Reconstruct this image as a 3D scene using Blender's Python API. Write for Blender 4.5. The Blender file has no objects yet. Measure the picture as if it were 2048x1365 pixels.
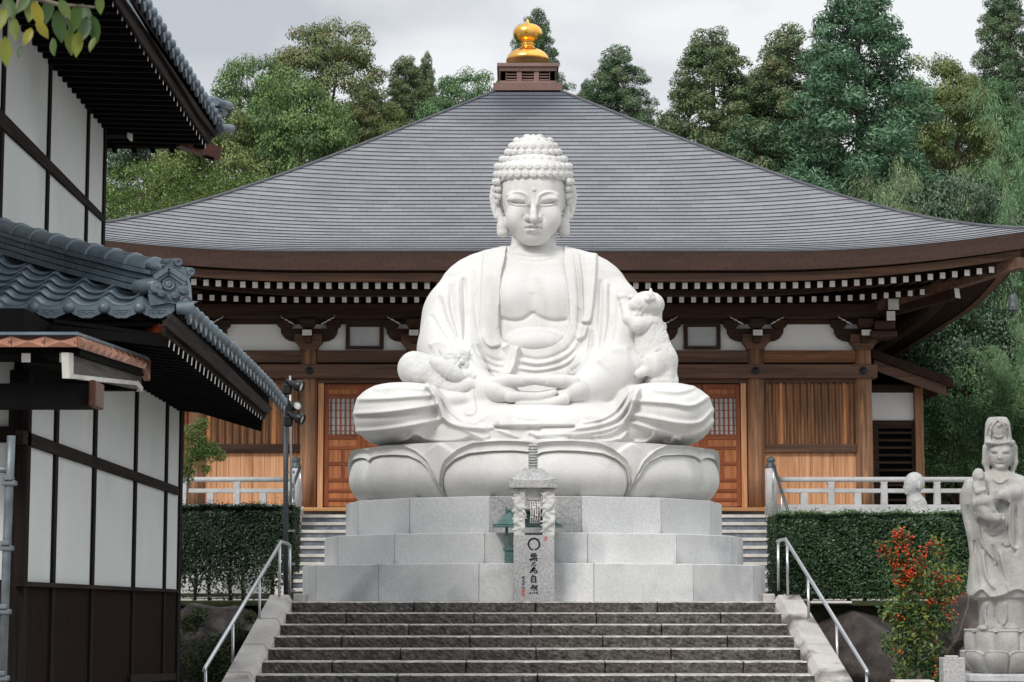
import bpy, bmesh, math, random
import numpy as np
from mathutils import Vector, Matrix
R = math.radians
PI = math.pi
SC = bpy.context.scene
COL = SC.collection
random.seed(7); np.random.seed(7)

# ---------------------------------------------------------------- camera, sky, sun, exposure
FPX = 4270.0                       # focal length in photo pixels (2048 wide)
EYE = 1.6
PITCH = math.atan((1183.0-682.5)/FPX)
cam = bpy.data.cameras.new('camera')
cam.sensor_fit = 'HORIZONTAL'; cam.sensor_width = 36.0; cam.lens = 36.0*FPX/2048.0
cam.clip_start = 0.1; cam.clip_end = 2000
cam.dof.use_dof = True; cam.dof.focus_distance = 30.0; cam.dof.aperture_fstop = 9.0
camo = bpy.data.objects.new('camera', cam); COL.objects.link(camo)
camo.location = (0, 0, EYE); camo.rotation_euler = (PI/2+PITCH, 0, 0)
SC.camera = camo

SUN_EL, SUN_AZ = R(42), R(-146)     # azimuth clockwise from +Y: the sun stands behind the camera, to the left
W = bpy.data.worlds.new('World'); SC.world = W; W.use_nodes = True
nt = W.node_tree; N = nt.nodes; L = nt.links
N.clear()
wo = N.new('ShaderNodeOutputWorld'); bg = N.new('ShaderNodeBackground')
sky = N.new('ShaderNodeTexSky'); sky.sky_type = 'NISHITA'; sky.sun_disc = False
sky.sun_elevation = SUN_EL; sky.sun_rotation = SUN_AZ; sky.dust_density = 3.0; sky.ozone_density = 1.0
tc = N.new('ShaderNodeTexCoord'); mp = N.new('ShaderNodeMapping'); mp.inputs['Scale'].default_value = (1.0, 1.0, 2.2)
mp.inputs['Location'].default_value = (0.35, 0.0, 0.1)
nz = N.new('ShaderNodeTexNoise'); nz.inputs['Scale'].default_value = 4.2; nz.inputs['Detail'].default_value = 5; nz.inputs['Roughness'].default_value = .5
cr = N.new('ShaderNodeValToRGB')
cr.color_ramp.elements[0].position = .40; cr.color_ramp.elements[0].color = (4.0, 4.2, 4.5, 1)
cr.color_ramp.elements[1].position = .60; cr.color_ramp.elements[1].color = (6.7, 6.8, 6.85, 1)
mx = N.new('ShaderNodeMixRGB'); mx.inputs[0].default_value = .93      # the overcast: cloud covers nearly all of the clear sky
sx = N.new('ShaderNodeSeparateXYZ'); L.new(tc.outputs['Generated'], sx.inputs[0])
ma = N.new('ShaderNodeMath'); ma.operation = 'MULTIPLY_ADD'; ma.inputs[1].default_value = .75; L.new(sx.outputs[0], ma.inputs[0]); L.new(nz.outputs[0], ma.inputs[2])
L.new(tc.outputs['Generated'], mp.inputs[0]); L.new(mp.outputs[0], nz.inputs[0]); L.new(ma.outputs[0], cr.inputs[0])
L.new(sky.outputs[0], mx.inputs[1]); L.new(cr.outputs[0], mx.inputs[2])
zg = N.new('ShaderNodeMapRange'); zg.inputs[1].default_value = .28; zg.inputs[2].default_value = .9; zg.inputs[3].default_value = 1.0; zg.inputs[4].default_value = 1.75
L.new(sx.outputs[2], zg.inputs[0])                     # the cloud is brighter overhead than low down
vm = N.new('ShaderNodeVectorMath'); vm.operation = 'SCALE'; L.new(mx.outputs[0], vm.inputs[0]); L.new(zg.outputs[0], vm.inputs['Scale'])
L.new(vm.outputs[0], bg.inputs[0]); bg.inputs[1].default_value = 0.10
L.new(bg.outputs[0], wo.inputs[0])
sun = bpy.data.lights.new('sun', 'SUN'); sun.energy = 1.85; sun.angle = R(16); sun.color = (1, .965, .91)
suno = bpy.data.objects.new('sun', sun); COL.objects.link(suno)
sd = Vector((math.sin(SUN_AZ)*math.cos(SUN_EL), math.cos(SUN_AZ)*math.cos(SUN_EL), math.sin(SUN_EL)))
suno.rotation_euler = sd.to_track_quat('Z', 'Y').to_euler(); suno.location = (0, 0, 60)
SC.view_settings.view_transform = 'Standard'; SC.view_settings.look = 'None'
SC.view_settings.exposure = 0.5; SC.view_settings.gamma = 1.0
SC.render.engine = 'CYCLES'
SC.cycles.max_bounces = 6; SC.cycles.diffuse_bounces = 3; SC.cycles.transparent_max_bounces = 8
SC.cycles.use_denoising = True

# ---------------------------------------------------------------- pixel of the photo <-> place in the scene
ct_, st_ = math.cos(PITCH), math.sin(PITCH)
def ray(px, py):
    a = (px-1024.0)/FPX; b = (682.5-py)/FPX
    dy = ct_-b*st_
    return a/dy, (st_+b*ct_)/dy
def P(px, py, Y):                   # the point at depth Y
    dx, dz = ray(px, py); return Vector((dx*Y, Y, EYE+dz*Y))
def PXp(px, py, X):                 # the point on the plane x = X
    dx, dz = ray(px, py); Y = X/dx; return Vector((X, Y, EYE+dz*Y))
def PZ(px, py, z):
    dx, dz = ray(px, py); Y = (z-EYE)/dz; return Vector((dx*Y, Y, z))
def proj(x, y, z):                  # numpy friendly: photo pixel of a point
    zz = z-EYE
    t = y*ct_+zz*st_
    return 1024+FPX*x/t, 682.5-FPX*(zz*ct_-y*st_)/t
# ---------------------------------------------------------------- objects, names, labels
LOC = {}
def thing(name, label, cat, loc=(0, 0, 0), group=None):
    o = bpy.data.objects.new(name, None); COL.objects.link(o); o.empty_display_size = .2
    o.location = loc; o['label'] = label; o['category'] = cat
    if group: o['group'] = group
    LOC[o.name] = Vector(loc)
    return o
def tag(o, label=None, cat=None, group=None, kind=None):
    if label: o['label'] = label
    if cat: o['category'] = cat
    if group: o['group'] = group
    if kind: o['kind'] = kind
    return o
def children(o): return [c for c in bpy.data.objects if c.parent == o]
def dup(o, loc=None, rz=None, sc=None, label=None, parent=None):
    c = o.copy(); COL.objects.link(c); c.parent = parent
    if loc is not None: c.location = loc; 
    if rz is not None: c.rotation_euler = (0, 0, rz)
    if sc is not None: c.scale = sc if hasattr(sc, '__len__') else (sc, sc, sc)
    if label: c['label'] = label
    for ch in o.children: dup(ch, parent=c)
    return c
def mkobj(name, V, F, mats, parent=None, smooth=False, fm=None, uv=None, loc=None):
    me = bpy.data.meshes.new(name)
    V = np.asarray(V, dtype=np.float32).reshape(-1, 3)
    base = Vector((0, 0, 0))
    if parent is not None: base = LOC[parent.name]
    elif loc is not None: base = Vector(loc)
    V = V-np.array(base, dtype=np.float32)
    if isinstance(F, np.ndarray):
        n, k = F.shape
        me.vertices.add(len(V)); me.vertices.foreach_set('co', V.ravel())
        me.loops.add(n*k); me.loops.foreach_set('vertex_index', F.astype(np.int32).ravel())
        me.polygons.add(n); me.polygons.foreach_set('loop_start', np.arange(0, n*k, k, dtype=np.int32))
        me.update(calc_edges=True)
    else:
        me.from_pydata(V.tolist(), [], F); me.update()
    if not isinstance(mats, (list, tuple)): mats = [mats]
    for m in mats: me.materials.append(m)
    if fm is not None: me.polygons.foreach_set('material_index', np.asarray(fm, dtype=np.int32))
    if smooth is True: me.polygons.foreach_set('use_smooth', np.ones(len(me.polygons), dtype=bool))
    elif smooth is not False and smooth is not None:
        me.polygons.foreach_set('use_smooth', np.asarray(smooth, dtype=bool))
    if uv is not None:
        l = me.uv_layers.new(name='UVMap')
        li = np.empty(len(me.loops), dtype=np.int32); me.loops.foreach_get('vertex_index', li)
        l.data.foreach_set('uv', np.asarray(uv, dtype=np.float32)[li].ravel())
    o = bpy.data.objects.new(name, me); COL.objects.link(o)
    if parent is not None:
        o.parent = parent; LOC[o.name] = base
    else:
        o.location = base; LOC[o.name] = base
    return o

def v3(p): return Vector((p[0], p[1], p[2]))
class MB:
    """collects shapes in world coordinates; build() links them as one mesh object"""
    def __init__(s): s.V = []; s.F = []; s.M = []; s.S = []
    def add(s, V, F, m=0, sm=False):
        b = len(s.V); s.V += [tuple(p) for p in V]
        for f in F: s.F.append([i+b for i in f]); s.M.append(m); s.S.append(sm)
        return s
    def box(s, lo, hi, m=0, b=0.0):
        x0, y0, z0 = lo; x1, y1, z1 = hi
        if x0 > x1: x0, x1 = x1, x0
        if y0 > y1: y0, y1 = y1, y0
        if z0 > z1: z0, z1 = z1, z0
        if b <= 0:
            V = [(x0,y0,z0),(x1,y0,z0),(x1,y1,z0),(x0,y1,z0),(x0,y0,z1),(x1,y0,z1),(x1,y1,z1),(x0,y1,z1)]
            F = [(3,2,1,0),(4,5,6,7),(0,1,5,4),(1,2,6,5),(2,3,7,6),(3,0,4,7)]
            return s.add(V, F, m)
        b = min(b, (x1-x0)*.45, (y1-y0)*.45, (z1-z0)*.45)
        V = []; 
        for zi, zo in ((z0, b), (z0+b, 0), (z1-b, 0), (z1, b)):
            i = b if zo else 0
            q = b*.999 if not zo else b*1.0
            X0, X1, Y0, Y1 = x0+i, x1-i, y0+i, y1-i
            if zo: V += [(X0,Y0,zi),(X0,Y0,zi),(X1,Y0,zi),(X1,Y0,zi),(X1,Y1,zi),(X1,Y1,zi),(X0,Y1,zi),(X0,Y1,zi)]
            else: V += [(X0,Y0+b,zi),(X0+b,Y0,zi),(X1-b,Y0,zi),(X1,Y0+b,zi),(X1,Y1-b,zi),(X1-b,Y1,zi),(X0+b,Y1,zi),(X0,Y1-b,zi)]
        F = [(0,6,4,2), (24,26,28,30)]
        for l in range(3):
            for k in range(8):
                F.append((l*8+k, l*8+(k+1) % 8, l*8+8+(k+1) % 8, l*8+8+k))
        # merge doubled corner points of the caps
        rem = {}
        for c in (0, 24):
            for k in range(0, 8, 2): rem[c+k+1] = c+k
        FF = []
        for f in F:
            g = []
            for i in f:
                i = rem.get(i, i)
                if i not in g: g.append(i)
            if len(g) > 2: FF.append(g)
        return s.add(V, FF, m)
    def obox(s, c, ax, ay, az, m=0):
        c = v3(c); ax, ay, az = v3(ax), v3(ay), v3(az)
        V = [c+sx*ax+sy*ay+sz*az for sz in (-1, 1) for sy in (-1, 1) for sx in (-1, 1)]
        F = [(0,2,3,1),(4,5,7,6),(0,1,5,4),(1,3,7,5),(3,2,6,7),(2,0,4,6)]
        return s.add(V, F, m)
    def beam(s, a, b, w, h, m=0, up=(0, 0, 1), m_end=None):
        """a bar from a to b, w wide, h high; m_end: material of the two ends"""
        a, b = v3(a), v3(b); d = (b-a).normalized(); x = d.cross(v3(up)).normalized(); u = x.cross(d).normalized()
        V = []
        for p in (a, b):
            V += [p-x*w/2-u*h/2, p+x*w/2-u*h/2, p+x*w/2+u*h/2, p-x*w/2+u*h/2]
        s.add(V, [(0,1,5,4),(1,2,6,5),(2,3,7,6),(3,0,4,7)], m)
        return s.add(V, [(3,2,1,0),(4,5,6,7)], m if m_end is None else m_end)
    def prism(s, pts, off, m=0, sm=False):
        """polygon pts (3d) extruded by vector off"""
        n = len(pts); off = v3(off); A = [v3(p) for p in pts]; V = A+[p+off for p in A]
        F = [tuple(range(n)), tuple(range(2*n-1, n-1, -1))]
        s.add(V, F, m)
        b = len(s.V)-2*n
        for i in range(n):
            j = (i+1) % n
            s.F.append([b+j, b+i, b+n+i, b+n+j]); s.M.append(m); s.S.append(sm)
        return s
    def tube(s, pts, r, n=10, m=0, caps=True, sm=True, flat=1.0):
        pts = [v3(p) for p in pts]; k = len(pts)
        rr = r if hasattr(r, '__len__') else [r]*k
        V = []; u = None
        for i, p in enumerate(pts):
            d = (pts[min(i+1, k-1)]-pts[max(i-1, 0)]).normalized()
            if u is None:
                u = d.orthogonal().normalized()
            else:
                u = (u-d*u.dot(d)).normalized()
            w = d.cross(u)
            for j in range(n):
                t = 2*PI*j/n
                V.append(p+(u*math.cos(t)+w*math.sin(t)*flat)*rr[i])
        F = []
        for i in range(k-1):
            for j in range(n):
                F.append((i*n+j, i*n+(j+1) % n, (i+1)*n+(j+1) % n, (i+1)*n+j))
        s.add(V, F, m, sm)
        if caps:
            b = len(s.V)-len(V)
            s.F += [[b+j for j in range(n-1, -1, -1)], [b+(k-1)*n+j for j in range(n)]]; s.M += [m, m]; s.S += [False, False]
        return s
    def lathe(s, c, prof, n=24, m=0, sm=True, axis=None, caps=True):
        """prof: [(r, z)] round the vertical (or axis) through c"""
        c = v3(c); 
        if axis is None: ex, ey, ez = Vector((1,0,0)), Vector((0,1,0)), Vector((0,0,1))
        else:
            ez = v3(axis).normalized(); ex = ez.orthogonal().normalized(); ey = ez.cross(ex)
        V = []
        for r, z in prof:
            for j in range(n):
                t = 2*PI*j/n
                V.append(c+ex*(r*math.cos(t))+ey*(r*math.sin(t))+ez*z)
        F = []
        for i in range(len(prof)-1):
            for j in range(n):
                F.append((i*n+j, i*n+(j+1) % n, (i+1)*n+(j+1) % n, (i+1)*n+j))
        s.add(V, F, m, sm)
        if caps:
            b = len(s.V)-len(V); k = len(prof)
            s.F += [[b+j for j in range(n-1, -1, -1)], [b+(k-1)*n+j for j in range(n)]]; s.M += [m, m]; s.S += [False, False]
        return s
    def quad(s, a, b, c, d, m=0): return s.add([a, b, c, d], [(0, 1, 2, 3)], m)
    def build(s, name, mats, parent=None, loc=None):
        return mkobj(name, s.V, s.F, mats, parent, s.S, s.M, loc=loc)

def cr_(pts, n=8):
    """Catmull-Rom through pts"""
    pts = [np.array(p, dtype=float) for p in pts]; out = []
    q = [2*pts[0]-pts[1]]+pts+[2*pts[-1]-pts[-2]]
    for i in range(1, len(q)-2):
        for k in range(n):
            t = k/n; a, b, c, d = q[i-1:i+3]
            out.append(.5*((2*b)+(-a+c)*t+(2*a-5*b+4*c-d)*t*t+(-a+3*b-3*c+d)*t**3))
    out.append(pts[-1]); return out

# ---------------------------------------------------------------- materials
def newmat(name):
    m = bpy.data.materials.new(name); m.use_nodes = True
    return m, m.node_tree.nodes, m.node_tree.links, m.node_tree.nodes['Principled BSDF']
def mat(name, col, col2=None, rough=.75, metal=0.0, scale=3.0, stretch=(1, 1, 1), detail=4, lo=.35, hi=.65,
        speck=0.0, sscale=140.0, bump=0.0, bscale=60.0, bstretch=None, col3=None, c3scale=.7, c3lo=.5, c3hi=.7, spec=.4, dist=0.0, c3st=(1, 1, 1)):
    m, n, l, b = newmat(name)
    tc = n.new('ShaderNodeTexCoord'); mp = n.new('ShaderNodeMapping'); mp.inputs['Scale'].default_value = stretch
    l.new(tc.outputs['Object'], mp.inputs[0])
    nz = n.new('ShaderNodeTexNoise'); nz.inputs['Scale'].default_value = scale; nz.inputs['Detail'].default_value = detail
    nz.inputs['Distortion'].default_value = dist
    l.new(mp.outputs[0], nz.inputs[0])
    rp = n.new('ShaderNodeValToRGB'); e = rp.color_ramp.elements
    e[0].position = lo; e[1].position = hi
    if col2 is None: col2 = tuple(c*.72 for c in col)
    e[0].color = (*col2, 1); e[1].color = (*col, 1)
    l.new(nz.outputs[0], rp.inputs[0]); out = rp.outputs[0]
    if col3 is not None:
        n3 = n.new('ShaderNodeTexNoise'); n3.inputs['Scale'].default_value = c3scale; n3.inputs['Detail'].default_value = 6
        m3p = n.new('ShaderNodeMapping'); m3p.inputs['Scale'].default_value = c3st
        l.new(tc.outputs['Object'], m3p.inputs[0]); l.new(m3p.outputs[0], n3.inputs[0])
        r3 = n.new('ShaderNodeMapRange'); r3.inputs[1].default_value = c3lo; r3.inputs[2].default_value = c3hi
        l.new(n3.outputs[0], r3.inputs[0])
        m3 = n.new('ShaderNodeMixRGB'); l.new(r3.outputs[0], m3.inputs[0]); l.new(out, m3.inputs[1]); m3.inputs[2].default_value = (*col3, 1)
        out = m3.outputs[0]
    if speck > 0:
        ns = n.new('ShaderNodeTexNoise'); ns.inputs['Scale'].default_value = sscale; ns.inputs['Detail'].default_value = 2
        l.new(tc.outputs['Object'], ns.inputs[0])
        rs = n.new('ShaderNodeMapRange'); rs.inputs[1].default_value = .3; rs.inputs[2].default_value = .7
        rs.inputs[3].default_value = 1-speck; rs.inputs[4].default_value = 1+speck*.6
        l.new(ns.outputs[0], rs.inputs[0])
        ms = n.new('ShaderNodeVectorMath'); ms.operation = 'SCALE'; l.new(out, ms.inputs[0]); l.new(rs.outputs[0], ms.inputs['Scale'])
        out = ms.outputs[0]
    l.new(out, b.inputs['Base Color'])
    b.inputs['Roughness'].default_value = rough; b.inputs['Metallic'].default_value = metal
    b.inputs['Specular IOR Level'].default_value = spec
    if bump > 0:
        nb = n.new('ShaderNodeTexNoise'); nb.inputs['Scale'].default_value = bscale; nb.inputs['Detail'].default_value = 4
        if bstretch:
            m2 = n.new('ShaderNodeMapping'); m2.inputs['Scale'].default_value = bstretch
            l.new(tc.outputs['Object'], m2.inputs[0]); l.new(m2.outputs[0], nb.inputs[0])
        else: l.new(tc.outputs['Object'], nb.inputs[0])
        bp = n.new('ShaderNodeBump'); bp.inputs['Strength'].default_value = 1.0; bp.inputs['Distance'].default_value = bump
        l.new(nb.outputs[0], bp.inputs['Height']); l.new(bp.outputs[0], b.inputs['Normal'])
    return m
def wood(name, col, col2, axis='x', fine=22.0, rough=.65, bump=.002, dark=None, spec=.25):
    a = 'xyz'.index(axis); st = [fine]*3; st[a] = fine*.045
    return mat(name, col, col2, rough=rough, scale=1.0, stretch=tuple(st), detail=6, lo=.32, hi=.66, bump=bump, bscale=1.0,
               bstretch=tuple(2*q for q in st), dist=.9, col3=dark, c3scale=.9, c3lo=.48, c3hi=.75, spec=spec)
def leafmat(name, cols, rough=.55, trans=.25, patch=None):
    """each leaf is its own island and gets its own green"""
    m, n, l, b = newmat(name)
    g = n.new('ShaderNodeNewGeometry'); rp = n.new('ShaderNodeValToRGB'); e = rp.color_ramp.elements
    k = len(cols)
    while len(e) < k: e.new(.5)
    for i, c in enumerate(cols): e[i].position = i/(k-1); e[i].color = (*c, 1)
    tc = n.new('ShaderNodeTexCoord'); nz = n.new('ShaderNodeTexNoise'); nz.inputs['Scale'].default_value = .95; nz.inputs['Detail'].default_value = 2
    l.new(tc.outputs['Object'], nz.inputs[0])
    ad = n.new('ShaderNodeMath'); ad.operation = 'MULTIPLY_ADD'; ad.inputs[1].default_value = 1.6; ad.inputs[2].default_value = -.80
    l.new(nz.outputs[0], ad.inputs[0])
    s2 = n.new('ShaderNodeMath'); s2.operation = 'ADD'; s2.use_clamp = True
    l.new(ad.outputs[0], s2.inputs[0]); l.new(g.outputs['Random Per Island'], s2.inputs[1])
    l.new(s2.outputs[0], rp.inputs[0])
    l.new(rp.outputs[0], b.inputs['Base Color']); b.inputs['Roughness'].default_value = rough; b.inputs['Specular IOR Level'].default_value = .35
    if trans > 0:
        t = n.new('ShaderNodeBsdfTranslucent'); l.new(rp.outputs[0], t.inputs[0])
        mxs = n.new('ShaderNodeMixShader'); mxs.inputs[0].default_value = trans
        l.new(b.outputs[0], mxs.inputs[1]); l.new(t.outputs[0], mxs.inputs[2])
        l.new(mxs.outputs[0], n['Material Output'].inputs[0])
    return m

M = {}
M['statue'] = mat('white_granite', (.67,.662,.645), (.59,.583,.57), rough=.75, scale=1.6, detail=5, col3=(.45,.44,.42), c3scale=2.6, c3lo=.55, c3hi=.80, c3st=(1,1,.22), speck=.09, sscale=70, bump=.003, bscale=90)
M['lotus'] = mat('lotus_granite', (.66,.652,.638), (.56,.555,.54), col3=(.44,.42,.39), c3scale=2.4, c3lo=.56, c3hi=.80, c3st=(1,1,.3), rough=.75, scale=2.2, speck=.11, sscale=60, bump=.003, bscale=90)
M['catgray'] = mat('cat_granite', (.64,.637,.625), (.55,.55,.54), rough=.8, scale=2.5, speck=.09, sscale=70, bump=.012, bscale=26, bstretch=(1,1,.45))
M['tier'] = mat('tier_granite', (.66,.66,.652), (.57,.575,.575), rough=.6, scale=1.3, speck=.13, sscale=45, bump=.001, col3=(.40,.415,.425), c3scale=1.1, c3lo=.52, c3hi=.68)
M['tier3'] = mat('upper_tier_granite', (.60,.605,.605), (.52,.53,.535), rough=.6, scale=1.3, speck=.16, sscale=45, bump=.001)
M['stele'] = mat('speckled_granite', (.42,.42,.42), (.34,.34,.345), rough=.6, scale=3, speck=.32, sscale=38, bump=.001)
M['dragon'] = mat('carved_granite', (.60,.595,.58), (.46,.455,.445), rough=.8, scale=5, speck=.08, sscale=70, bump=.006, bscale=30)
M['rail'] = mat('rail_granite', (.46,.465,.47), (.38,.385,.39), rough=.7, scale=3, speck=.2, sscale=40)
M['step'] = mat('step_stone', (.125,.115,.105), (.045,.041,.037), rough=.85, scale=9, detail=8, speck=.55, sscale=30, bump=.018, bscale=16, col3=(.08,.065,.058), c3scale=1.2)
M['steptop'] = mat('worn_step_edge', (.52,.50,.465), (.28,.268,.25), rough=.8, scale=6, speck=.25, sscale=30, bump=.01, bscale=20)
M['bluestone'] = mat('blue_riser_stone', (.17,.195,.225), (.10,.12,.145), rough=.6, scale=8, speck=.3, sscale=30)
M['palestone'] = mat('pale_step_stone', (.58,.55,.51), (.44,.41,.38), rough=.7, scale=3, speck=.12, sscale=40)
M['cheek'] = mat('cheek_stone', (.46,.44,.41), (.34,.32,.30), rough=.8, scale=2, speck=.15, sscale=40, col3=(.17,.13,.125), c3scale=1.3, c3lo=.52, c3hi=.66, bump=.004)
M['steel'] = mat('brushed_steel', (.55,.56,.58), (.45,.46,.48), rough=.32, metal=.9, scale=4)
M['darksteel'] = mat('painted_pole', (.055,.062,.07), (.035,.04,.045), rough=.45, scale=4)
M['lampblack'] = mat('lamp_black', (.012,.012,.013), rough=.4, scale=4)
M['glass'] = mat('lamp_glass', (.75,.76,.75), (.55,.56,.55), rough=.1, scale=20)
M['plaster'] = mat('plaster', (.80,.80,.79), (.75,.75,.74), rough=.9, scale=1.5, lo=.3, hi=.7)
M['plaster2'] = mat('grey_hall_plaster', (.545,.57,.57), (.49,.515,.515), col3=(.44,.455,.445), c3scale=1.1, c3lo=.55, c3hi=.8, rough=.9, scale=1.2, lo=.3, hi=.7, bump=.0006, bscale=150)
M['whitepaint'] = mat('white_end_paint', (.66,.65,.63), (.54,.525,.50), rough=.8, scale=9)
M['dw_x'] = wood('dark_timber_x', (.018,.014,.013), (.006,.005,.005), 'x', 26, rough=.85, spec=.08)
M['dw_y'] = wood('dark_timber_y', (.028,.021,.019), (.007,.0055,.005), 'y', 26, rough=.85, spec=.08)
M['dw_z'] = wood('dark_timber_z', (.016,.012,.011), (.006,.005,.005), 'z', 26, rough=.85, spec=.08)
M['greywood_y'] = wood('grey_weathered_board', (.125,.112,.105), (.045,.039,.036), 'y', 20)
M['dboard'] = wood('dark_brown_board', (.016,.0085,.0066), (.0075,.0042,.0036), 'z', 40, rough=.9, spec=.06)
M['black'] = mat('shaded_black_timber', (.005,.0045,.0045), rough=.9, spec=.1)  # near-black: shade under eaves and behind openings put into the colour
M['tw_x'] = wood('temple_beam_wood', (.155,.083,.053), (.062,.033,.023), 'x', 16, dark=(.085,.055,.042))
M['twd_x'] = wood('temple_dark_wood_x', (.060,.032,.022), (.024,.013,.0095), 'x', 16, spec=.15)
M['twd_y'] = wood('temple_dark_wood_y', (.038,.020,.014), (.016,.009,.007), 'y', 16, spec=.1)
M['two_x'] = wood('temple_orange_beam', (.25,.105,.046), (.095,.042,.023), 'x', 12, dark=(.12,.055,.03))
M['col_z'] = wood('column_wood', (.36,.185,.098), (.13,.068,.04), 'z', 15, dark=(.12,.075,.05))
M['plank'] = wood('pale_plank', (.62,.335,.18), (.40,.185,.088), 'z', 14)
M['slat_o'] = wood('orange_slat', (.58,.27,.12), (.30,.13,.06), 'z', 18)
M['slat_d'] = wood('weathered_slat', (.25,.125,.068), (.08,.042,.027), 'z', 20, dark=(.085,.055,.04))
M['door'] = wood('red_door_wood', (.30,.092,.038), (.14,.042,.019), 'z', 18)
M['door_x'] = wood('red_door_rail_wood', (.26,.080,.034), (.12,.036,.017), 'x', 18)
M['doorpan'] = wood('door_panel_wood', (.43,.165,.066), (.22,.075,.03), 'z', 13)
M['paper'] = mat('door_paper', (.50,.51,.52), (.42,.43,.44), rough=.9)
M['deck'] = wood('deck_wood', (.52,.28,.13), (.30,.15,.07), 'x', 14)
M['iron'] = mat('black_iron', (.014,.014,.016), rough=.5, scale=20)
M['copperold'] = mat('aged_copper_trim', (.225,.150,.130), (.15,.092,.078), rough=.5, scale=2.5, col3=(.22,.12,.10), c3scale=.6)
M['gold'] = mat('gold_leaf', (.95,.55,.14), (.88,.46,.09), rough=.24, metal=1.0, scale=3)
M['tile'] = mat('glazed_roof_tile', (.135,.178,.215), (.085,.113,.14), rough=.36, scale=5, speck=.14, sscale=60, spec=.5)
M['copper'] = mat('new_copper', (.66,.34,.24), (.40,.19,.13), rough=.36, metal=1.0, scale=3)
M['redbrown'] = mat('copper_wrap', (.32,.07,.022), (.17,.035,.013), rough=.35, metal=.5, scale=4)
M['capbrown'] = mat('old_copper_cap', (.11,.035,.02), (.06,.02,.012), rough=.45, metal=.3, scale=4)
M['green'] = mat('verdigris_paint', (.095,.20,.185), (.06,.14,.13), rough=.5, scale=8)
M['greenlight'] = mat('verdigris_light', (.16,.29,.27), rough=.5, scale=8)
M['ink'] = mat('black_ink', (.010,.011,.022), rough=.6)
M['redink'] = mat('red_seal_paint', (.75,.09,.07), (.6,.06,.05), rough=.6)
M['kannon'] = mat('weathered_granite', (.43,.427,.41), (.29,.287,.275), rough=.8, scale=3.5, detail=7, speck=.16, sscale=60, col3=(.30,.27,.24), c3scale=2.0, c3lo=.52, c3hi=.72, bump=.004, bscale=60)
M['cheek_stained'] = mat('stained_cheek_stone', (.46,.44,.41), (.36,.34,.32), rough=.85, scale=2, speck=.15, sscale=40, col3=(.125,.110,.105), c3scale=1.6, c3lo=.47, c3hi=.58, bump=.004)
M['rock'] = mat('dark_rock', (.060,.047,.042), (.014,.011,.010), rough=.8, scale=3.4, detail=9, speck=.25, sscale=30, bump=.05, bscale=6, col3=(.15,.125,.11), c3scale=1.6, c3lo=.58, c3hi=.75)
M['ground'] = mat('pale_gravel', (.40,.38,.35), (.28,.265,.245), rough=.95, scale=20, detail=8, speck=.2, sscale=30)
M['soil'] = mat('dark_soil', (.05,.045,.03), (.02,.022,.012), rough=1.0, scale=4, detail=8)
M['moss'] = mat('mossy_ground', (.045,.06,.02), (.02,.03,.01), rough=1.0, scale=6, detail=8)
M['bark'] = mat('bark', (.11,.08,.06), (.045,.033,.026), rough=.95, scale=6, stretch=(4,4,.6), detail=6, bump=.02, bscale=8)
M['twig'] = mat('lichened_twig', (.20,.17,.135), (.09,.075,.06), rough=.95, scale=14)
M['bronze'] = mat('old_bronze', (.095,.115,.115), (.055,.065,.068), rough=.55, metal=.3, scale=14)
M['pipe'] = mat('galvanised_pipe', (.17,.195,.21), (.10,.118,.13), rough=.5, metal=.5, scale=8)
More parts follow.
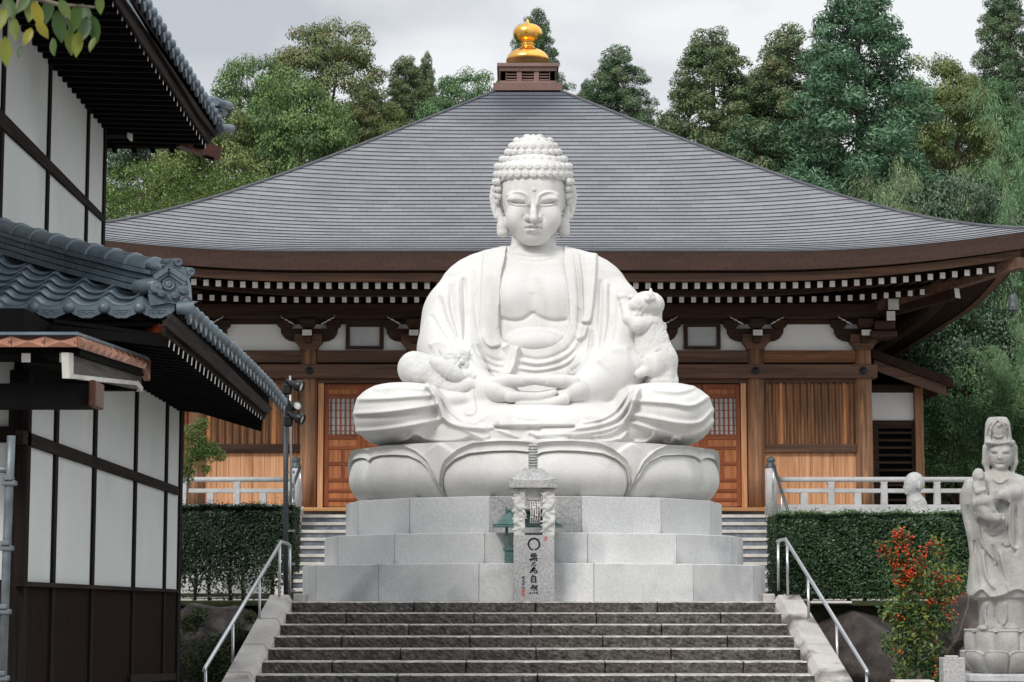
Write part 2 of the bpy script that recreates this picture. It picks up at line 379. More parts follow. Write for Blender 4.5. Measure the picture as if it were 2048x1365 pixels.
# ---------------------------------------------------------------- carved shapes: a distance field turned into one continuous surface
class Field:
    def __init__(s, lo, hi, h):
        s.lo = np.array(lo, dtype=np.float32); s.h = h
        n = [int(math.ceil((b-a)/h))+1 for a, b in zip(lo, hi)]
        s.ax = [(lo[i]+h*np.arange(n[i])).astype(np.float32) for i in range(3)]
        s.d = np.full(n, 5.0, dtype=np.float32)
    def sub(s, lo, hi):
        sl = []
        for i in range(3):
            a = max(0, int(np.floor((lo[i]-s.lo[i])/s.h))); b = min(len(s.ax[i]), int(np.ceil((hi[i]-s.lo[i])/s.h))+1)
            if b <= a: return None
            sl.append(slice(a, b))
        return tuple(sl)
    def xyz(s, sl):
        return s.ax[0][sl[0]][:, None, None], s.ax[1][sl[1]][None, :, None], s.ax[2][sl[2]][None, None, :]
    def put(s, fn, lo, hi, k=0.0, op='u'):
        sl = s.sub(lo, hi)
        if sl is None: return s
        e = fn(*s.xyz(sl)); a = s.d[sl]
        if op == 'u':
            r = np.minimum(a, e)
            if k > 0:
                hh = np.maximum(k-np.abs(a-e), 0)/k; r = r-hh*hh*k*.25
        elif op == 's':
            e = -e; r = np.maximum(a, e)
            if k > 0:
                hh = np.maximum(k-np.abs(a-e), 0)/k; r = r+hh*hh*k*.25
        elif op == 'i':
            r = np.maximum(a, e)
        elif op == 'add': r = a+e
        s.d[sl] = r
        return s
    def ell(s, c, r, k=.06, op='u', rz=0.0, rx=0.0, ry=0.0):
        c = np.array(c, dtype=np.float32); r = np.array(r, dtype=np.float32); m = float(max(r))+k*1.5+.1
        Rm = (Matrix.Rotation(rz, 3, 'Z') @ Matrix.Rotation(ry, 3, 'Y') @ Matrix.Rotation(rx, 3, 'X')).transposed()
        ro = (rz != 0 or rx != 0 or ry != 0)
        def fn(X, Y, Z):
            x, y, z = X-c[0], Y-c[1], Z-c[2]
            if ro:
                x, y, z = [Rm[i][0]*x+Rm[i][1]*y+Rm[i][2]*z for i in range(3)]
            k0 = np.sqrt((x/r[0])**2+(y/r[1])**2+(z/r[2])**2); k1 = np.sqrt((x/r[0]**2)**2+(y/r[1]**2)**2+(z/r[2]**2)**2)
            return k0*(k0-1)/np.maximum(k1, 1e-6)
        return s.put(fn, c-m, c+m, k, op)
    def cap(s, a, b, ra, rb=None, k=.06, op='u'):
        a = np.array(a, dtype=np.float32); b = np.array(b, dtype=np.float32); rb = ra if rb is None else rb
        m = max(ra, rb)+k*1.5+.08; ba = b-a; q = float(ba@ba)
        def fn(X, Y, Z):
            t = np.clip(((X-a[0])*ba[0]+(Y-a[1])*ba[1]+(Z-a[2])*ba[2])/q, 0, 1)
            return np.sqrt((X-a[0]-t*ba[0])**2+(Y-a[1]-t*ba[1])**2+(Z-a[2]-t*ba[2])**2)-(ra+(rb-ra)*t)
        return s.put(fn, np.minimum(a, b)-m, np.maximum(a, b)+m, k, op)
    def chain(s, pts, rr, k=.05, op='u'):
        for i in range(len(pts)-1): s.cap(pts[i], pts[i+1], rr[i], rr[i+1], k, op)
        return s
    def all(s): return tuple(slice(0, n) for n in s.d.shape)
    def mesh(s):
        d = s.d; sg = d < 0; nx, ny, nz = d.shape
        c = np.zeros((nx-1, ny-1, nz-1), dtype=np.uint8)
        for i in (0, 1):
            for j in (0, 1):
                for k in (0, 1): c += sg[i:nx-1+i, j:ny-1+j, k:nz-1+k]
        act = (c > 0) & (c < 8); I, J, K = np.nonzero(act); n = len(I)
        vid = np.full(act.shape, -1, dtype=np.int32); vid[I, J, K] = np.arange(n)
        co = [(i, j, k) for i in (0, 1) for j in (0, 1) for k in (0, 1)]
        v = np.stack([d[I+a, J+b, K+e] for a, b, e in co], 1)
        p = np.zeros((n, 3), dtype=np.float32); w = np.zeros(n, dtype=np.float32)
        for a in range(8):
            for b in range(a+1, 8):
                if sum(abs(co[a][q]-co[b][q]) for q in range(3)) != 1: continue
                m = (v[:, a] < 0) != (v[:, b] < 0); t = np.where(m, v[:, a]/np.where(m, v[:, a]-v[:, b], 1), 0)
                A = np.array(co[a], dtype=np.float32); B = np.array(co[b], dtype=np.float32)
                p += np.where(m[:, None], A+t[:, None]*(B-A), 0); w += m
        p = p/w[:, None]+np.stack([I, J, K], 1); V = s.lo+p*s.h
        Q = []
        for ax in range(3):
            o = [q for q in range(3) if q != ax]
            s0 = [slice(None)]*3; s1 = [slice(None)]*3; s0[ax] = slice(0, -1); s1[ax] = slice(1, None)
            A, B = sg[tuple(s0)], sg[tuple(s1)]
            ch = A != B
            for q in o:
                e = [slice(None)]*3; e[q] = 0; ch[tuple(e)] = False; e[q] = -1; ch[tuple(e)] = False
            idx = np.nonzero(ch); ins = A[idx]
            def cell(da, db):
                z = [np.array(t) for t in idx]; z[o[0]] = z[o[0]]-da; z[o[1]] = z[o[1]]-db; return vid[z[0], z[1], z[2]]
            q = np.stack([cell(1, 1), cell(0, 1), cell(0, 0), cell(1, 0)], 1)
            fl = ins if ax != 1 else ~ins
            q = np.where(fl[:, None], q, q[:, ::-1]); Q.append(q)
        Q = np.concatenate(Q); Q = Q[(Q >= 0).all(1)]
        return V, Q
    def build(s, name, m, parent=None, smooth=1, drop_below=None):
        V, Q = s.mesh()
        for _ in range(smooth):     # a light relaxation takes the grid's steps out
            acc = np.zeros_like(V); cn = np.zeros(len(V), dtype=np.float32)
            for a, b in ((0, 1), (1, 2), (2, 3), (3, 0)):
                np.add.at(acc, Q[:, a], V[Q[:, b]]); np.add.at(acc, Q[:, b], V[Q[:, a]]); np.add.at(cn, Q[:, a], 1); np.add.at(cn, Q[:, b], 1)
            V = V*.5+.5*acc/np.maximum(cn, 1)[:, None]
        return mkobj(name, V, Q, m, parent, True)

class Relief:
    """carving drawn as lines in the front view: height over the basic form, in metres"""
    def __init__(s, x0, y0, x1, y1, res=1.0):
        s.x0, s.y0, s.res = x0, y0, res
        s.gx, s.gy = np.meshgrid(np.arange(x0, x1, res), np.arange(y0, y1, res)); s.H = np.zeros_like(s.gx, dtype=np.float32)
    def _dist(s, pts, pad, n):
        P_ = np.array(cr_(pts, n) if n > 1 else pts, dtype=float)
        x0, y0 = P_.min(0)-pad; x1, y1 = P_.max(0)+pad
        m = (slice(max(0, int((y0-s.y0)/s.res)), max(0, int((y1-s.y0)/s.res)+1)), slice(max(0, int((x0-s.x0)/s.res)), max(0, int((x1-s.x0)/s.res)+1)))
        gx, gy = s.gx[m], s.gy[m]; best = np.full(gx.shape, 1e9); side = np.zeros(gx.shape); along = np.zeros(gx.shape)
        ln = 0; seg = np.linalg.norm(P_[1:]-P_[:-1], axis=1); tot = seg.sum()
        for i in range(len(P_)-1):
            a, b = P_[i], P_[i+1]; d = b-a; q = d@d
            if q < 1e-9: continue
            t = np.clip(((gx-a[0])*d[0]+(gy-a[1])*d[1])/q, 0, 1); ex, ey = gx-a[0]-t*d[0], gy-a[1]-t*d[1]
            r = np.hypot(ex, ey); u = r < best
            best = np.where(u, r, best); side = np.where(u, np.sign(d[0]*ey-d[1]*ex), side); along = np.where(u, (ln+t*seg[i])/tot, along); ln += seg[i]
        return m, best, side, along
    def ridge(s, pts, amp, w, n=6, taper=.12):
        m, b, sd, al = s._dist(pts, 3*w, n)
        tp = np.clip(np.minimum(al, 1-al)/taper, .0, 1) if taper > 0 else 1
        s.H[m] += amp*np.exp(-(b/w)**(2 if amp > 0 else 1.35))*np.sqrt(tp); return s
    def step(s, pts, amp, fall, blur=1.2, n=6, side=1, taper=.08):
        """a cloth edge: raised on one side (the left of the line's direction as seen, for side=-1 the right), fading away from the edge"""
        m, b, sd, al = s._dist(pts, 3*fall, n)
        x = b*sd*side
        tp = np.clip(np.minimum(al, 1-al)/taper, 0, 1) if taper > 0 else 1
        s.H[m] += amp*tp*np.where(x > -3*blur, np.exp(-np.maximum(x, 0)/fall)/(1+np.exp(-np.clip(x/blur*2, -30, 30))), 0)
        return s
    def poly(s, pts, amp, blur=1.5, n=6):
        pts = list(pts)+[pts[0]]; m, b, sd, al = s._dist(pts, 5*blur, n)
        P_ = np.array(cr_(pts, n) if n > 1 else pts); gx, gy = s.gx[m], s.gy[m]; ins = np.zeros(gx.shape, dtype=bool)
        for i in range(len(P_)-1):
            (xa, ya), (xb, yb) = P_[i], P_[i+1]
            c = (ya > gy) != (yb > gy)
            with np.errstate(divide='ignore', invalid='ignore'): xi = xa+(gy-ya)*(xb-xa)/(yb-ya if yb != ya else 1e-9)
            ins ^= c & (gx < xi)
        x = np.where(ins, b, -b); s.H[m] += amp/(1+np.exp(-np.clip(2*x/blur, -30, 30))); return s
    def at(s, px, py):
        fx = np.clip((px-s.x0)/s.res, 0, s.H.shape[1]-1.001); fy = np.clip((py-s.y0)/s.res, 0, s.H.shape[0]-1.001)
        ix = fx.astype(np.int32); iy = fy.astype(np.int32); tx = fx-ix; ty = fy-iy; H = s.H
        return (H[iy, ix]*(1-tx)*(1-ty)+H[iy, ix+1]*tx*(1-ty)+H[iy+1, ix]*(1-tx)*ty+H[iy+1, ix+1]*tx*ty).astype(np.float32)
def carve(f, rel, ymax, yfade=.25, gain=1.0):
    """apply a relief to the front of a field"""
    h_ = np.pad(rel.H, 1, mode='edge'); rel.H = (h_[1:-1, 1:-1]*4+h_[:-2, 1:-1]*2+h_[2:, 1:-1]*2+h_[1:-1, :-2]*2+h_[1:-1, 2:]*2+h_[:-2, :-2]+h_[2:, 2:]+h_[:-2, 2:]+h_[2:, :-2])/16
    near = np.abs(f.d) < .2
    I = np.nonzero(near); x, y, z = f.ax[0][I[0]], f.ax[1][I[1]], f.ax[2][I[2]]
    px, py = proj(x, y, z)
    f.d[I] -= gain*rel.at(px, py)*np.clip((ymax-y)/yfade, 0, 1)
# ================================================================ the hall behind the statue
TX, TY, RE = .36, 48.0, 9.40       # centre and half eave of the square hall
def roofmat(name, cols, rowmix, joint=.035, rough=.5, stain=None, su=1.0):
    m, n, l, b = newmat(name)
    uv = n.new('ShaderNodeUVMap'); sp = n.new('ShaderNodeSeparateXYZ'); l.new(uv.outputs[0], sp.inputs[0])
    def mth(op, a, bv=None):
        q = n.new('ShaderNodeMath'); q.operation = op
        for i, v in enumerate((a, bv)):
            if v is None: continue
            if isinstance(v, (int, float)): q.inputs[i].default_value = v
            else: l.new(v, q.inputs[i])
        return q.outputs[0]
    row = mth('FLOOR', sp.outputs[1]); off = mth('MULTIPLY', row, .377)
    u = mth('ADD', sp.outputs[0], off); cell = mth('FLOOR', u); fr = mth('FRACT', u)
    cb = n.new('ShaderNodeCombineXYZ'); l.new(cell, cb.inputs[0]); l.new(row, cb.inputs[1])
    wn = n.new('ShaderNodeTexWhiteNoise'); wn.noise_dimensions = '2D'; l.new(cb.outputs[0], wn.inputs[0])
    wr = n.new('ShaderNodeTexWhiteNoise'); wr.noise_dimensions = '1D'; l.new(row, wr.inputs['W'])
    tc = n.new('ShaderNodeTexCoord'); nz = n.new('ShaderNodeTexNoise'); nz.inputs['Scale'].default_value = .8; nz.inputs['Detail'].default_value = 7
    l.new(tc.outputs['Object'], nz.inputs[0])
    s = mth('ADD', mth('ADD', mth('MULTIPLY', wn.outputs[0], .38), mth('MULTIPLY', wr.outputs[0], rowmix)), mth('MULTIPLY', nz.outputs[0], .8))
    rp = n.new('ShaderNodeValToRGB'); e = rp.color_ramp.elements; e[0].position = .25; e[1].position = 1.0
    e[0].color = (*cols[0], 1); e[1].color = (*cols[1], 1); l.new(s, rp.inputs[0])
    mx = n.new('ShaderNodeMixRGB'); l.new(mth('LESS_THAN', fr, joint), mx.inputs[0]); l.new(rp.outputs[0], mx.inputs[1]); mx.inputs[2].default_value = (*cols[2], 1)
    out = mx.outputs[0]
    if stain:
        vd = n.new('ShaderNodeVectorMath'); vd.operation = 'DISTANCE'; l.new(tc.outputs['Object'], vd.inputs[0]); vd.inputs[1].default_value = stain[0]
        mr = n.new('ShaderNodeMapRange'); mr.inputs[1].default_value = stain[1]*.35; mr.inputs[2].default_value = stain[1]; mr.inputs[3].default_value = .75; mr.inputs[4].default_value = 0
        l.new(mth('ADD', vd.outputs['Value'], mth('MULTIPLY', nz.outputs[0], .9)), mr.inputs[0])
        m4 = n.new('ShaderNodeMixRGB'); l.new(mr.outputs[0], m4.inputs[0]); l.new(out, m4.inputs[1]); m4.inputs[2].default_value = (*stain[2], 1); out = m4.outputs[0]
    l.new(out, b.inputs['Base Color']); b.inputs['Roughness'].default_value = rough
    return m
M['slate'] = roofmat('slate_roof', [(.140,.148,.163), (.215,.222,.240), (.09,.095,.105)], .20, joint=.016, stain=((0, -.9, 11.2-1.55), 3.3, (.05,.06,.085)))
M['slatedge'] = mat('slate_hip_and_shaded_edge', (.105,.110,.124), (.075,.079,.09), rough=.8)  # riser faces darkened: shade of the gaps between courses put into the colour
M['fascia'] = roofmat('copper_shingle_fascia', [(.075,.038,.030), (.115,.062,.050), (.03,.016,.013)], .15, joint=.03, rough=.45)

FL = P(1065, 1018, 41.3).z          # floor of the hall
hall = thing('temple_hall', 'large wooden temple hall with a grey pyramid roof rising behind the white seated statue', 'temple', (TX, TY, FL))

# --- roof: hip profile read from the outline against the trees, swept-up eaves
hip = [(993,184),(864,238),(708,305),(598,344),(446,394),(317,432),(216,451)]
prof = []
for px, py in hip:                   # left outline
    dx, dz = ray(px, py); r = (TX-48*dx)/(1-dx) if False else None
    # left: X = TX - r, Y = TY - r, X = dx*Y
    r = (TX-dx*TY)/(1-dx); prof.append((r, EYE+dz*(TY-r)))
for px, py in [(1300,252),(1457,312),(1592,360),(1749,411),(1921,446),(2048,456)]:
    dx, dz = ray(px, py); r = (dx*TY-TX)/(1+dx); prof.append((r, EYE+dz*(TY-r)))
prof.sort()
def LIFT(u, a=4.08, h=.43):
    t = np.maximum(0, (np.abs(u)-a)/(RE-a)); return h*t*t
ZE = P(1065, 506, TY-RE).z           # eave height in the middle
pr = np.array(prof); 
pr_r = np.concatenate([pr[:, 0], [RE]]); pr_z = np.concatenate([pr[:, 1], [ZE+.43]])
co = np.polyfit(pr_r, pr_z, 4)
def zhip(r): return np.polyval(co, r)
co_off = (ZE+.43)-zhip(RE)
RT = .76
def zroof(r, x):
    f = np.clip((r-RT)/(RE-RT), 0, 1)
    s = np.abs(x)/np.maximum(r, 1e-6)
    t = np.maximum(0, (s-.44)/.56)
    return zhip(r)+co_off*f**8-.43*f**2*(1-t*t)
NR, NS = 48, 64
V = []; F = []; FM = []; UV = []
rs = np.linspace(RE, RT, NR+1)
sv = np.linspace(-1, 1, NS+1)
for q in range(4):
    ca, sa = [(1,0),(0,1),(-1,0),(0,-1)][q]
    for i in range(NR):
        r0, r1 = rs[i], rs[i+1]
        base = len(V)
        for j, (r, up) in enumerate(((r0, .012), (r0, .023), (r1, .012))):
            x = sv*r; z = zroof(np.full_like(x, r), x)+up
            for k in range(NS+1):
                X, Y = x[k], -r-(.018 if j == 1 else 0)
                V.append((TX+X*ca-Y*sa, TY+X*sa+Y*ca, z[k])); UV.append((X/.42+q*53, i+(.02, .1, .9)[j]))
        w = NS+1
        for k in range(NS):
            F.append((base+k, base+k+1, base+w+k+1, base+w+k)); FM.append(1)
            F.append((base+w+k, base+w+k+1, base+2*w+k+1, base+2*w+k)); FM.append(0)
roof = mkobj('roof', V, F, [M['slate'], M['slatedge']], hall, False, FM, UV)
# hip caps
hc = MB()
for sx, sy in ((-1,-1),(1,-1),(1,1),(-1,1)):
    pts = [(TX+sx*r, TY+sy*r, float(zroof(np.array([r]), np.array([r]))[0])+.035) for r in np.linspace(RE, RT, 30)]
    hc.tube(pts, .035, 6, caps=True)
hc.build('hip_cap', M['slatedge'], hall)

# --- copper shingle fascia under the slate edge (five courses), then the eave boards
def ring(rows, name, m, flip=False, uvs=.30, thick=False):
    """rows: list of (inset from the eave, z in the middle); follows the swept eave on all four sides"""
    V = []; F = []; UV = []
    for q in range(4):
        ca, sa = [(1,0),(0,1),(-1,0),(0,-1)][q]; b = len(V)
        for j, (ins, z) in enumerate(rows):
            r = RE-ins
            for k in range(NS+1):
                X = sv[k]*r; Y = -r
                V.append((TX+X*ca-Y*sa, TY+X*sa+Y*ca, z+float(LIFT(sv[k]*RE)))); UV.append((X/uvs, j*.999))
        w = NS+1
        for j in range(len(rows)-1):
            for k in range(NS): F.append((b+j*w+k, b+j*w+k+1, b+(j+1)*w+k+1, b+(j+1)*w+k))
    return mkobj(name, V, F, m, hall, False, None, UV)
zf0 = ZE+.012; zf1 = P(1065, 541, TY-RE+.22).z
rows = []
for k in range(5):
    a, c = k/5, (k+1)/5
    rows += [(a*.20+.0, zf0+(zf1-zf0)*a), (c*.20-.012, zf0+(zf1-zf0)*c)]
V = None
ff = ring([(.0, zf0)]+[(.20*k/5, zf0+(zf1-zf0)*k/5) for k in range(1, 6)], 'eave_fascia', M['fascia'], uvs=.34)
YK = 39.14
zk0, zk1 = P(1065, 565, YK).z, P(1065, 549, YK).z
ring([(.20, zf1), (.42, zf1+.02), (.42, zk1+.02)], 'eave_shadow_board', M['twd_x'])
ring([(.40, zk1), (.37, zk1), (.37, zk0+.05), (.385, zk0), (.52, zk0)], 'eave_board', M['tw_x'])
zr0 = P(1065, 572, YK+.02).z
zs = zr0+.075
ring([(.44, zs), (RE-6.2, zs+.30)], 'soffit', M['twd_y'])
YL = 39.97
zl = P(1065, 600, YL).z
ring([(1.27, zl+.16), (1.18, zl+.16), (1.18, zl+.055), (1.40, zl+.055)], 'lower_eave_board', M['twd_x'])
PT = .2275
for k in range(-33, 38):
    X = TX+(k+.5)*PT; lf = float(LIFT(X-TX))
    b = MB(); y0 = YK+.02
    b.beam((X, y0, zr0+lf), (X, 41.3, zr0+.22+lf*.4), .098, .112, 0, m_end=1)
    b.build('flying_rafter', [M['twd_y'], M['whitepaint']], hall)
for k in range(-31, 33):
    X = TX+(k+.5)*PT; lf = float(LIFT(X-TX, 4.6))
    b = MB(); y0 = YL
    b.beam((X, y0, zl+lf), (X, 41.3, zl+.20+lf*.4), .088, .105, 0, m_end=1)
    b.build('rafter', [M['twd_y'], M['whitepaint']], hall)
# corner hip rafters
for sx in (-1, 1):
    a = Vector((TX+sx*6.47, 41.5, zl-.05)); e = Vector((TX+sx*(RE-.30), TY-RE+.30, zr0+.43-.02)); d = e-a
    MB().beam(a, a+d*.985, .20, .20, 0, m_end=0).build('hip_rafter', M['tw_x'], hall)
    MB().beam(a+Vector((0,0,-.12)), a+d*.60+Vector((0,0,-.19)), .17, .2, 0, m_end=1).build('lower_hip_rafter', [M['twd_y'], M['whitepaint']], hall)

# --- roof lantern and golden finial
YT = TY-.79
cp = thing  # (parts only below)
b = MB()
def frustum(mb, hw0, z0, hw1, z1, m=0):
    V = []
    for h, z in ((hw0, z0), (hw1, z1)): V += [(TX-h, TY-h, z), (TX+h, TY-h, z), (TX+h, TY+h, z), (TX-h, TY+h, z)]
    mb.add(V, [(3,2,1,0),(4,5,6,7),(0,1,5,4),(1,2,6,5),(2,3,7,6),(3,0,4,7)], m)
zz = lambda py, Y=YT: P(1065, py, Y).z
frustum(b, .755, zz(180), .785, zz(166))
base = b.build('lantern_base', M['copperold'], hall)
b = MB()
frustum(b, .635, zz(166.5), .635, zz(158.5)); frustum(b, .64, zz(139), .66, zz(132)); frustum(b, .70, zz(131), .70, zz(124)); 
for q in range(4):
    ca, sa = [(1,0),(0,1),(-1,0),(0,-1)][q]
    def rot(x, y): return TX+x*ca-y*sa, TY+x*sa+y*ca
    for x0, x1 in ((-.61,-.49),(-.25,-.14),(.14,.25),(.49,.61)):
        V = [rot(x, y)+(z,) for z in (zz(159), zz(138.6)) for x, y in ((x0,-.61),(x1,-.61),(x1,-.50),(x0,-.50))]
        b.add(V, [(3,2,1,0),(4,5,6,7),(0,1,5,4),(1,2,6,5),(2,3,7,6),(3,0,4,7)])
lan = b.build('roof_lantern', M['copperold'], hall)
b = MB(); frustum(b, .45, zz(159.5), .45, zz(138.3)); b.build('lantern_core', M['black'], lan)
b = MB()
for q in range(4):
    ca, sa = [(1,0),(0,1),(-1,0),(0,-1)][q]
    for x0, x1 in ((-.489,-.251),(-.139,.139),(.251,.489)):
        for py in (143.5, 149, 154.5):
            z = zz(py); V = []
            for dz, y in ((-.022,-.585),(.0,-.585),(.03,-.50),(.005,-.50)):
                for x in (x0, x1): V.append((TX+x*ca-y*sa, TY+x*sa+y*ca, z+dz))
            b.add(V, [(0,1,3,2),(2,3,5,4),(4,5,7,6),(6,7,1,0)])
b.build('louvre', M['copperold'], lan)
YF = TY; zq = lambda py: P(1065, py, YF).z
s = TY/FPX
fp = [(44,123.6),(43.6,119),(41,113),(36,107.5),(29,103),(22,100),(18.5,99),(15.5,97.5),(14,95),(13.6,93),(16,91.6),(16,90.4),(13.4,89.5),(13.2,87.5),(15.5,86),(15.6,84.8),(17,84.2),
      (22.5,81.5),(27.5,76.5),(30,70.5),(30.2,66),(28.5,60.5),(25,56),(20,52.5),(14,50.2),(8,48.6),(4.6,47),(3.2,44.5),(2.4,42),(1.2,39.5),(.2,37.6)]
MB().lathe((TX, TY, 0), [(r*s, zq(py)) for r, py in fp], 48).build('finial', M['gold'], hall)

# --- front: columns, beams, brackets, plaster
YC = 41.5
colpx = [395, 617, 829, 1300, 1512, 1727.5]
cx = [P(x, 850, YC).x for x in colpx]
cx = [TX+(c-TX) for c in cx]
Zp = lambda py, Y=YC: P(1065, py, Y).z
RC = .168
for x in cx:
    MB().lathe((x, YC, 0), [(RC*1.04, FL-.02), (RC*1.02, FL+.6), (RC, Zp(757)), (RC*.97, Zp(690))], 20).build('column', M['col_z'], hall)
X = lambda px, Y=YC: P(px, 850, Y).x
# long beam with the iron nail covers
Yb = YC-.24
bm = MB().box((X(383, Yb), Yb, Zp(756.5, Yb)), (X(1757, Yb), YC+.1, Zp(728.5, Yb)), 0, .012).build('long_beam', M['tw_x'], hall)
for px in colpx:
    b = MB(); x = X(px+1, Yb); z = Zp(742, Yb)
    b.lathe((x, Yb-.0, z), [(.088, .001), (.088, .02), (.055, .03), (.035, .055), (.012, .065)], 6, axis=(0, -1, 0), sm=False)
    b.build('nail_cover', M['iron'], hall)
for i in range(5):
    x0, x1 = cx[i]+RC*.9, cx[i+1]-RC*.9
    m = M['two_x'] if i in (0, 4) else M['tw_x']
    MB().box((x0, YC-.09, Zp(726.5)), (x1, YC+.09, Zp(702)), 0, .008).build('tie_beam', m if i != 0 else M['tw_x'], hall)
    MB().box((x0, YC-.06, Zp(767)), (x1, YC+.06, Zp(759)), 0, .006).build('head_rail', M['tw_x'], hall)
    MB().box((x0-.1, YC+.03, Zp(702)), (x1+.1, YC+.08, Zp(648))).build('plaster_panel', M['plaster'], hall)
# bracket sets
sp_ = YC/FPX
for ci, x in enumerate(cx):
    b = MB(); zt = Zp(671.4); zb = Zp(687.6); zc = Zp(701); hw = 27*sp_
    b.box((x-hw, YC-hw, zb), (x+hw, YC+hw, zt), 0, .006)
    pr_ = [(hw, zb), (hw*.86, zb-.035), (hw*.74, zb-.075), (RC*1.0, zc)]
    V = []
    for h, z in pr_: V += [(x-h, YC-h, z), (x+h, YC-h, z), (x+h, YC+h, z), (x-h, YC+h, z)]
    b.add(V, [(i*4+k, i*4+(k+1) % 4, i*4+4+(k+1) % 4, i*4+4+k) for i in range(3) for k in range(4)])
    cap = b.build('capital', M['tw_x'], hall)
    # boat-shaped arm with its end blocks
    b = MB()
    pts = []
    for u, py in ((-57,659),(-56,668),(-50,677),(-40,682.5),(-27,684.5),(27,684.5),(40,682.5),(50,677),(56,668),(57,659)):
        pts.append((x+u*sp_, YC-.11, Zp(py)))
    b.prism(pts, (0, .16, 0))
    for u in (-48.5, 48.5):
        q = [(x+(u-15)*sp_, YC-.13, Zp(642)), (x+(u-15)*sp_, YC-.13, Zp(653)), (x+(u-9)*sp_, YC-.13, Zp(658.6)), (x+(u+9)*sp_, YC-.13, Zp(658.6)), (x+(u+15)*sp_, YC-.13, Zp(653)), (x+(u+15)*sp_, YC-.13, Zp(642))]
        b.prism(q, (0, .2, 0))
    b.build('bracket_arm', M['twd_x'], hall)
    b = MB(); yn = YC-.52
    sn = yn/FPX; Zn = lambda py: Zp(py, yn)
    b.prism([(x-15*sn, yn+.05, Zn(637)), (x-15*sn, yn+.05, Zn(649)), (x-10*sn, yn+.05, Zn(655)), (x+10*sn, yn+.05, Zn(655)), (x+15*sn, yn+.05, Zn(649)), (x+15*sn, yn+.05, Zn(637))], (0, .2, 0))
    b.build('bracket_nose', M['twd_x'], hall); b = MB()
    b.prism([(x-8*sn, yn+.06, Zn(671)), (x-8*sn, yn+.06, Zn(678)), (x-6*sn, yn+.06, Zn(684)), (x+6*sn, yn+.06, Zn(684)), (x+8*sn, yn+.06, Zn(678)), (x+8*sn, yn+.06, Zn(671))], (0, .3, 0))
    nose = b.build('bracket_tongue', M['twd_x'], hall)
    MB().beam((x, yn, Zn(665.5)), (x, YC, Zn(665.5)), 19*sn, 11.5*sn, 0, m_end=1).build('bracket_beam', [M['twd_x'], M['whitepaint']], hall)
    for sgn in (-1, 1):
        if ci == 5 and sgn == 1: continue
        ln = [(33,629),(32,632.5),(28,633.5),(24,637),(20,637.5),(16,641.5),(11,643),(6,646.5)]
        top = [(x+sgn*(22+u)*sn, yn+.1, Zn(py)) for u, py in ln]; bot = [(p[0]-sgn*.012, p[1], p[2]-.026) for p in reversed(top)]
        MB().prism(top+bot, (0, .04, 0)).build('painted_wave_edge', M['whitepaint'], hall)
MB().box((cx[0]-.6, YC-.40, Zp(640)), (cx[-1]+.55, YC-.12, Zp(613)), 0, .01).build('eave_purlin', M['twd_x'], hall)
MB().box((cx[0]-.3, YC-.05, Zp(649)), (cx[-1]+.3, YC+.09, Zp(625)), 0, .01).build('wall_plate', M['twd_x'], hall)
for px, py, w, h in ((1782, 632, 17, 19), (1787, 609, 22, 22)):
    y = YC-.75; p = P(px, py, y); s1 = y/FPX
    MB().beam(p, p+Vector((0, .8, 0)), w*s1, h*s1, 0, m_end=1).build('corner_bracket_beam', [M['twd_x'], M['whitepaint']], hall)
for px, py, w, h in ((1770, 650, 42, 19), (1768, 668, 54, 14)):
    y = YC-.6; p = P(px, py, y); s1 = y/FPX
    MB().box((p.x-w*s1/2, y, p.z-h*s1/2), (p.x+w*s1/2, y+.6, p.z+h*s1/2), 0, .02).build('corner_bracket_block', M['twd_x'], hall)
# small vents beside the centre
for px0, px1 in ((690, 766), (1369, 1443)):
    b = MB(); y = YC-.02
    x0, x1, z0, z1 = X(px0, y), X(px1, y), Zp(699, y), Zp(648, y)
    t = 8*sp_
    b.box((x0, y-.03, z0), (x0+t, y+.04, z1)); b.box((x1-t, y-.03, z0), (x1, y+.04, z1)); b.box((x0+t, y-.03, z1-t*.8), (x1-t, y+.04, z1)); b.box((x0+t, y-.03, z0), (x1-t, y+.04, z0+t*.8))
    f = b.build('vent_frame', M['twd_x'], hall)
    MB().box((x0+t, y+.02, z0+t*.8), (x1-t, y+.03, z1-t*.8)).build('vent_panel', M['paper'], f)
# outer bays: slatted window over pale planks
for i in (0, 4):
    x0, x1 = cx[i]+RC*.92, cx[i+1]-RC*.92
    zt, zm, zl0 = Zp(767.5), Zp(889), Zp(906)
    MB().box((x0, YC+.03, zm), (x1, YC+.05, zt)).build('slat_backing', M['slat_o'], hall)
    n = 13; w = (x1-x0)/n
    for k in range(n):
        xa = x0+k*w+w*.12
        b = MB(); c = xa+w*.32; h = w*.30
        b.prism([(c-h, YC+.03, zm), (c-h, YC-.025, zm), (c-h*.45, YC-.055, zm), (c+h*.45, YC-.055, zm), (c+h, YC-.025, zm), (c+h, YC+.03, zm)], (0, 0, zt-zm))
        b.build('slat', M['slat_d'] if (k*7+i) % 9 else M['slat_o'], hall)
    MB().box((x0, YC-.09, zl0), (x1, YC+.05, zm), 0, .008).build('window_sill_beam', M['tw_x'] if i else M['twd_x'], hall)
    zb_ = FL+.10; n = 8
    pn = MB()
    for k in range(n):
        a, c = x0+(x1-x0)*k/n, x0+(x1-x0)*(k+1)/n
        pn.box((a+.003, YC-.01+.004*(k % 3), zb_), (c-.003, YC+.03, zl0-.002))
    pn.build('plank_panel', M['plank'], hall)
    MB().box((x0, YC-.05, FL), (x1, YC+.05, zb_), 0, .006).build('ground_sill', M['deck'], hall)
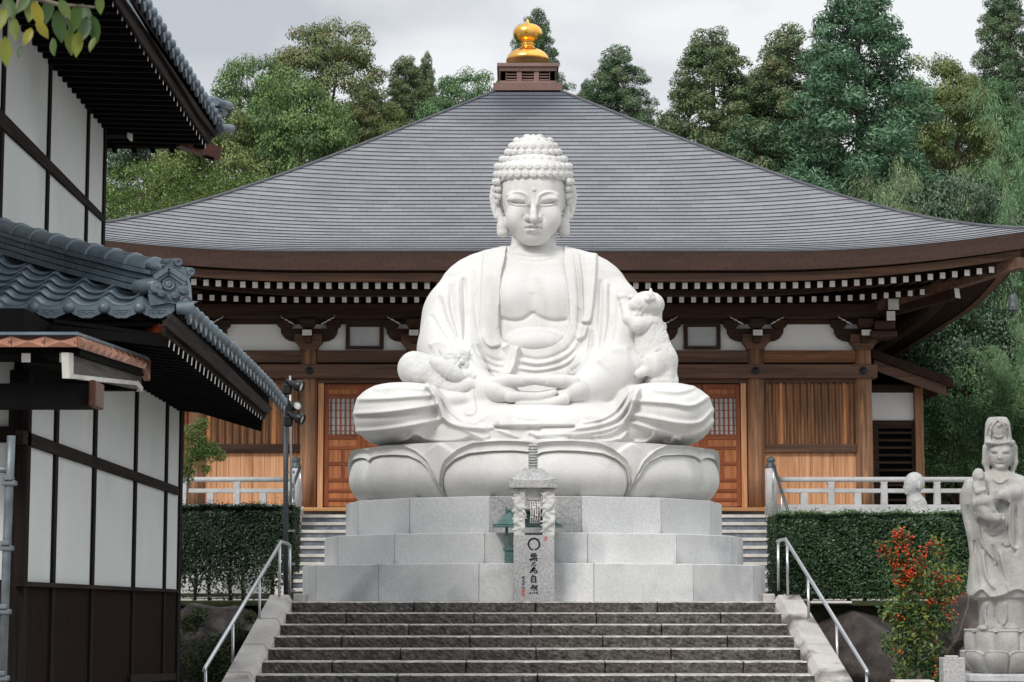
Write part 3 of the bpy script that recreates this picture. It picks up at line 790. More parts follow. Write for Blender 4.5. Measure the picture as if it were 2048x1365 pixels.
# doors in the bays either side of the centre, and the centre doors behind the statue
def door_leaf(x0, x1, mirror):
    zt, zb_ = Zp(769), FL+.05; y = YC+.01
    w = x1-x0; st = .085
    b = MB()
    b.box((x0, y, zb_), (x0+st, y+.05, zt), 0, .004); b.box((x1-st, y, zb_), (x1, y+.05, zt), 0, .004); b.box((x0+st*.5, y+.006, zt-.03), (x1-st*.5, y+.04, zt-.002))
    leaf = b.build('door', M['door'], hall)
    def rail(p0, p1): MB().box((x0+st, y+.003, Zp(p1)), (x1-st, y+.047, Zp(p0)), 0, .003).build('door_rail', M['door_x'], leaf)
    for p0, p1 in ((769,779),(789,797),(869,879),(893,899),(924,931),(957,964),(978,985),(997,1003)): rail(p0, min(p1, 1008))
    xm = (x0+x1)/2
    for p0, p1 in ((899, 924), (931, 957)): MB().box((xm-.035, y+.003, Zp(p1)+.001), (xm+.035, y+.047, Zp(p0)-.001), 0, .003).build('door_stile', M['door'], leaf)
    b = MB()
    b.box((x0+st, y+.02, zb_), (x1-st, y+.03, Zp(869))); b.build('door_panel', M['doorpan'], leaf)
    MB().box((x0+st, y+.02, Zp(789)), (x1-st, y+.03, Zp(779))).build('door_panel', M['doorpan'], leaf)
    MB().box((x0+st, y+.034, Zp(869)), (x1-st, y+.036, Zp(797))).build('paper_pane', M['paper'], leaf)
    n = 6
    for k in range(n):
        c = x0+st+(w-2*st)*(k+.5)/n
        MB().box((c-.016, y+.002, Zp(869)), (c+.016, y+.032, Zp(797)), 0, .003).build('lattice_bar', M['door'], leaf)
    b = MB()
    for py in (806, 821, 836, 851, 862): b.box((x0+st, y+.026, Zp(py)-.006), (x1-st, y+.033, Zp(py)+.006))
    b.build('lattice_crossbar', M['door'], leaf)
for i in (1, 3):
    x0, x1 = cx[i]+RC, cx[i+1]-RC; j = 11*sp_
    for xa in (x0+.02, x1-.02-j):
        MB().box((xa, YC-.05, FL+.02), (xa+j, YC+.08, Zp(767.2)), 0, .006).build('door_jamb', M['plank'], hall)
    xm = (x0+x1)/2
    door_leaf(x0+.03+j, xm, 0); door_leaf(xm+.004, x1-.03-j, 1)
xm = (cx[2]+cx[3])/2
xs = np.linspace(cx[2]+RC+.02, cx[3]-RC-.02, 5)
for k in range(4): door_leaf(xs[k], xs[k+1]-.004, 0)
# deck edge and body
MB().box((X(560), 40.55, FL-.075), (X(1565), 41.62, FL-.002), 0, .006).build('deck', M['deck'], hall)
MB().box((cx[0]-.4, 40.95, FL-1.62), (cx[-1]+1.4, 54.3, FL-.08)).build('stone_base', M['rail'], hall)
MB().box((cx[0]+.02, YC+.10, FL-.06), (cx[-1]-.02, 54.3, ZE+.2)).build('hall_wall', M['twd_x'], hall)
b = MB()
x0, x1 = X(340), cx[0]-RC
b.box((x0, YC+.05, FL-.05), (x1, YC+.09, Zp(800)))
for k in range(7): b.box((x0+(x1-x0)*k/6-.02, YC+.0, FL), (x0+(x1-x0)*k/6+.02, YC+.05, Zp(800)))
for k in range(9): b.box((x0, YC+.01, FL+k*.25), (x1, YC+.055, FL+.035+k*.25))
b.build('side_lattice', M['door'], hall)
MB().box((x0-.6, YC+.04, Zp(799)), (x1, YC+.10, Zp(702))).build('side_plaster_panel', M['plaster'], hall)
# annex at the right end
YA = 42.9
Xa = lambda px: P(px, 850, YA).x
Za = lambda py: P(1065, py, YA).z
MB().box((Xa(1828), YA-.12, FL-.1), (Xa(1845), YA+.1, Za(776)), 0, .01).build('annex_post', M['col_z'], hall)
MB().box((Xa(1742), YA, Za(841)), (Xa(1828), YA+.06, Za(786))).build('annex_plaster', M['plaster'], hall)
MB().box((Xa(1742), YA-.04, Za(852)), (Xa(1828), YA+.06, Za(841.4)), 0, .006).build('annex_lintel', M['twd_x'], hall)
MB().box((Xa(1735), YA-.05, Za(785.6)), (Xa(1850), YA+.3, Za(770)), 0, .006).build('annex_beam', M['twd_x'], hall)
b = MB(); t = .05
x0, x1, z0, z1 = Xa(1744), Xa(1827.5), FL-.08, Za(852.5)
b.box((x0, YA-.03, z0), (x0+.12, YA+.04, z1)); b.box((x1-t, YA-.03, z0), (x1, YA+.04, z1)); b.box((x0+.12, YA-.03, z1-t), (x1-t, YA+.04, z1))
for k in range(10): b.box((x0+.12, YA-.02, z1-.16-k*.15), (x1-t, YA+.03, z1-.115-k*.15))
aw = b.build('annex_window', M['twd_x'], hall)
MB().box((x0+.12, YA+.1, z0), (x1-t, YA+.14, z1-t)).build('dark_room', M['black'], aw)
b = MB()
pa, pb = P(1748, 720, YA-.9), P(1893, 772, YA-.9)
dn = Vector((0, 0, -.20))
b.prism([pa, pb, pb+dn, pa+dn], (0, .10, 0), 0)
vb = b.build('annex_verge', M['tw_x'], hall)
b = MB(); pa2, pb2 = P(1745, 698, YA-1.0), P(1906, 757, YA-1.0)
b.prism([pa2, pb2, pb2+dn*.9, pa2+dn*.9], (0, 5.0, 0), 0); b.build('annex_roof', M['twd_y'], hall)
MB().box((Xa(1737), YA+.2, FL-.1), (Xa(1843), YA+4.5, Za(770))).build('annex_wall', M['twd_x'], hall)
# bell hanging from the corner
p = P(2026, 588, 39.05)
wb = thing('wind_bell', 'green bronze wind bell hanging from the right roof corner', 'bell', (p.x, p.y, p.z-.34))
b = MB(); s1 = 39.05/FPX
b.lathe((p.x, p.y, p.z), [(5*s1, 0), (8.2*s1, -.035), (9.4*s1, -.09), (10*s1, -.24), (12*s1, -.30)], 16)
b.build('bell_body', M['bronze'], wb)
MB().tube([p+Vector((0,0,.22)), p], .012, 6).build('hanger', M['bronze'], wb)
MB().lathe((p.x, p.y, p.z-.25), [(10*s1, 0), (13*s1, -.05), (6*s1, -.10), (1*s1, -.12)], 8, sm=False).build('clapper_plate', M['bronze'], wb)
# ================================================================ the seated statue
BY = 30.6
def B(px, py, v): return P(px, py, BY+v)
S1 = BY/FPX*1.005                    # metres per photo pixel at the statue
ZS = P(1067, 886, BY-2.2).z          # seat level (top of the lotus)
buddha = thing('buddha_statue', 'huge white stone Buddha seated cross-legged on a lotus with hands folded in its lap', 'statue', (B(1067, 885, 0).x, BY, ZS))
CXB = B(1067, 600, .1).x

# ---- robe and legs
f = Field((CXB-2.72, BY-2.62, ZS-.03), (CXB+2.72, BY+1.15, P(1067, 478, BY).z), .0132)
tab = [(490, 30, .20), (497, 75, .30), (503, 100, .36), (512, 128, .42), (523, 150, .48), (536, 167, .545), (549, 179, .59), (567, 190, .64), (585, 199, .68), (624, 215, .74), (668, 226, .80), (700, 231, .86), (760, 236, .95), (900, 240, 1.0)]
tz = np.array([B(1067, t[0], .15).z for t in tab])[::-1]; ta = np.array([t[1]*S1*1.005 for t in tab])[::-1]; tb = np.array([t[2] for t in tab])[::-1]
ztop = tz[-1]
def torso(X, Y, Z, ins=0.0, yc=BY+.15):
    a = np.interp(Z, tz, ta)-ins; b = np.interp(Z, tz, tb)-ins; a = np.maximum(a, .05); b = np.maximum(b, .05)
    q = (np.abs(X-CXB)/a)**2.35+(np.abs(Y-yc)/b)**2.2
    d = (q**(1/2.27)-1)*np.minimum(a, b)*.8
    return np.maximum(d, (Z-ztop-.02))
f.put(lambda X, Y, Z: torso(X, Y, Z), (-9, 0, 0), (9, 99, 99))
# forearms and sleeves
for pts, rr in (([(912, 630, -.02), (903, 700, -.34), (925, 752, -.95), (975, 786, -1.42)], [.46, .46, .35, .20]),
                ([(1224, 630, -.02), (1240, 708, -.38), (1218, 752, -.95), (1160, 786, -1.40)], [.46, .48, .38, .22])):
    f.chain([B(*p) for p in pts], rr, .12)
f.ell(B(1225, 742, -.75), (.62, .55, .30), .12)
# opening of the robe over the chest
op = [(1016, 470), (1010, 515), (1003, 545), (1000, 588), (998, 643), (1003, 676), (1020, 690), (1050, 697), (1080, 697), (1108, 690), (1126, 676), (1138, 650), (1140, 624), (1137, 588), (1128, 530), (1118, 470)]
rop = Relief(940, 440, 1200, 740); rop.poly(op, 1.0, 1.6, 5)
def opening(X, Y, Z):
    px, py = proj(X, Y, Z); inside = rop.at(px, py)
    return np.where(Y < BY+.1, (.5-inside)*.22, 1.0)
sl = f.sub((CXB-1, BY-1.2, P(1067, 705, BY-.6).z), (CXB+1, BY+.2, 99)); 
X_, Y_, Z_ = f.xyz(sl); oo = np.where(torso(X_, Y_, Z_, -.1) < .12, opening(X_, Y_, Z_), 1.0); f.d[sl] = np.maximum(f.d[sl], -oo)
# crossed legs
for px, sg in ((811, -1), (1322, 1)):
    c = B(px, 832, -1.0)
    def knee(X, Y, Z, c=c, sg=sg):
        x = np.abs(X-c[0])/(.715); y = np.abs(Y-c[1])/1.12; z = np.abs(Z-c[2])/.445
        q = (x**2.3+y**2.1)**(2.5/2.2)+z**2.5
        return (q**(1/2.5)-1)*.44
    f.put(knee, (c[0]-1.1, c[1]-1.5, c[2]-.8), (c[0]+1.1, c[1]+1.5, c[2]+.8), .05)
    f.cap(B(1067+sg*95, 835, -.2), B(px+sg*-20, 832, -1.0), .50, .40, .1)
c = B(1067, 874, -.9)
f.ell(c, (2.0, 1.27, .525), .14)
f.ell(B(905, 803, -1.22), (.36, .42, .15), .10)
def hemslab(X, Y, Z):
    q = ((X-CXB)/2.28)**2+((Y-BY+.25)/2.02)**2
    z0, z1 = ZS-.05, P(1067, 862, BY-2.2).z
    dz = np.abs(Z-(z0+z1)/2)-(z1-z0)/2
    return np.maximum((np.sqrt(q)-1)*2.0+np.clip((Z-z0)*1.1, 0, 1), dz)
f.put(hemslab, (-9, 0, 0), (9, 99, P(1067, 840, BY-2).z), .03)
r = Relief(690, 470, 1450, 910)
A = .05
for pts, a, w in [  # ridges over the knees
    ([(745,778),(800,774),(857,778)], .015, 5), ([(712,799),(770,797),(820,793),(870,790)], .018, 4.6), ([(704,828),(760,825),(820,818),(880,808)], .023, 4.8), ([(704,864),(760,861),(830,850),(890,837)], .023, 4.8),
    ([(1305,779),(1357,783),(1392,774)], .015, 5), ([(1262,801),(1338,806),(1385,811),(1420,792)], .019, 4.6), ([(1258,829),(1310,838),(1360,847),(1400,845),(1430,816)], .023, 4.8), ([(1255,843),(1320,864),(1370,872),(1408,862),(1430,838)], .023, 4.8)]:
    r.ridge(pts, a, w, taper=.06)
    r.ridge([(x, y+10) for x, y in pts], -.006, 5, taper=.1)
for pts, w, a in [  # cords and sash edges
    ([(851,768),(868,788),(879,816),(892,840),(922,853),(975,857)], 5.5, .08), ([(866,770),(884,796),(900,822),(925,842),(955,848)], 3, .035),
    ([(1272,772),(1262,795),(1240,830),(1210,847),(1153,858),(1080,862)], 5, .07), ([(1262,774),(1250,795),(1226,826),(1200,840),(1165,846)], 3.5, .05), ([(1280,774),(1270,797),(1252,836),(1222,857),(1160,868),(1062,870)], 4.5, .06),
    ([(1140,875),(1200,872),(1232,862),(1253,845)], 3.5, .04)]:
    r.ridge(pts, a, w, taper=.03)
# lap cloth: tongue of cloth on the left, curled ends, front edge
r.step([(944,772),(950,800),(952,822),(942,831),(926,828)], .04, 9, 1.5, side=1)
r.step([(1000,848),(985,830),(975,828),(962,836),(945,844),(922,848)], .05, 8, 1.5, side=-1)
r.ridge([(1166,832),(1180,838),(1200,838),(1225,822)], .035, 3.5)
r.ridge([(1045,830),(1067,832),(1085,830)], -.02, 2); r.ridge([(1035,839),(1062,843),(1080,840)], -.025, 2.5)
r.poly([(988,853),(1150,852),(1150,858),(1110,866),(1060,862),(1050,874),(1030,868),(1020,862),(990,858)], -.10, 1.2, 1)
# frilled hem
r.step([(793,888),(815,880),(826,871),(840,874),(850,880),(890,884),(925,880),(940,874),(958,880),(975,884),(1010,886)], .06, 9, 1.3, side=-1)
r.step([(922,862),(935,866),(950,872),(965,878),(980,874),(975,862),(985,858),(1010,868),(1045,880)], .05, 7, 1.3, side=-1)
r.step([(1250,884),(1235,879),(1225,882),(1200,884),(1185,878)], .05, 6, 1.2, side=1)
for pts in ([(1190,884),(1230,882),(1246,874),(1255,863)], [(1268,884),(1290,884),(1303,874),(1310,864)], [(1325,886),(1340,885),(1348,876),(1362,879)], [(1050,874),(1055,866),(1065,867),(1080,874),(1140,878)], [(1050,878),(1110,883),(1190,882)]):
    r.ridge(pts, .05, 3.5)
# robe: lapels, overlaps and folds
r.step([(969,500),(965,527),(962,588),(960,653),(967,682),(982,695),(1004,690)], .045, 26, 1.2, side=-1, taper=.03)
for pts, a, w in [([(927,556),(930,632),(928,700)], -.05, 4), ([(900,570),(904,617),(917,668),(926,700)], -.045, 3.5), ([(878,592),(888,632),(906,668),(922,698)], -.045, 3.5), ([(862,630),(877,657),(895,682),(912,697)], -.03, 3),
                  ([(947,538),(949,588),(953,642),(962,672)], -.02, 3), ([(914,556),(917,620),(924,680)], .025, 5), ([(890,590),(897,630),(912,675)], .025, 5),
                  ([(1202,560),(1199,642),(1195,718)], -.04, 4), ([(1220,570),(1219,642),(1207,700)], -.03, 3), ([(1212,560),(1210,640),(1202,700)], .025, 5), ([(1236,590),(1234,650),(1226,690)], -.02, 3),
                  ([(1148,500),(1155,552),(1159,606),(1157,653),(1148,682),(1126,708)], -.035, 2.6), ([(1160,502),(1167,560),(1168,620),(1163,655)], -.025, 2.2), ([(1153,500),(1161,552),(1164,606),(1162,653),(1152,688),(1130,716)], .025, 3),
                  ([(1194,508),(1192,560),(1190,590)], .0, 2),
                  ([(945,690),(960,715),(985,732),(1008,736)], -.03, 3), ([(938,700),(950,725),(975,742),(1000,748)], -.03, 3), ([(955,690),(972,712),(992,722),(1010,722)], -.025, 3),
                  ([(1036,712),(1075,720),(1112,712),(1140,695)], -.035, 3.2), ([(1033,728),(1075,734),(1120,724),(1150,702)], -.035, 3.2), ([(1030,742),(1078,746),(1130,734),(1160,708)], -.03, 3), ([(1140,745),(1162,728),(1178,700),(1184,660)], -.04, 3), ([(1160,750),(1182,726),(1190,690)], -.03, 3),
                  ([(1036,720),(1075,727),(1115,718),(1145,698)], .02, 4), ([(1032,735),(1075,740),(1125,729),(1155,705)], .02, 4)]:
    r.ridge(pts, a, max(w, 3.6), taper=.15)
r.step([(1194,505),(1193,540),(1191,570),(1189,590),(1186,615),(1180,643),(1162,645)], .05, 22, 1.2, side=1, taper=.02)
r.step([(1176,652),(1172,668),(1166,676),(1152,680)], .045, 14, 1.2, side=1, taper=.05)
r.step([(1002,695),(1010,690),(1025,676),(1040,674),(1063,683)], .05, 8, 1.2, side=1, taper=.05)
r.poly([(1026,678),(1060,680),(1040,694),(1034,712),(1028,735),(1018,755),(1000,755),(1016,735),(1024,705),(1028,688)], .06, 2.0, 2)
r.ridge([(1046,684),(1034,700),(1030,725),(1018,752)], .03, 3)
r.step([(855,690),(868,683),(882,682),(896,688),(910,694)], .05, 12, 1.5, side=1)
r.step([(1190,726),(1207,708),(1230,695),(1262,692)], .05, 20, 1.5, side=1, taper=.1)
carve(f, r, BY+.35)
robe = f.build('robe', M['statue'], buddha)

# ---- chest, hands, neck: the skin surface; head with face
fb = Field((CXB-1.0, BY-2.15, P(1067, 830, BY-1.8).z), (CXB+1.0, BY+.75, P(1067, 470, BY).z), .0125)
fb.put(lambda X, Y, Z: torso(X, Y, Z, .075), (CXB-.75, BY-1.3, P(1067, 720, BY-.6).z), (CXB+.75, BY+.6, 99))
fb.put(lambda X, Y, Z: np.abs(X-CXB)-.70, (-9, 0, 0), (9, 99, 99), op='i')
for px in (1031, 1102): fb.ell(B(px, 600, -.24), (.29, .33, .32), .22)
fb.ell(B(1067, 692, -.40), (.52, .36, .20), .05)
nk = [B(1067, 535, .22), B(1067, 470, .26)]
fb.cap(nk[0], nk[1], .36, .325, .10)
rb = Relief(960, 470, 1180, 720)
rb.ridge([(1018,507),(1040,512),(1070,515),(1100,512),(1117,507)], -.028, 2.2); rb.ridge([(1036,519),(1072,524),(1112,518)], -.02, 2.2)
rb.ridge([(998,636),(1012,641),(1028,643),(1046,640),(1058,632),(1066,624)], -.035, 4.0, taper=.05); rb.ridge([(1066,624),(1076,633),(1092,640),(1112,643),(1136,640)], -.035, 4.0, taper=.05)
rb.ridge([(1066,585),(1066,605),(1066,626)], -.012, 8)
rb.step([(1003,690),(1012,674),(1035,661),(1067,657),(1100,660),(1122,668),(1134,680)], .05, 12, 1.3, side=1)
carve(fb, rb, BY+.1)
# hands, laid one on the other, thumbs touching
hv = -1.62
def fing(pts, v, rr): fb.chain([B(px, py, v+dv) for px, py, dv in pts], [q*S1*1.12 for q in rr], .010)
fb.ell(B(996, 784, hv+.13), (.205, .26, .178), .05); fb.ell(B(1013, 790, hv+.08), (.20, .24, .135), .05)
fb.ell(B(1149, 784, hv+.13), (.215, .26, .178), .05); fb.ell(B(1128, 792, hv+.10), (.20, .22, .115), .05)
fb.cap(B(990, 782, hv+.2), B(962, 778, -1.15), .19, .20, .06); fb.cap(B(1156, 782, hv+.2), B(1186, 776, -1.15), .19, .22, .06)
fing([(998,768,.02),(1018,763,-.06),(1045,762,-.08),(1066,760.5,-.08)], hv, [14, 12, 10.2, 8.6])
fing([(1146,768,.02),(1124,763.5,-.06),(1098,762,-.08),(1074,760.5,-.08)], hv, [14, 12, 10.2, 8.6])
for q, (v, dy) in enumerate(((hv-.12, 0), (hv+.02, -1.5), (hv+.15, -2.5), (hv+.27, -3))):
    k = (1.0, 1.06, 1.0, .88)[q]
    fing([(1020,794+dy,0),(1045,794+dy,0),(1045+30*k,795+dy,0),(1045+54*k,790+dy,0),(1045+64*k,785+dy,0)], v, [10, 8.6, 8.2, 7.2, 5.2])
    fing([(1128,800+dy,0),(1104,806+dy,0),(1104-30*k,808.5+dy,0),(1104-58*k,808.5+dy,0),(1104-68*k,808+dy,0)], v, [10, 8.4, 8.0, 7.2, 5.6])
rh = Relief(960, 745, 1190, 825)
rh.ridge([(1064,754),(1050,753),(1043,757),(1047,766),(1062,766)], -.010, 1.0); rh.ridge([(1074,754),(1086,753),(1093,758),(1090,766),(1078,766)], -.010, 1.0)
carve(fb, rh, BY-.9)
body = fb.build('body', M['statue'], buddha)

# ---- head
hx = 1066.5
f = Field((CXB-.66, BY-.78, P(1067, 510, BY).z), (CXB+.66, BY+.95, P(1067, 335, BY).z), .0092)
H = lambda px, py, vp: B(px, py, .10+vp*S1)
f.ell(H(hx, 385, 8), (70*S1, 86*S1, 72*S1), .0)
def face(X, Y, Z):
    c = H(hx, 414, 0)
    zz_ = (Z-c.z)/(80.5*S1); x = np.abs(X-c.x)/(57.8*S1*(1-.10*np.clip(-zz_, 0, 1)**2)); y = np.abs(Y-c.y)/(82*S1)
    q = (x**2.35+y**2.35)+np.abs(zz_)**2.5
    return (q**(1/2.42)-1)*.42
f.put(face, (CXB-.7, BY-.9, 0), (CXB+.7, BY+.9, 99), .04)
f.cap(H(hx, 455, 16), H(hx, 515, 18), .30, .345, .02)
for sg in (-1, 1):
    f.ell(H(hx+sg*31, 437, -54), (23*S1, 24*S1, 28*S1), .10)                # cheek
    f.ell(H(hx+sg*31.5, 400, -62.0), (22*S1, 14*S1, 9.0*S1), .05)          # eyelid over the eye
    f.ell(H(hx+sg*10, 436.5, -81), (6.3*S1, 9*S1, 6.6*S1), .03)          # nostril wing
f.ell(H(hx, 474, -52), (30*S1, 18*S1, 17*S1), .14)                          # chin
f.chain([H(hx, 388, -76), H(hx, 405, -80), H(hx, 425, -91), H(hx, 438, -97.5)], [5.0*S1, 5.2*S1, 6.4*S1, 8.0*S1], .035)
f.ell(H(hx, 454, -63), (27*S1, 16*S1, 17*S1), .10)
rf = Relief(980, 340, 1155, 520, .5)
for sg in (-1, 1):
    q = lambda pts: [(hx+sg*x, y) for x, y in pts]
    rf.step(q([(55,393),(47,386),(33,382.5),(20,385),(11,391),(7,402),(6.5,415)]), .046, 7, .9, side=-sg, taper=.1)     # brow edge
    rf.ridge(q([(50,401),(34,397),(17,401)]), .018, 5, taper=.1)
    rf.ridge(q([(51,401.5),(40,405),(30,407.2),(20,408),(13,407.4)]), -.030, 1.35, taper=.12)                                # eye slit
    rf.ridge(q([(46,407),(34,410.5),(22,411),(14,409)]), .012, 1.8); rf.ridge(q([(46,410),(34,413.5),(22,413.5)]), -.008, 1.5)
    rf.ridge(q([(19,430),(21,438),(17,445)]), -.012, 2.2)
    rf.ridge(q([(16,443),(12,445.5),(6,446)]), -.018, 1.8)
rf.ridge([(1049,456.4),(1056,456.8),(1063,455.2),(1067,456.6),(1071,455.2),(1078,456.8),(1085,456.4)], -.034, 1.5, taper=.1)
rf.ridge([(1054,452),(1062,450.8),(1067,452),(1072,450.8),(1080,452)], .020, 2.4); rf.ridge([(1053,459.5),(1067,461.3),(1081,459.5)], .026, 3.2)
rf.ridge([(1054,467),(1067,468.5),(1080,467)], -.018, 2.6)

carve(f, rf, BY-.10, .15)
f.ell(H(1068, 380.5, -80), (5.2*S1, 5*S1, 5.2*S1), .004)
for sg in (-1, 1):                                                           # long ears
    e = lambda x, y, v: H(hx+sg*x, y, v)
    f.chain([e(79, 377, 16), e(81, 395, 16), e(79, 415, 14), e(74, 435, 8)], [6.5*S1, 7*S1, 6*S1, 5*S1], .01)
    f.chain([e(70, 380, 10), e(70, 420, 6), e(64, 440, 2)], [7*S1, 7*S1, 7*S1], .03)
    f.ell(e(62, 455, 4), (11.5*S1, 13*S1, 20*S1), .03); f.ell(e(61, 466, 2), (12*S1, 11*S1, 10*S1), .02)
    f.ell(e(74, 415, -2), (4*S1, 9*S1, 16*S1), .02, 's')
head = f.build('head', M['statue'], buddha)

# ---- hair: cap, topknot dome and rows of snail curls
f = Field((CXB-.70, BY-.72, P(1067, 425, BY).z), (CXB+.70, BY+1.0, P(1067, 262, BY).z), .014)
f.ell(H(hx, 357, 10), (77.5*S1, 90*S1, 53*S1), 0); f.ell(H(hx, 385, 14), (75*S1, 80*S1, 40*S1), .02)
f.ell(H(1067.5, 306, 10), (49*S1, 54*S1, 32*S1), .06)
rq = Relief(960, 330, 1180, 500); rq.poly([(1003,500),(1002.5,366),(1008,361),(1030,359.5),(1067,359),(1104,359.5),(1125,361),(1130.5,366),(1130,500)], 1, 1.2, 1)
sl = f.all(); X_, Y_, Z_ = f.xyz(sl); px_, py_ = proj(X_, Y_, Z_); cut = np.where(Y_ < BY+.05, (.5-rq.at(px_, py_))*.2, 1.0); f.d = np.maximum(f.d, -cut).astype(np.float32)
hair = f.build('hair', M['statue'], buddha)
b = MB(); rc = 8.6*S1
prof_c = [(1.0, -.35), (1.0, .05), (.86, .42), (.64, .62), (.58, .56), (.42, .74), (.16, .86), (.02, .90)]
def curl(p, n, k=1.0): b.lathe(p, [(r_*rc*k, z_*rc*k) for r_, z_ in prof_c], 10, axis=n, caps=False)
for ri, (py, hw, dp, cnt) in enumerate([(349, 77.5, 92, 30), (333.5, 76, 90, 29), (319, 66.5, 78, 26), (305, 53, 60, 20), (292.5, 46.5, 52, 18), (282, 35, 40, 13), (275, 17, 20, 7)]):
    for i in range(cnt):
        t = 2*PI*(i+.5*(ri % 2))/cnt
        if math.cos(t) < -.55: continue
        x, v = math.sin(t)*(hw-3.5), -math.cos(t)*(dp-3.5)
        o_ = (1, 1, 1, 1.07, 1.03, 1.10, 1.1)[ri]; p = H(hx+x*o_, py, 10+v*o_); n = Vector((math.sin(t)/hw, -math.cos(t)/dp, (.002, .005, .010, .006, .008, .020, .05)[ri]))
        curl(p, n, (1.0, .98, .95, .92, .92, .9, .85)[ri])
for py, xx, vv in ((364, 77, -30), (378, 76.5, -22), (391, 74.5, -18), (403, 72, -14), (364, 72, -47), (378, 70, -40), (392, 69, -32)):
    for sg in (-1, 1): curl(H(hx+sg*xx, py, 10+vv), Vector((sg, -.7, 0)), .85)
b.build('hair_curls', M['statue'], buddha)

# ---- the two cats
def cat_label(t, l, loc): return thing('cat_statue', l, 'cat statue', loc)
cl = cat_label(0, 'stone cat asleep on the knee of the seated statue, curled with its chin up', B(870, 770, -1.1))
f = Field(B(785, 800, -1.95), B(985, 690, -.35), .0125)
f.lo = np.array((B(785, 800, -1.4).x-.05, BY-1.95, B(785, 805, -1.4).z), dtype=np.float32)
f = Field((B(785, 800, -1.4).x-.05, BY-1.95, B(785, 806, -1.4).z), (B(985, 800, -1.4).x, BY-.45, B(900, 686, -1.0).z), .0100)
C = lambda px, py, v: B(px, py, v)
f.ell(C(829, 738, -1.05), (33*S1, .34, 34*S1), 0); f.ell(C(862, 739, -1.05), (50*S1, .34, 28*S1), .08); f.ell(C(850, 745, -1.25), (34*S1, .2, 26*S1), .06)

f.chain([C(856, 745, -1.34), C(874, 766, -1.38), C(897, 779, -1.40), C(920, 779, -1.42), C(938, 771, -1.46), C(948, 774, -1.46)], [20*S1, 17*S1, 14.5*S1, 13.5*S1, 12.5*S1, 11*S1], .03)
f.ell(C(895, 740, -1.43), (39*S1, .12, 17*S1), .006, ry=R(31))
f.ell(C(913, 720, -1.20), (27*S1, .19, 21.5*S1), .006)
f.ell(C(912, 729, -1.34), (11*S1, .09, 8*S1), .03); f.ell(C(905, 726, -1.35), (8*S1, .07, 7*S1), .02); f.ell(C(922, 725.5, -1.35), (8*S1, .07, 7*S1), .02)
f.ell(C(928, 735, -1.24), (15*S1, .14, 14*S1), .02)
for t, a_ in (((878, 698), (890, 712)), ((939.5, 701), (930, 712))):
    f.cap(C(*a_, -1.17), C(*t, -1.18), 10*S1, 1.8*S1, .015)
f.chain([C(941, 728, -1.08), C(955, 742, -1.15), C(963, 750, -1.2)], [11*S1, 9.5*S1, 8*S1], .03)
f.chain([C(925, 748, -1.35), C(938, 750, -1.42), C(946, 755, -1.44)], [9*S1, 9*S1, 8*S1], .02)
rc_ = Relief(785, 680, 990, 810, .5)
rc_.ridge([(892,713),(899,710),(907,712)], -.018, 1.7, taper=.2); rc_.ridge([(922,712),(927,710.5),(933,714)], -.018, 1.7, taper=.2); rc_.ridge([(917,713.5),(919,715)], .03, 2.5)
rc_.ridge([(909,729),(914,727),(917.5,722.5),(921,728),(927,732.5)], -.022, 1.7, taper=.1)
rng = random.Random(3)
for _ in range(150):
    x, y = rng.uniform(800, 930), rng.uniform(708, 782); rc_.ridge([(x, y), (x+rng.uniform(-2, 4), y+6)], -.006, 1.0, 1)
carve(f, rc_, BY-.6)
f.build('cat_body', M['catgray'], cl)
cr2 = cat_label(0, 'white stone cat standing upright against the arm of the seated statue', B(1310, 775, -1.0))
f = Field((B(1228, 780, -1.1).x, BY-1.65, B(1300, 792, -1.1).z), (B(1368, 780, -1.0).x, BY-.25, B(1300, 572, -1.0).z), .0105)
f.ell(C(1294, 609, -.95), (33*S1, .24, 25.5*S1), 0); f.ell(C(1270, 613, -.98), (16*S1, .13, 12.5*S1), .05); f.ell(C(1308, 612, -.95), (19*S1, .20, 21*S1), .04)
f.cap(C(1295, 599, -1.20), C(1301.5, 578, -1.17), 6*S1, 1.6*S1, .01); f.cap(C(1305, 597, -1.19), C(1301.8, 578, -1.17), 5.5*S1, 1.6*S1, .01); f.ell(C(1300, 592, -1.195), (7*S1, .04, 9*S1), .01); f.cap(C(1312, 597, -.85), C(1314, 588, -.85), 7*S1, 2*S1, .02)
f.chain([C(1244, 595, -.92), C(1247, 608, -.95), C(1257, 638, -1.05), C(1277, 651, -1.08), C(1296, 650, -1.02)], [9.5*S1, 8*S1, 11.5*S1, 16*S1, 20*S1], .03)
f.ell(C(1276, 632, -.98), (15*S1, .12, 12*S1), .04)
f.ell(C(1243, 594, -.93), (9.5*S1, .075, 8*S1), .015); f.ell(C(1262, 595, -.80), (7*S1, .06, 5.5*S1), .02)
f.chain([C(1300, 640, -.92), C(1305, 680, -.92), C(1319, 722, -.95), C(1322, 752, -.98)], [24*S1, 30*S1, 34*S1, 30*S1], .06)
f.chain([C(1290, 660, -.95), C(1294, 700, -.95), C(1300, 730, -1.0)], [20*S1, 22*S1, 22*S1], .06)
f.ell(C(1308, 730, -1.13), (27*S1, .15, 25*S1), .03); f.chain([C(1290, 742, -1.18), C(1276, 748, -1.22)], [11*S1, 8.5*S1], .03)
f.cap(C(1327, 650, -.85), C(1329, 658, -.85), 6*S1, 5*S1, .03)
f.chain([C(1344, 742, -.98), C(1349, 760, -1.02), C(1350, 780, -1.05)], [8*S1, 7*S1, 6.5*S1], .03)
f.ell(C(1320, 765, -1.0), (32*S1, .2, 14*S1), .03)
rc_ = Relief(1225, 570, 1370, 795, .5)
rc_.ridge([(1270,632),(1290,633),(1318,632)], -.015, 2); rc_.ridge([(1262,664),(1275,668),(1292,664),(1308,645)], -.02, 2.5)
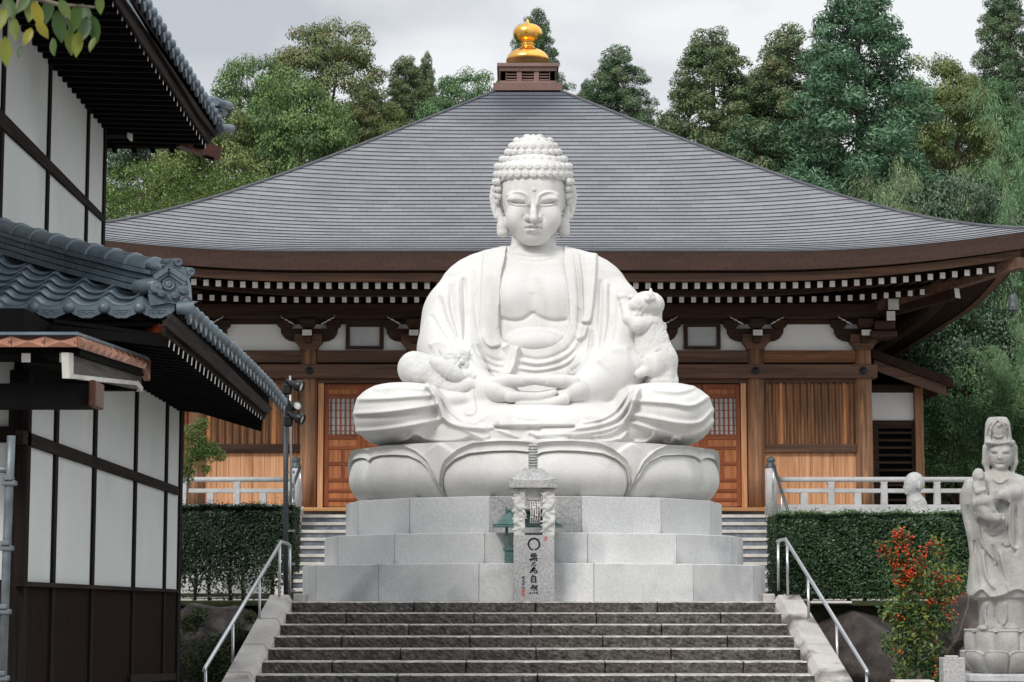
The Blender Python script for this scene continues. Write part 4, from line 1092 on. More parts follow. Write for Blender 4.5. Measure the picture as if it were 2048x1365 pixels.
rc_.ridge([(1278,722),(1292,712),(1312,705),(1325,698)], -.015, 2.5)
for _ in range(260):
    x, y = rng.uniform(1268, 1350), rng.uniform(600, 765); rc_.ridge([(x, y), (x+rng.uniform(-3, 1), y+rng.uniform(4, 9))], -.007, 1.0, 1)
carve(f, rc_, BY-.4)
f.build('cat_body', M['statue'], cr2)
# ================================================================ ground, stairs, tiers, lotus, monument
LZ = P(1067, 1203.7, 27.45).z        # the terrace the statue stands on
g = MB()
def sheet(pts, m, name, kind='structure'):
    o = MB().add(pts, [tuple(range(len(pts)))]).build(name, m); return tag(o, kind=kind)
YS0 = 27.12                          # front edge of the terrace
GZ = 0.0
# lower ground in front (the camera stands on it) and the terrace behind, one with the hill beyond
sheet([(-300, -60, GZ), (300, -60, GZ), (300, 30, GZ), (-300, 30, GZ)], M['ground'], 'ground')
xs_ = np.concatenate([[-400,-200,-120], np.arange(-80, 81, 8), [120, 200, 400]]); ys_ = np.concatenate([[29.2, 31, 34, 38, 44, 50, 56], np.arange(60, 150, 8), [180, 240, 400]])
V = []; F = []
rg = np.random.RandomState(2)
for y in ys_:
    for x in xs_:
        h = LZ-.012
        if y > 56: h += min(11.5, (y-56)*.62)+(rg.rand()-.5)*.8
        V.append((x, y, h))
w = len(xs_)
F = [(j*w+i, j*w+i+1, (j+1)*w+i+1, (j+1)*w+i) for j in range(len(ys_)-1) for i in range(w-1)]
fm = [1 if ys_[j] >= 56 else 0 for j in range(len(ys_)-1) for i in range(w-1)]
tag(mkobj('terrace_ground', V, F, [M['ground'], M['moss']], None, False, fm), kind='structure')

# ---- front stairs: seven rough stone steps in view, two more below
st = thing('stone_staircase', 'dark rough stone steps in front leading up to the white statue', 'staircase', (.3, 26, GZ))
edge = [(1204.5, 583.4, 1552), (1226.4, 572, 1564), (1248.3, 560.5, 1576), (1270.6, 548, 1588), (1295, 537, 1600), (1319.7, 525, 1615), (1346.7, 512, 1629), (1374, 500, 1642), (1402, 488, 1655)]
rk = random.Random(5)
ST = []
for k, (py, xl, xr) in enumerate(edge):
    Y = YS0-.45*k; z = LZ-.1345*k
    ST.append((Y, z, P(xl, py, Y).x, P(xr, py, Y).x))
for k, (Y, z, xa, xb) in enumerate(ST):
    yb = Y+.62 if k else 29.4
    n = 4; cuts = [xa]
    off = [.0, .17, -.03, .15, -.05, .14, -.06, .1, 0][k]
    for i in range(1, n+(1 if k % 2 else 0)): cuts.append(xa+(xb-xa)*(i/(n-(0 if k % 2 == 0 else 0)) - (.125 if k % 2 else 0))+rk.uniform(-.05, .05))
    cuts.append(xb)
    V = []; F = []; FM = []
    # rough front made of a fine wavy grid
    for a, c in zip(cuts[:-1], cuts[1:]):
        a += .006; c -= .006
        nx = max(4, int((c-a)/.035)); hs = [0, .012, .035, .065, .095, .12, .155]
        b0 = len(V)
        for j, h in enumerate(hs):
            for i in range(nx+1):
                x = a+(c-a)*i/nx
                jit = (rk.random()-.5)*(.020 if 1 < j < 6 else .010)
                e = .006 if i in (0, nx) else 0
                yy = Y+(.012 if j == 0 else 0)+e+jit+.004*math.sin(x*9+k)
                V.append((x, yy, z-h+(rk.random()-.5)*(.006 if j < 2 else .004)))
        for j in range(len(hs)-1):
            for i in range(nx): F.append((b0+j*(nx+1)+i, b0+(j+1)*(nx+1)+i, b0+(j+1)*(nx+1)+i+1, b0+j*(nx+1)+i+1)); FM.append(1 if j == 0 else 0)
        b1 = len(V); V += [(a+(c-a)*i/nx, yb, z+.001) for i in range(nx+1)]
        for i in range(nx): F.append((b0+i, b0+i+1, b1+i+1, b1+i)); FM.append(1)
        q = len(V); V += [(a, Y, z), (a, yb, z), (a, yb, z-.2), (a, Y, z-.2), (c, Y, z), (c, yb, z), (c, yb, z-.2), (c, Y, z-.2)]
        F += [(q, q+1, q+2, q+3), (q+7, q+6, q+5, q+4)]; FM += [0, 0]
    mkobj('step', V, F, [M['step'], M['steptop']], st, False, FM)
MB().box((ST[0][2]-.0, YS0+.05, GZ-.1), (ST[0][3]+.0, 29.3, LZ-.16)).build('stair_core', M['step'], st)
V = [(xa if s_ else xb, Y+.05, zz_) for Y, z, xa, xb in ST for s_ in (1, 0) for zz_ in (GZ-.2, z-.15)]
# sloping side cheeks with a bevelled edge
for sg, pin, pout in ((-1, [(586, 1190), (490, 1368)], [(540, 1188), (432, 1380)]), (1, [(1547, 1190), (1648, 1370)], [(1600, 1182), (1712, 1385)])):
    Yt, Yb_ = YS0+.12, YS0-.45*8.3
    a0, a1 = P(*pin[0], Yt), P(pin[0][0], pin[0][1], Yt)
    zt = P(pin[0][0], pin[0][1], Yt).z; zb2 = zt-.1345*8.55*(Yt-Yb_)/(.45*8.55)
    xi0 = P(*pin[0], Yt).x; xi1 = ST[8][2]+(-.03) if sg < 0 else ST[8][3]+.03
    xo0 = P(pout[0][0], pout[0][1], Yt).x; xo1 = xi1+(xo0-xi0)*1.12
    b = MB(); ym, t = (Yt+Yb_)/2, None
    segs = 4
    for k in range(segs):
        t0, t1 = k/segs, (k+1)/segs-.006
        q = []
        for t_ in (t0, t1):
            y = Yt+(Yb_-Yt)*t_; z = zt+(zb2-zt)*t_; xi = xi0+(xi1-xi0)*t_; xo = xo0+(xo1-xo0)*t_
            bv = .10*(-sg)
            q.append([(xo, y, GZ-.3), (xo, y, z-.012), (xo+(xi-xo)*.02, y, z), (xi+(xo-xi)*.18, y, z), (xi, y, z-.085), (xi, y, GZ-.3)])
        V = q[0]+q[1]; n = 6
        F = [(i, i+1, n+i+1, n+i) if sg < 0 else (n+i, n+i+1, i+1, i) for i in range(n-1)]+[tuple(range(n-1, -1, -1)) if sg < 0 else tuple(range(n)), tuple(range(n, 2*n)) if sg < 0 else tuple(range(2*n-1, n-1, -1))]
        b.add(V, F)
    b.build('side_cheek', M['cheek_stained' if sg > 0 else 'cheek'], st)
    # small block at the top beside the tier
    px0, px1 = (587, 608) if sg < 0 else (1527, 1550)
    p0, p1 = P(px0, 1190, 27.35), P(px1, 1190, 27.35)
    MB().box((p0.x, 27.35, LZ-.05), (p1.x, 27.9, P(px0, 1188, 27.35).z), 0, .01).build('end_block', M['cheek'], st)

# ---- rear stairs up to the hall, seen on both sides of the statue
for sg, pxs, lab in ((-1, (572, 606, 760), 'narrow flight of pale stone steps up to the hall on the left of the statue'), (1, (1370, 1530, 1562), 'narrow flight of pale stone steps up to the hall on the right of the statue')):
    sx = thing('hall_staircase', lab, 'staircase', (sg*4, 38, LZ), 'flights of steps beside the statue')
    n = 10; z0 = P(1067, 1177, 36.9).z; z1 = P(1067, 1030, 40.1).z
    for k in range(n):
        z = z0+(z1-z0)*k/(n-1); Y = 36.9+.345*k
        py = proj(0, Y, z)[1]
        if sg < 0: xa, xb = P(572+ (1190-py)*.205, py, Y).x, -.5
        else: xa, xb = .9, P(1566-(1190-py)*.215, py, Y).x
        MB().box((xa, Y, z-.058), (xb, Y+.42, z), 0, .006).build('step_slab', M['palestone'], sx)
        MB().box((xa, Y+.03, z-.2), (xb, Y+.37, z-.059)).build('riser', M['bluestone'], sx)
    # cheek wall on the outside
    xo = [P(574, 1190, 36.8).x, P(606, 1026, 40.2).x] if sg < 0 else [P(1566, 1190, 36.8).x, P(1531, 1026, 40.2).x]
    w_ = .20*sg; zt0, zt1 = z0+.12, z1+.16
    V = []
    for x, y, z in ((xo[0], 36.7, zt0), (xo[1], 40.3, zt1)): V += [(x, y, LZ-.1), (x+w_, y, LZ-.1), (x+w_, y, z), (x, y, z)]
    F = [(0,1,2,3), (7,6,5,4), (3,2,6,7), (1,5,6,2), (4,0,3,7)]
    if sg < 0: F = [tuple(reversed(q)) for q in F]
    MB().add(V, F).build('cheek_wall', M['palestone'], sx)

# ---- three tiers of granite, fourteen-sided
tb_ = thing('tiered_stone_base', 'three pale granite tiers stepped under the lotus seat', 'stone base', (CXB, BY, LZ))
tiers = [(458.5, LZ, P(1067, 1127, BY-3.29*.975).z, 'tier'), (415.5, None, P(1067, 1065.5, BY-2.98*.975).z, 'tier'), (374, None, P(1067, 992.5, BY-2.68*.975).z, 'tier')]
ztier = LZ
for i, (hw, zz0, z1, nm) in enumerate(tiers):
    Rr = hw*BY/FPX*1.003; b = MB()
    for k in range(14):
        a0, a1 = 2*PI*(k-.5)/14-PI/2, 2*PI*(k+.5)/14-PI/2
        p0 = Vector((CXB+Rr*math.cos(a0), BY+Rr*math.sin(a0), 0)); p1 = Vector((CXB+Rr*math.cos(a1), BY+Rr*math.sin(a1), 0))
        d = (p1-p0).normalized(); inn = Vector((CXB, BY, 0))-(p0+p1)/2; inn = inn.normalized()*.55
        g_ = .009
        pieces = [(0, 1)]




        for s0, s1 in pieces:
            q0, q1 = p0.lerp(p1, s0)+d*g_, p0.lerp(p1, s1)-d*g_
            o0, o1 = q0+inn, q1+inn; c = .008
            V = [(*q0.xy, ztier), (*q1.xy, ztier), (*o1.xy, ztier), (*o0.xy, ztier)]
            i_ = inn.normalized()*c
            V += [(*q0.xy, z1-c), (*q1.xy, z1-c), (*o1.xy, z1-c), (*o0.xy, z1-c), (*(q0+i_).xy, z1), (*(q1+i_).xy, z1), (*o1.xy, z1), (*o0.xy, z1)]
            b.add(V, [(0,1,5,4), (1,2,6,5), (3,0,4,7), (4,5,9,8), (5,6,10,9), (7,4,8,11), (8,9,10,11)], 0 if i < 2 else (2 if k == 0 else 1))
        m0 = p0+inn*.03; m1 = p1+inn*.03
        b.add([(*m0.xy, ztier), (*m1.xy, ztier), (*m1.xy, z1-.01), (*m0.xy, z1-.01)], [(0, 1, 2, 3)])
    cen = [(CXB+(Rr-.5)*math.cos(2*PI*(k-.5)/14-PI/2), BY+(Rr-.5)*math.sin(2*PI*(k-.5)/14-PI/2), z1-.004) for k in range(14)]
    b.add(cen, [tuple(range(14))])
    b.build(nm, [M['tier'], M['tier3'], M['stele']], tb_); ztier = z1

# ---- lotus seat: six broad petals with doubled lips, pointed petals between
lot = thing('lotus_pedestal', 'broad white stone lotus pedestal with double lipped petals carrying the statue', 'pedestal', (CXB, BY, ztier))
nphi = 6*160
phi = np.linspace(0, 2*PI, nphi, endpoint=False)
zt_l = P(1067, 881, BY-2.62).z+.0; zb_l = ztier-.002
u = ((phi+PI/6) % (PI/3)-PI/6)/(PI/6)           # -1..1 across a petal
au = np.abs(u)[:, None]
def sint(x, xp, yp):                             # smooth interpolation
    q = np.linspace(0, 1, 401); y = np.interp(q, xp, yp)
    for _ in range(3): y = np.convolve(np.pad(y, 6, mode='edge'), np.ones(13)/13, 'valid')
    return np.interp(x, q, y)
L1 = sint(au, [0, .05, .1, .22, .42, .66, .81, .91, .975, 1.0], [.735, .785, .80, .82, .815, .78, .675, .52, .26, .02])
L2 = sint(au, [0, .05, .17, .35, .61, .76, .91, .985, 1.0], [.935, .965, .985, .995, .965, .86, .66, .36, .10])
L2 = np.maximum(L2, L1+.02)
BP = np.interp(au, [0, .74, .82, .9, .95, 1.0], [0, .72, .80, .900, .950, .99])   # pointed petals behind
rr_ = lambda T: 2.615-.17*np.clip(1-T/.5, 0, 1)**2.2-.02*np.clip(T-.7, 0, 1)
ta_ = np.linspace(0, 1, 64)[None, :]**.85; tb2 = np.linspace(0, 1, 22)[None, :]; tc_ = np.linspace(0, 1, 50)[None, :]
T1 = ta_*L1; T2 = L1+tb2*(L2-L1); T3 = L2+tc_*(1-L2)
w1 = np.clip((1-au)/.10, 0, 1)
d1 = .09*(1-au**1.8)*np.clip(1-((ta_-.42)/.60)**2, 0, 1)-.036*np.exp(-(1-ta_)*np.maximum(L1, .05)/.15)*w1-.12*(1-w1)**2-.02*np.exp(-(au/.035)**2)*np.clip(ta_*2-1, 0, 1)
d2 = (.028-.050*np.sin(PI*np.clip(tb2, 0, 1))**.8+.012*tb2)*np.clip((1-au)/.05, .55, 1)-.06*(1-w1)**2+0*L1
sgm = lambda x: 1/(1+np.exp(-np.clip(x, -40, 40)))
back = np.where(au > .6, sgm((BP-T3)/.007), 0)
d3 = -.058+back*(.035+.02*np.cos((1-au)*9))
T = np.concatenate([T1, T2, T3], 1); disp = np.concatenate([d1+0*T1, d2+0*T2, d3+0*T3], 1); nt_ = T.shape[1]
rad = rr_(T)+disp
Xl = CXB+rad*np.sin(phi)[:, None]; Yl = BY-rad*np.cos(phi)[:, None]; Zl = zb_l+(zt_l-zb_l)*T
V = np.stack([Xl, Yl, Zl], -1).reshape(-1, 3)
ii, jj = np.meshgrid(np.arange(nphi), np.arange(nt_-1), indexing='ij'); i2 = (ii+1) % nphi
Q = np.stack([ii*nt_+jj, i2*nt_+jj, i2*nt_+jj+1, ii*nt_+jj+1], -1).reshape(-1, 4)
sm_ = ~np.isin(jj.reshape(-1), [63, 85])
mkobj('petal_ring', V, Q, M['lotus'], lot, sm_)
MB().lathe((CXB, BY, 0), [(.05, zt_l), (2.3, zt_l), (2.545, zt_l-.001), (2.545, zt_l-.05)], 96, sm=False).build('seat_disc', M['lotus'], lot)
# ================================================================ monument with the sword, in front of the base
YM = 27.15
mon = thing('stone_monument', 'speckled granite monument with black brush writing, dragon pillars and a sword hilt on top', 'monument', (P(1067, 1200, YM).x, YM, LZ))
xm0, xm1 = P(1027, 1140, YM).x, P(1109, 1140, YM).x
zm1 = P(1067, 1071, YM).z
MB().box((xm0, YM, LZ-.02), (xm1, YM+.232, zm1), 0, .006).build('inscribed_base', M['stele'], mon)
YI = YM-.0025
def brush(mb, pts, w, Y=YI, org=(1020, 1060), s=9.104, m=0, taper=True, thick=.002):
    q = [np.array(p, dtype=float) for p in (cr_(pts, 5) if len(pts) > 2 else [np.array(pts[0], float)*(1-t)+np.array(pts[1], float)*t for t in np.linspace(0, 1, 5)])]
    n = len(q); Lf = []; Rt = []
    for i, p in enumerate(q):
        d = q[min(i+1, n-1)]-q[max(i-1, 0)]; d = d/(np.linalg.norm(d)+1e-9); nn = np.array([-d[1], d[0]])
        k = w/2*((.75+.3*math.sin(PI*(i+.6)/n)) if taper else 1)
        Lf.append(p+nn*k); Rt.append(p-nn*k)
    for A in (Lf, Rt):
        pass
    V = [P(org[0]+p[0]/s, org[1]+p[1]/s, Y) for p in Lf+Rt]
    mb.add(V, [(i, i+1, n+i+1, n+i) for i in range(n-1)], m)
ink = MB()
ring_ = [(437+103*math.sin(t)*.98+rk.uniform(-2, 2), 262-102*math.cos(t)) for t in np.linspace(PI+.12, 3*PI-.10, 26)]
brush(ink, ring_, 35)
for pts, w in [([(404,424),(392,450),(372,484)], 16), ([(395,442),(470,434)], 19), ([(374,482),(440,477),(503,470)], 15), ([(348,541),(430,532),(508,522)], 22), ([(401,450),(401,530)], 15), ([(426,445),(426,525)], 12), ([(450,440),(450,525)], 12), ([(471,440),(476,525)], 15),
               ([(382,553),(370,572)], 16), ([(410,550),(404,566)], 13), ([(440,548),(450,566)], 14), ([(473,545),(497,572)], 20),
               ([(462,590),(430,606),(398,632)], 20), ([(388,640),(397,662)], 16), ([(424,640),(431,664)], 13), ([(466,630),(450,667)], 15), ([(441,678),(400,730),(363,784)], 26), ([(436,682),(460,712)], 18), ([(396,722),(472,706)], 14), ([(408,748),(482,736)], 16), ([(432,700),(414,770)], 13), ([(480,738),(492,766),(462,792)], 22), ([(408,770),(400,785)], 12), ([(438,764),(452,788)], 14),
               ([(422,813),(404,848)], 16), ([(393,850),(393,962)], 19), ([(393,852),(466,846)], 17), ([(466,844),(469,967)], 21), ([(400,886),(456,881)], 11), ([(400,917),(456,913)], 11), ([(392,956),(466,951)], 16),
               ([(422,1000),(400,1040),(372,1078)], 21), ([(414,1010),(442,1018),(402,1094)], 15), ([(394,1042),(427,1048)], 10), ([(438,1056),(508,1040)], 17), ([(471,1005),(470,1052),(428,1112)], 17), ([(470,1056),(503,1114)], 19), ([(494,1008),(503,1027)], 13),
               ([(377,1138),(358,1172)], 21), ([(410,1140),(421,1167)], 17), ([(444,1135),(456,1162)], 17), ([(478,1128),(507,1172)], 22),
               ([(243,834),(232,882)], 9), ([(205,876),(286,855)], 9), ([(222,858),(272,888)], 8), ([(225,902),(266,896)], 7), ([(213,942),(277,936)], 8), ([(236,905),(241,940)], 7), ([(259,900),(254,938)], 7), ([(252,958),(218,1012)], 9), ([(228,976),(287,960)], 8), ([(236,985),(272,1012)], 8), ([(246,1000),(240,1022)], 7), ([(224,1034),(276,1082)], 8), ([(222,1080),(242,1042)], 7), ([(262,1035),(250,1060)], 6)]:
    brush(ink, pts, w*1.22)
ink.build('brush_writing', M['ink'], mon)
red = MB()
for pts, w in [([(646,118),(618,140),(620,180),(645,204),(672,180),(674,140),(646,118)], 7), ([(630,140),(665,138)], 8), ([(628,160),(664,158)], 9), ([(632,182),(660,180)], 8), ([(647,125),(646,196)], 8),
               ([(208,1094),(274,1090)], 9), ([(206,1114),(270,1112)], 9), ([(210,1136),(272,1134)], 9), ([(222,1090),(220,1140)], 8), ([(262,1090),(262,1140)], 8), ([(242,1092),(240,1140)], 7),
               ([(208,1166),(272,1164)], 9), ([(212,1186),(268,1184)], 9), ([(216,1208),(262,1206)], 9), ([(240,1160),(238,1212)], 9), ([(262,1170),(276,1204)], 8)]:
    brush(red, pts, w, taper=False)
red.build('red_seal', M['redink'], mon)
# dragon pillars
rng = random.Random(11)
sM = YM/FPX
for px0, px1, sg in ((1026, 1052, 1), (1083.5, 1111.5, -1)):
    a, b_ = P(px0, 1030, YM).x, P(px1, 1030, YM).x; z0, z1 = zm1-.004, P(1067, 977, YM).z
    f = Field((a-.05, YM-.01, z0), (b_+.05, YM+.36, z1+.03), .0085)
    c = ((a+b_)/2, YM+.19, (z0+z1)/2); hw = (b_-a)/2-.012
    f.put(lambda X, Y, Z: np.maximum(np.maximum(np.abs(X-c[0])-hw, np.abs(Y-c[1])-.142), np.maximum(z0+.0-Z, Z-z1)), (-9, 0, -9), (9, 99, 99))
    # coiled body
    pts = []; n = 22
    for i in range(n):
        t = i/(n-1); pts.append((c[0]+sg*hw*.62*math.sin(t*15+.6), YM+.058+.010*math.cos(t*15), z0+.05+(z1-z0)*.86*t))
    f.chain(pts, [.024+.012*math.sin(i*.9)**2 for i in range(n)], .012)
    hd = (c[0]+sg*hw*.45, YM+.06, z0+(z1-z0)*.60)
    f.ell(hd, (.045, .045, .04), .012); f.ell((hd[0]+sg*.035, YM+.05, hd[2]-.008), (.035, .03, .016), .01)
    f.chain([(hd[0]-sg*.02, YM+.05, hd[2]+.04), (hd[0]-sg*.09, YM+.07, hd[2]+.11), (hd[0]-sg*.13, YM+.08, hd[2]+.12)], [.02, .016, .008], .012)
    f.chain([(hd[0]+sg*.03, YM+.03, hd[2]-.06), (hd[0]+sg*.055, YM+.045, hd[2]-.11)], [.018, .01], .01)
    f.put(lambda X, Y, Z: np.maximum(z0-Z, Z-z1), (-9, 0, -9), (9, 99, 99), op='i')
    for _ in range(30):
        x, z = rng.uniform(a+.01, b_-.01), rng.uniform(z0+.04, z1-.04)
        f.cap((x-.025, YM+.045, z), (x+.025, YM+.05, z+rng.uniform(-.035, .035)), .013, .006, .008)
    f.build('dragon_pillar', M['dragon'], mon, 0)
# roof slab, hilt
b = MB(); cx_ = P(1066.5, 965, YM).x; Ys = YM+.16
zl_, zu_, zt_ = P(1067, 976.5, YM).z, P(1067, 961, YM).z, P(1067, 938, Ys).z
hw0 = 48.5*sM; rows = []
for t in np.linspace(0, 1, 9):
    h = hw0*(1-t)+19*sM*t; z = zu_+.0+(zt_-zu_)*(t**1.55)
    rows.append((h, z))
prof_ = [(hw0*.97, zl_), (hw0, zl_+.012), (hw0, zu_-.004)]+rows
V = []; nseg = 10
for h, z in prof_:
    dep = h*.62
    for q in range(4):
        ax = [(-1,-1),(1,-1),(1,1),(-1,1)]
        p0, p1 = ax[q], ax[(q+1) % 4]
        for i in range(nseg):
            t = i/nseg; x, y = p0[0]+(p1[0]-p0[0])*t, p0[1]+(p1[1]-p0[1])*t
            cc = abs(x*y)
            up = .030*(max(abs(x), 0)**4 if abs(y) == 1 else abs(y)**4)*(h/hw0)**3*(1 if z > zl_+.02 else .0)
            V.append((cx_+x*h, Ys+y*dep, z+up))
m_ = 4*nseg; F = [(i*m_+j, i*m_+(j+1) % m_, (i+1)*m_+(j+1) % m_, (i+1)*m_+j) for i in range(len(prof_)-1) for j in range(m_)]
F += [tuple(range(m_-1, -1, -1)), tuple(range((len(prof_)-1)*m_, len(prof_)*m_))]
b.add(V, F); b.build('capstone', M['stele'], mon)
pr_ = []; zz0, zz1 = zt_-.005, P(1067, 888, Ys).z; hr = 10*sM
nr = 8; hh = (zz1-.045-zz0)/nr
for i in range(nr):
    z = zz0+i*hh; pr_ += [(hr*.78, z), (hr*.95, z+hh*.12), (hr*1.03, z+hh*.4), (hr*.95, z+hh*.72), (hr*.76, z+hh*.9)]
pr_ += [(hr*.82, zz1-.045), (hr*1.0, zz1-.035), (hr*.98, zz1-.018), (hr*.6, zz1-.003), (.002, zz1)]
MB().lathe((cx_, Ys, 0), pr_, 20).build('sword_hilt', M['stele'], mon)
x0, x1 = P(1053, 990, Ys).x, P(1082.5, 990, Ys).x
MB().box((x0, Ys-.06, P(1067, 1001, Ys).z), (x1, Ys+.1, zl_+.003), 0, .004).build('hanging_block', M['dragon'], mon)
x0, x1 = P(1059, 1020, Ys).x, P(1079, 1020, Ys).x; rcy = (x1-x0)/2*1.0
zc0, zc1 = P(1067, 1047, Ys).z, P(1067, 1001.5, Ys).z
pc = ((x0+x1)/2, Ys+.02)
cyl = MB(); n = 14; V = []
for z in np.linspace(zc0, zc1, 7):
    for i in range(n+1):
        x = x0+(x1-x0)*i/n; e = (z-(zc0+zc1)/2)/((zc1-zc0)/2)
        V.append((x+.012*(1-e*e), pc[1]-.10*math.sqrt(max(0, 1-(e*.8)**2)), z))
cyl.add(V, [(j*(n+1)+i, j*(n+1)+i+1, (j+1)*(n+1)+i+1, (j+1)*(n+1)+i) for j in range(6) for i in range(n)])
drum = cyl.build('prayer_drum', M['statue'], mon)
b = MB()
for c_ in range(4):
    for r_ in range(13):
        if (c_*5+r_) % 11 == 3: continue
        x = x0+(x1-x0)*(.14+.235*c_)+rng.uniform(-.002, .002); z = zc0+(zc1-zc0)*(.06+.9*r_/12.5)
        e = (z-(zc0+zc1)/2)/((zc1-zc0)/2); x += .012*(1-e*e); y = pc[1]-.10*math.sqrt(max(0, 1-(e*.8)**2))-.003
        w_, h_ = rng.uniform(.006, .011), rng.uniform(.005, .009)
        b.quad((x-w_, y, z-h_), (x+w_, y, z-h_), (x+w_*.8, y, z+h_), (x-w_*.9, y, z+h_))
b.build('drum_writing', M['ink'], drum)
za = P(1067, 1022, Ys).z
MB().tube([(x0-.06, pc[1]-.02, za), (x1+.06, pc[1]-.02, za)], .009, 8).build('drum_axle', M['steel'], mon)

# green metal shelter half hidden behind the monument
YG = 27.56; sG = YG/FPX; zt1 = P(1067, 1127, BY-3.29*.975).z
gs = thing('incense_shelter', 'small green metal incense shelter with a curved roof standing behind the monument', 'shelter', (P(1055, 1120, YG).x, YG, zt1))
G = lambda px, py, dy=0: P(px, py, YG+dy)
b = MB(); V = []
xl, xr = G(986, 1050).x, G(1124, 1050).x; xc_ = (xl+xr)/2; hwr = (xr-xl)/2
ze, zr_ = G(1055, 1055).z, G(1055, 1022).z
rows = []
for t in np.linspace(0, 1, 8):
    hx_ = hwr*(1-t)+hwr*.60*t; hy = .125*(1-t)+.008*t; z = ze+.022+(zr_-ze-.03)*t**1.5
    for x, y in ((-hx_,-hy),(hx_,-hy),(hx_,hy),(-hx_,hy)): V.append((xc_+x, YG+y, z+(.012*(1-t)**4)))
F = [(i*4+j, i*4+(j+1) % 4, i*4+4+(j+1) % 4, i*4+4+j) for i in range(7) for j in range(4)]+[(3, 2, 1, 0), (28, 29, 30, 31)]
b.add(V, F); b.box((xl-.004, YG-.128, ze), (xr+.004, YG+.125, ze+.024))
b.box((xc_-hwr*.62, YG-.022, zr_-.01), (xc_+hwr*.62, YG+.022, zr_+.018)); 
for sx in (-1, 1): b.box((xc_+sx*hwr*.61-.012, YG-.028, zr_-.03), (xc_+sx*hwr*.61+.012, YG+.028, zr_+.05))
b.build('shelter_roof', M['green'], gs)
for px in (1010.5, 1097):
    MB().box((G(px, 1070).x, YG-.025, G(px, 1096).z), (G(px+6, 1070).x, YG+.02, ze+.005)).build('shelter_post', M['green'], gs)
b = MB(); b.box((G(1006, 1100).x, YG-.085, G(1010, 1102).z), (G(1105, 1100).x, YG+.09, G(1010, 1095).z), 0, .004)
b.box((G(1009, 1100).x, YG-.07, zt1+.001), (G(1102, 1100).x, YG+.08, G(1010, 1102).z))
b.build('burner_box', M['green'], gs)
b = MB()
for k in range(9):
    x = G(1011+k*10, 1115).x; z = G(1010, 1118).z
    b.prism([(x-.03, YG-.0705, z), (x, YG-.0705, z+.022), (x+.03, YG-.0705, z), (x+.03, YG-.0705, z-.007), (x, YG-.0705, z+.013), (x-.03, YG-.0705, z-.007)], (0, -.004, 0))
b.build('zigzag_trim', M['greenlight'], gs)

# ================================================================ handrails, lamps, stone railings
def handrail(lab, loc, top, posts, extra=None):
    h = thing('handrail', lab, 'handrail', loc, 'steel handrails beside the front steps')
    MB().tube(top, .023, 10).build('rail', M['steel'], h)
    for a, c in posts: MB().tube([a, c], .017, 8).build('post', M['steel'], h)
    return h
def rl(px, py, sg):
    x0, x1 = (562.5, 411) if sg < 0 else (1571, 1733)
    t = (px-x0)/(x1-x0); return P(px, py, 27.15-3.0*t)
handrail('steel handrail on the left cheek of the front steps', (-2.9, 26, LZ), [P(580, 1092, 27.42), P(575, 1088, 27.3), rl(562.5, 1084, -1), rl(410.5, 1336, -1), rl(408, 1342, -1)],
         [(rl(560, 1086, -1), rl(558.5, 1195, -1)), (rl(519, 1157, -1), rl(519.5, 1270, -1)), (rl(466, 1244, -1), rl(466, 1375, -1)), (rl(411, 1337, -1), rl(412.5, 1475, -1)), (P(580, 1092, 27.42), P(580, 1190, 27.42))])
handrail('steel handrail on the right cheek of the front steps', (3.6, 26, LZ), [P(1555, 1083, 27.42), P(1561, 1080.5, 27.3), rl(1571, 1079, 1), rl(1733, 1341, 1), rl(1735, 1348, 1)],
         [(rl(1574, 1084, 1), rl(1576, 1192, 1)), (rl(1616, 1154, 1), rl(1618, 1267, 1)), (rl(1673, 1246, 1), rl(1676, 1378, 1)), (rl(1733, 1342, 1), rl(1735, 1475, 1)), (P(1556, 1083, 27.42), P(1557, 1182, 27.42))])
# floodlight poles
fl = thing('floodlight_pole', 'tall dark pole with three black floodlights clamped near its top, left of the statue', 'floodlight', P(573, 1200, 29.6))
MB().tube([P(572, 1215, 29.6), P(571, 790, 29.6)], .034, 10).build('pole', M['darksteel'], fl)
MB().tube([P(583, 1010, 29.75), P(580, 752, 29.75)], .016, 8).build('thin_pole', M['steel'], fl)
for py in (945, 985, 1062, 1128, 1182):
    MB().beam(P(567, py, 29.6), P(590, py, 29.6), .03, .03).build('clamp', M['steel'], fl)
MB().tube([P(588, 940, 29.7), P(588, 1000, 29.7)], .012, 6).build('thin_pole', M['steel'], fl)
for (ax, ay, v), (dx, dz), rr, face in (((575, 779, 0), (.9, .30), 12.5, 0), ((579, 822, .05), (.35, .15), 10, 1), ((577, 843, -.05), (.9, .35), 11.5, 0)):
    s2 = 29.5/FPX; c = P(ax, ay, 29.5+v); lp = MB()
    lp.box(c-Vector((9*s2, .06, 11*s2)), c+Vector((9*s2, .06, 11*s2)), 0, .02)
    d = Vector((dx, -.75 if face else -.25, -dz if not face else .1)).normalized()
    e = c+Vector((10*s2, -.06, (10 if not face else 6)*s2))
    lp.tube([c+Vector((0, -.02, .02)), c+Vector((0, -.02, 18*s2)), e], .03, 8)
    lp.lathe(e, [(.02, -.05), (rr*s2*.5, -.04), (rr*s2*.55, .03), (rr*s2*.95, .07), (rr*s2, .15), (rr*s2*.9, .16), (rr*s2*.85, .10)], 16, axis=d, caps=False)
    lmp = lp.build('floodlight', M['lampblack'], fl)
    MB().lathe(e+d*.13, [(.001, .012), (rr*s2*.5, .009), (rr*s2*.86, 0)], 16, axis=d, caps=False).build('lens', M['glass'], lmp)

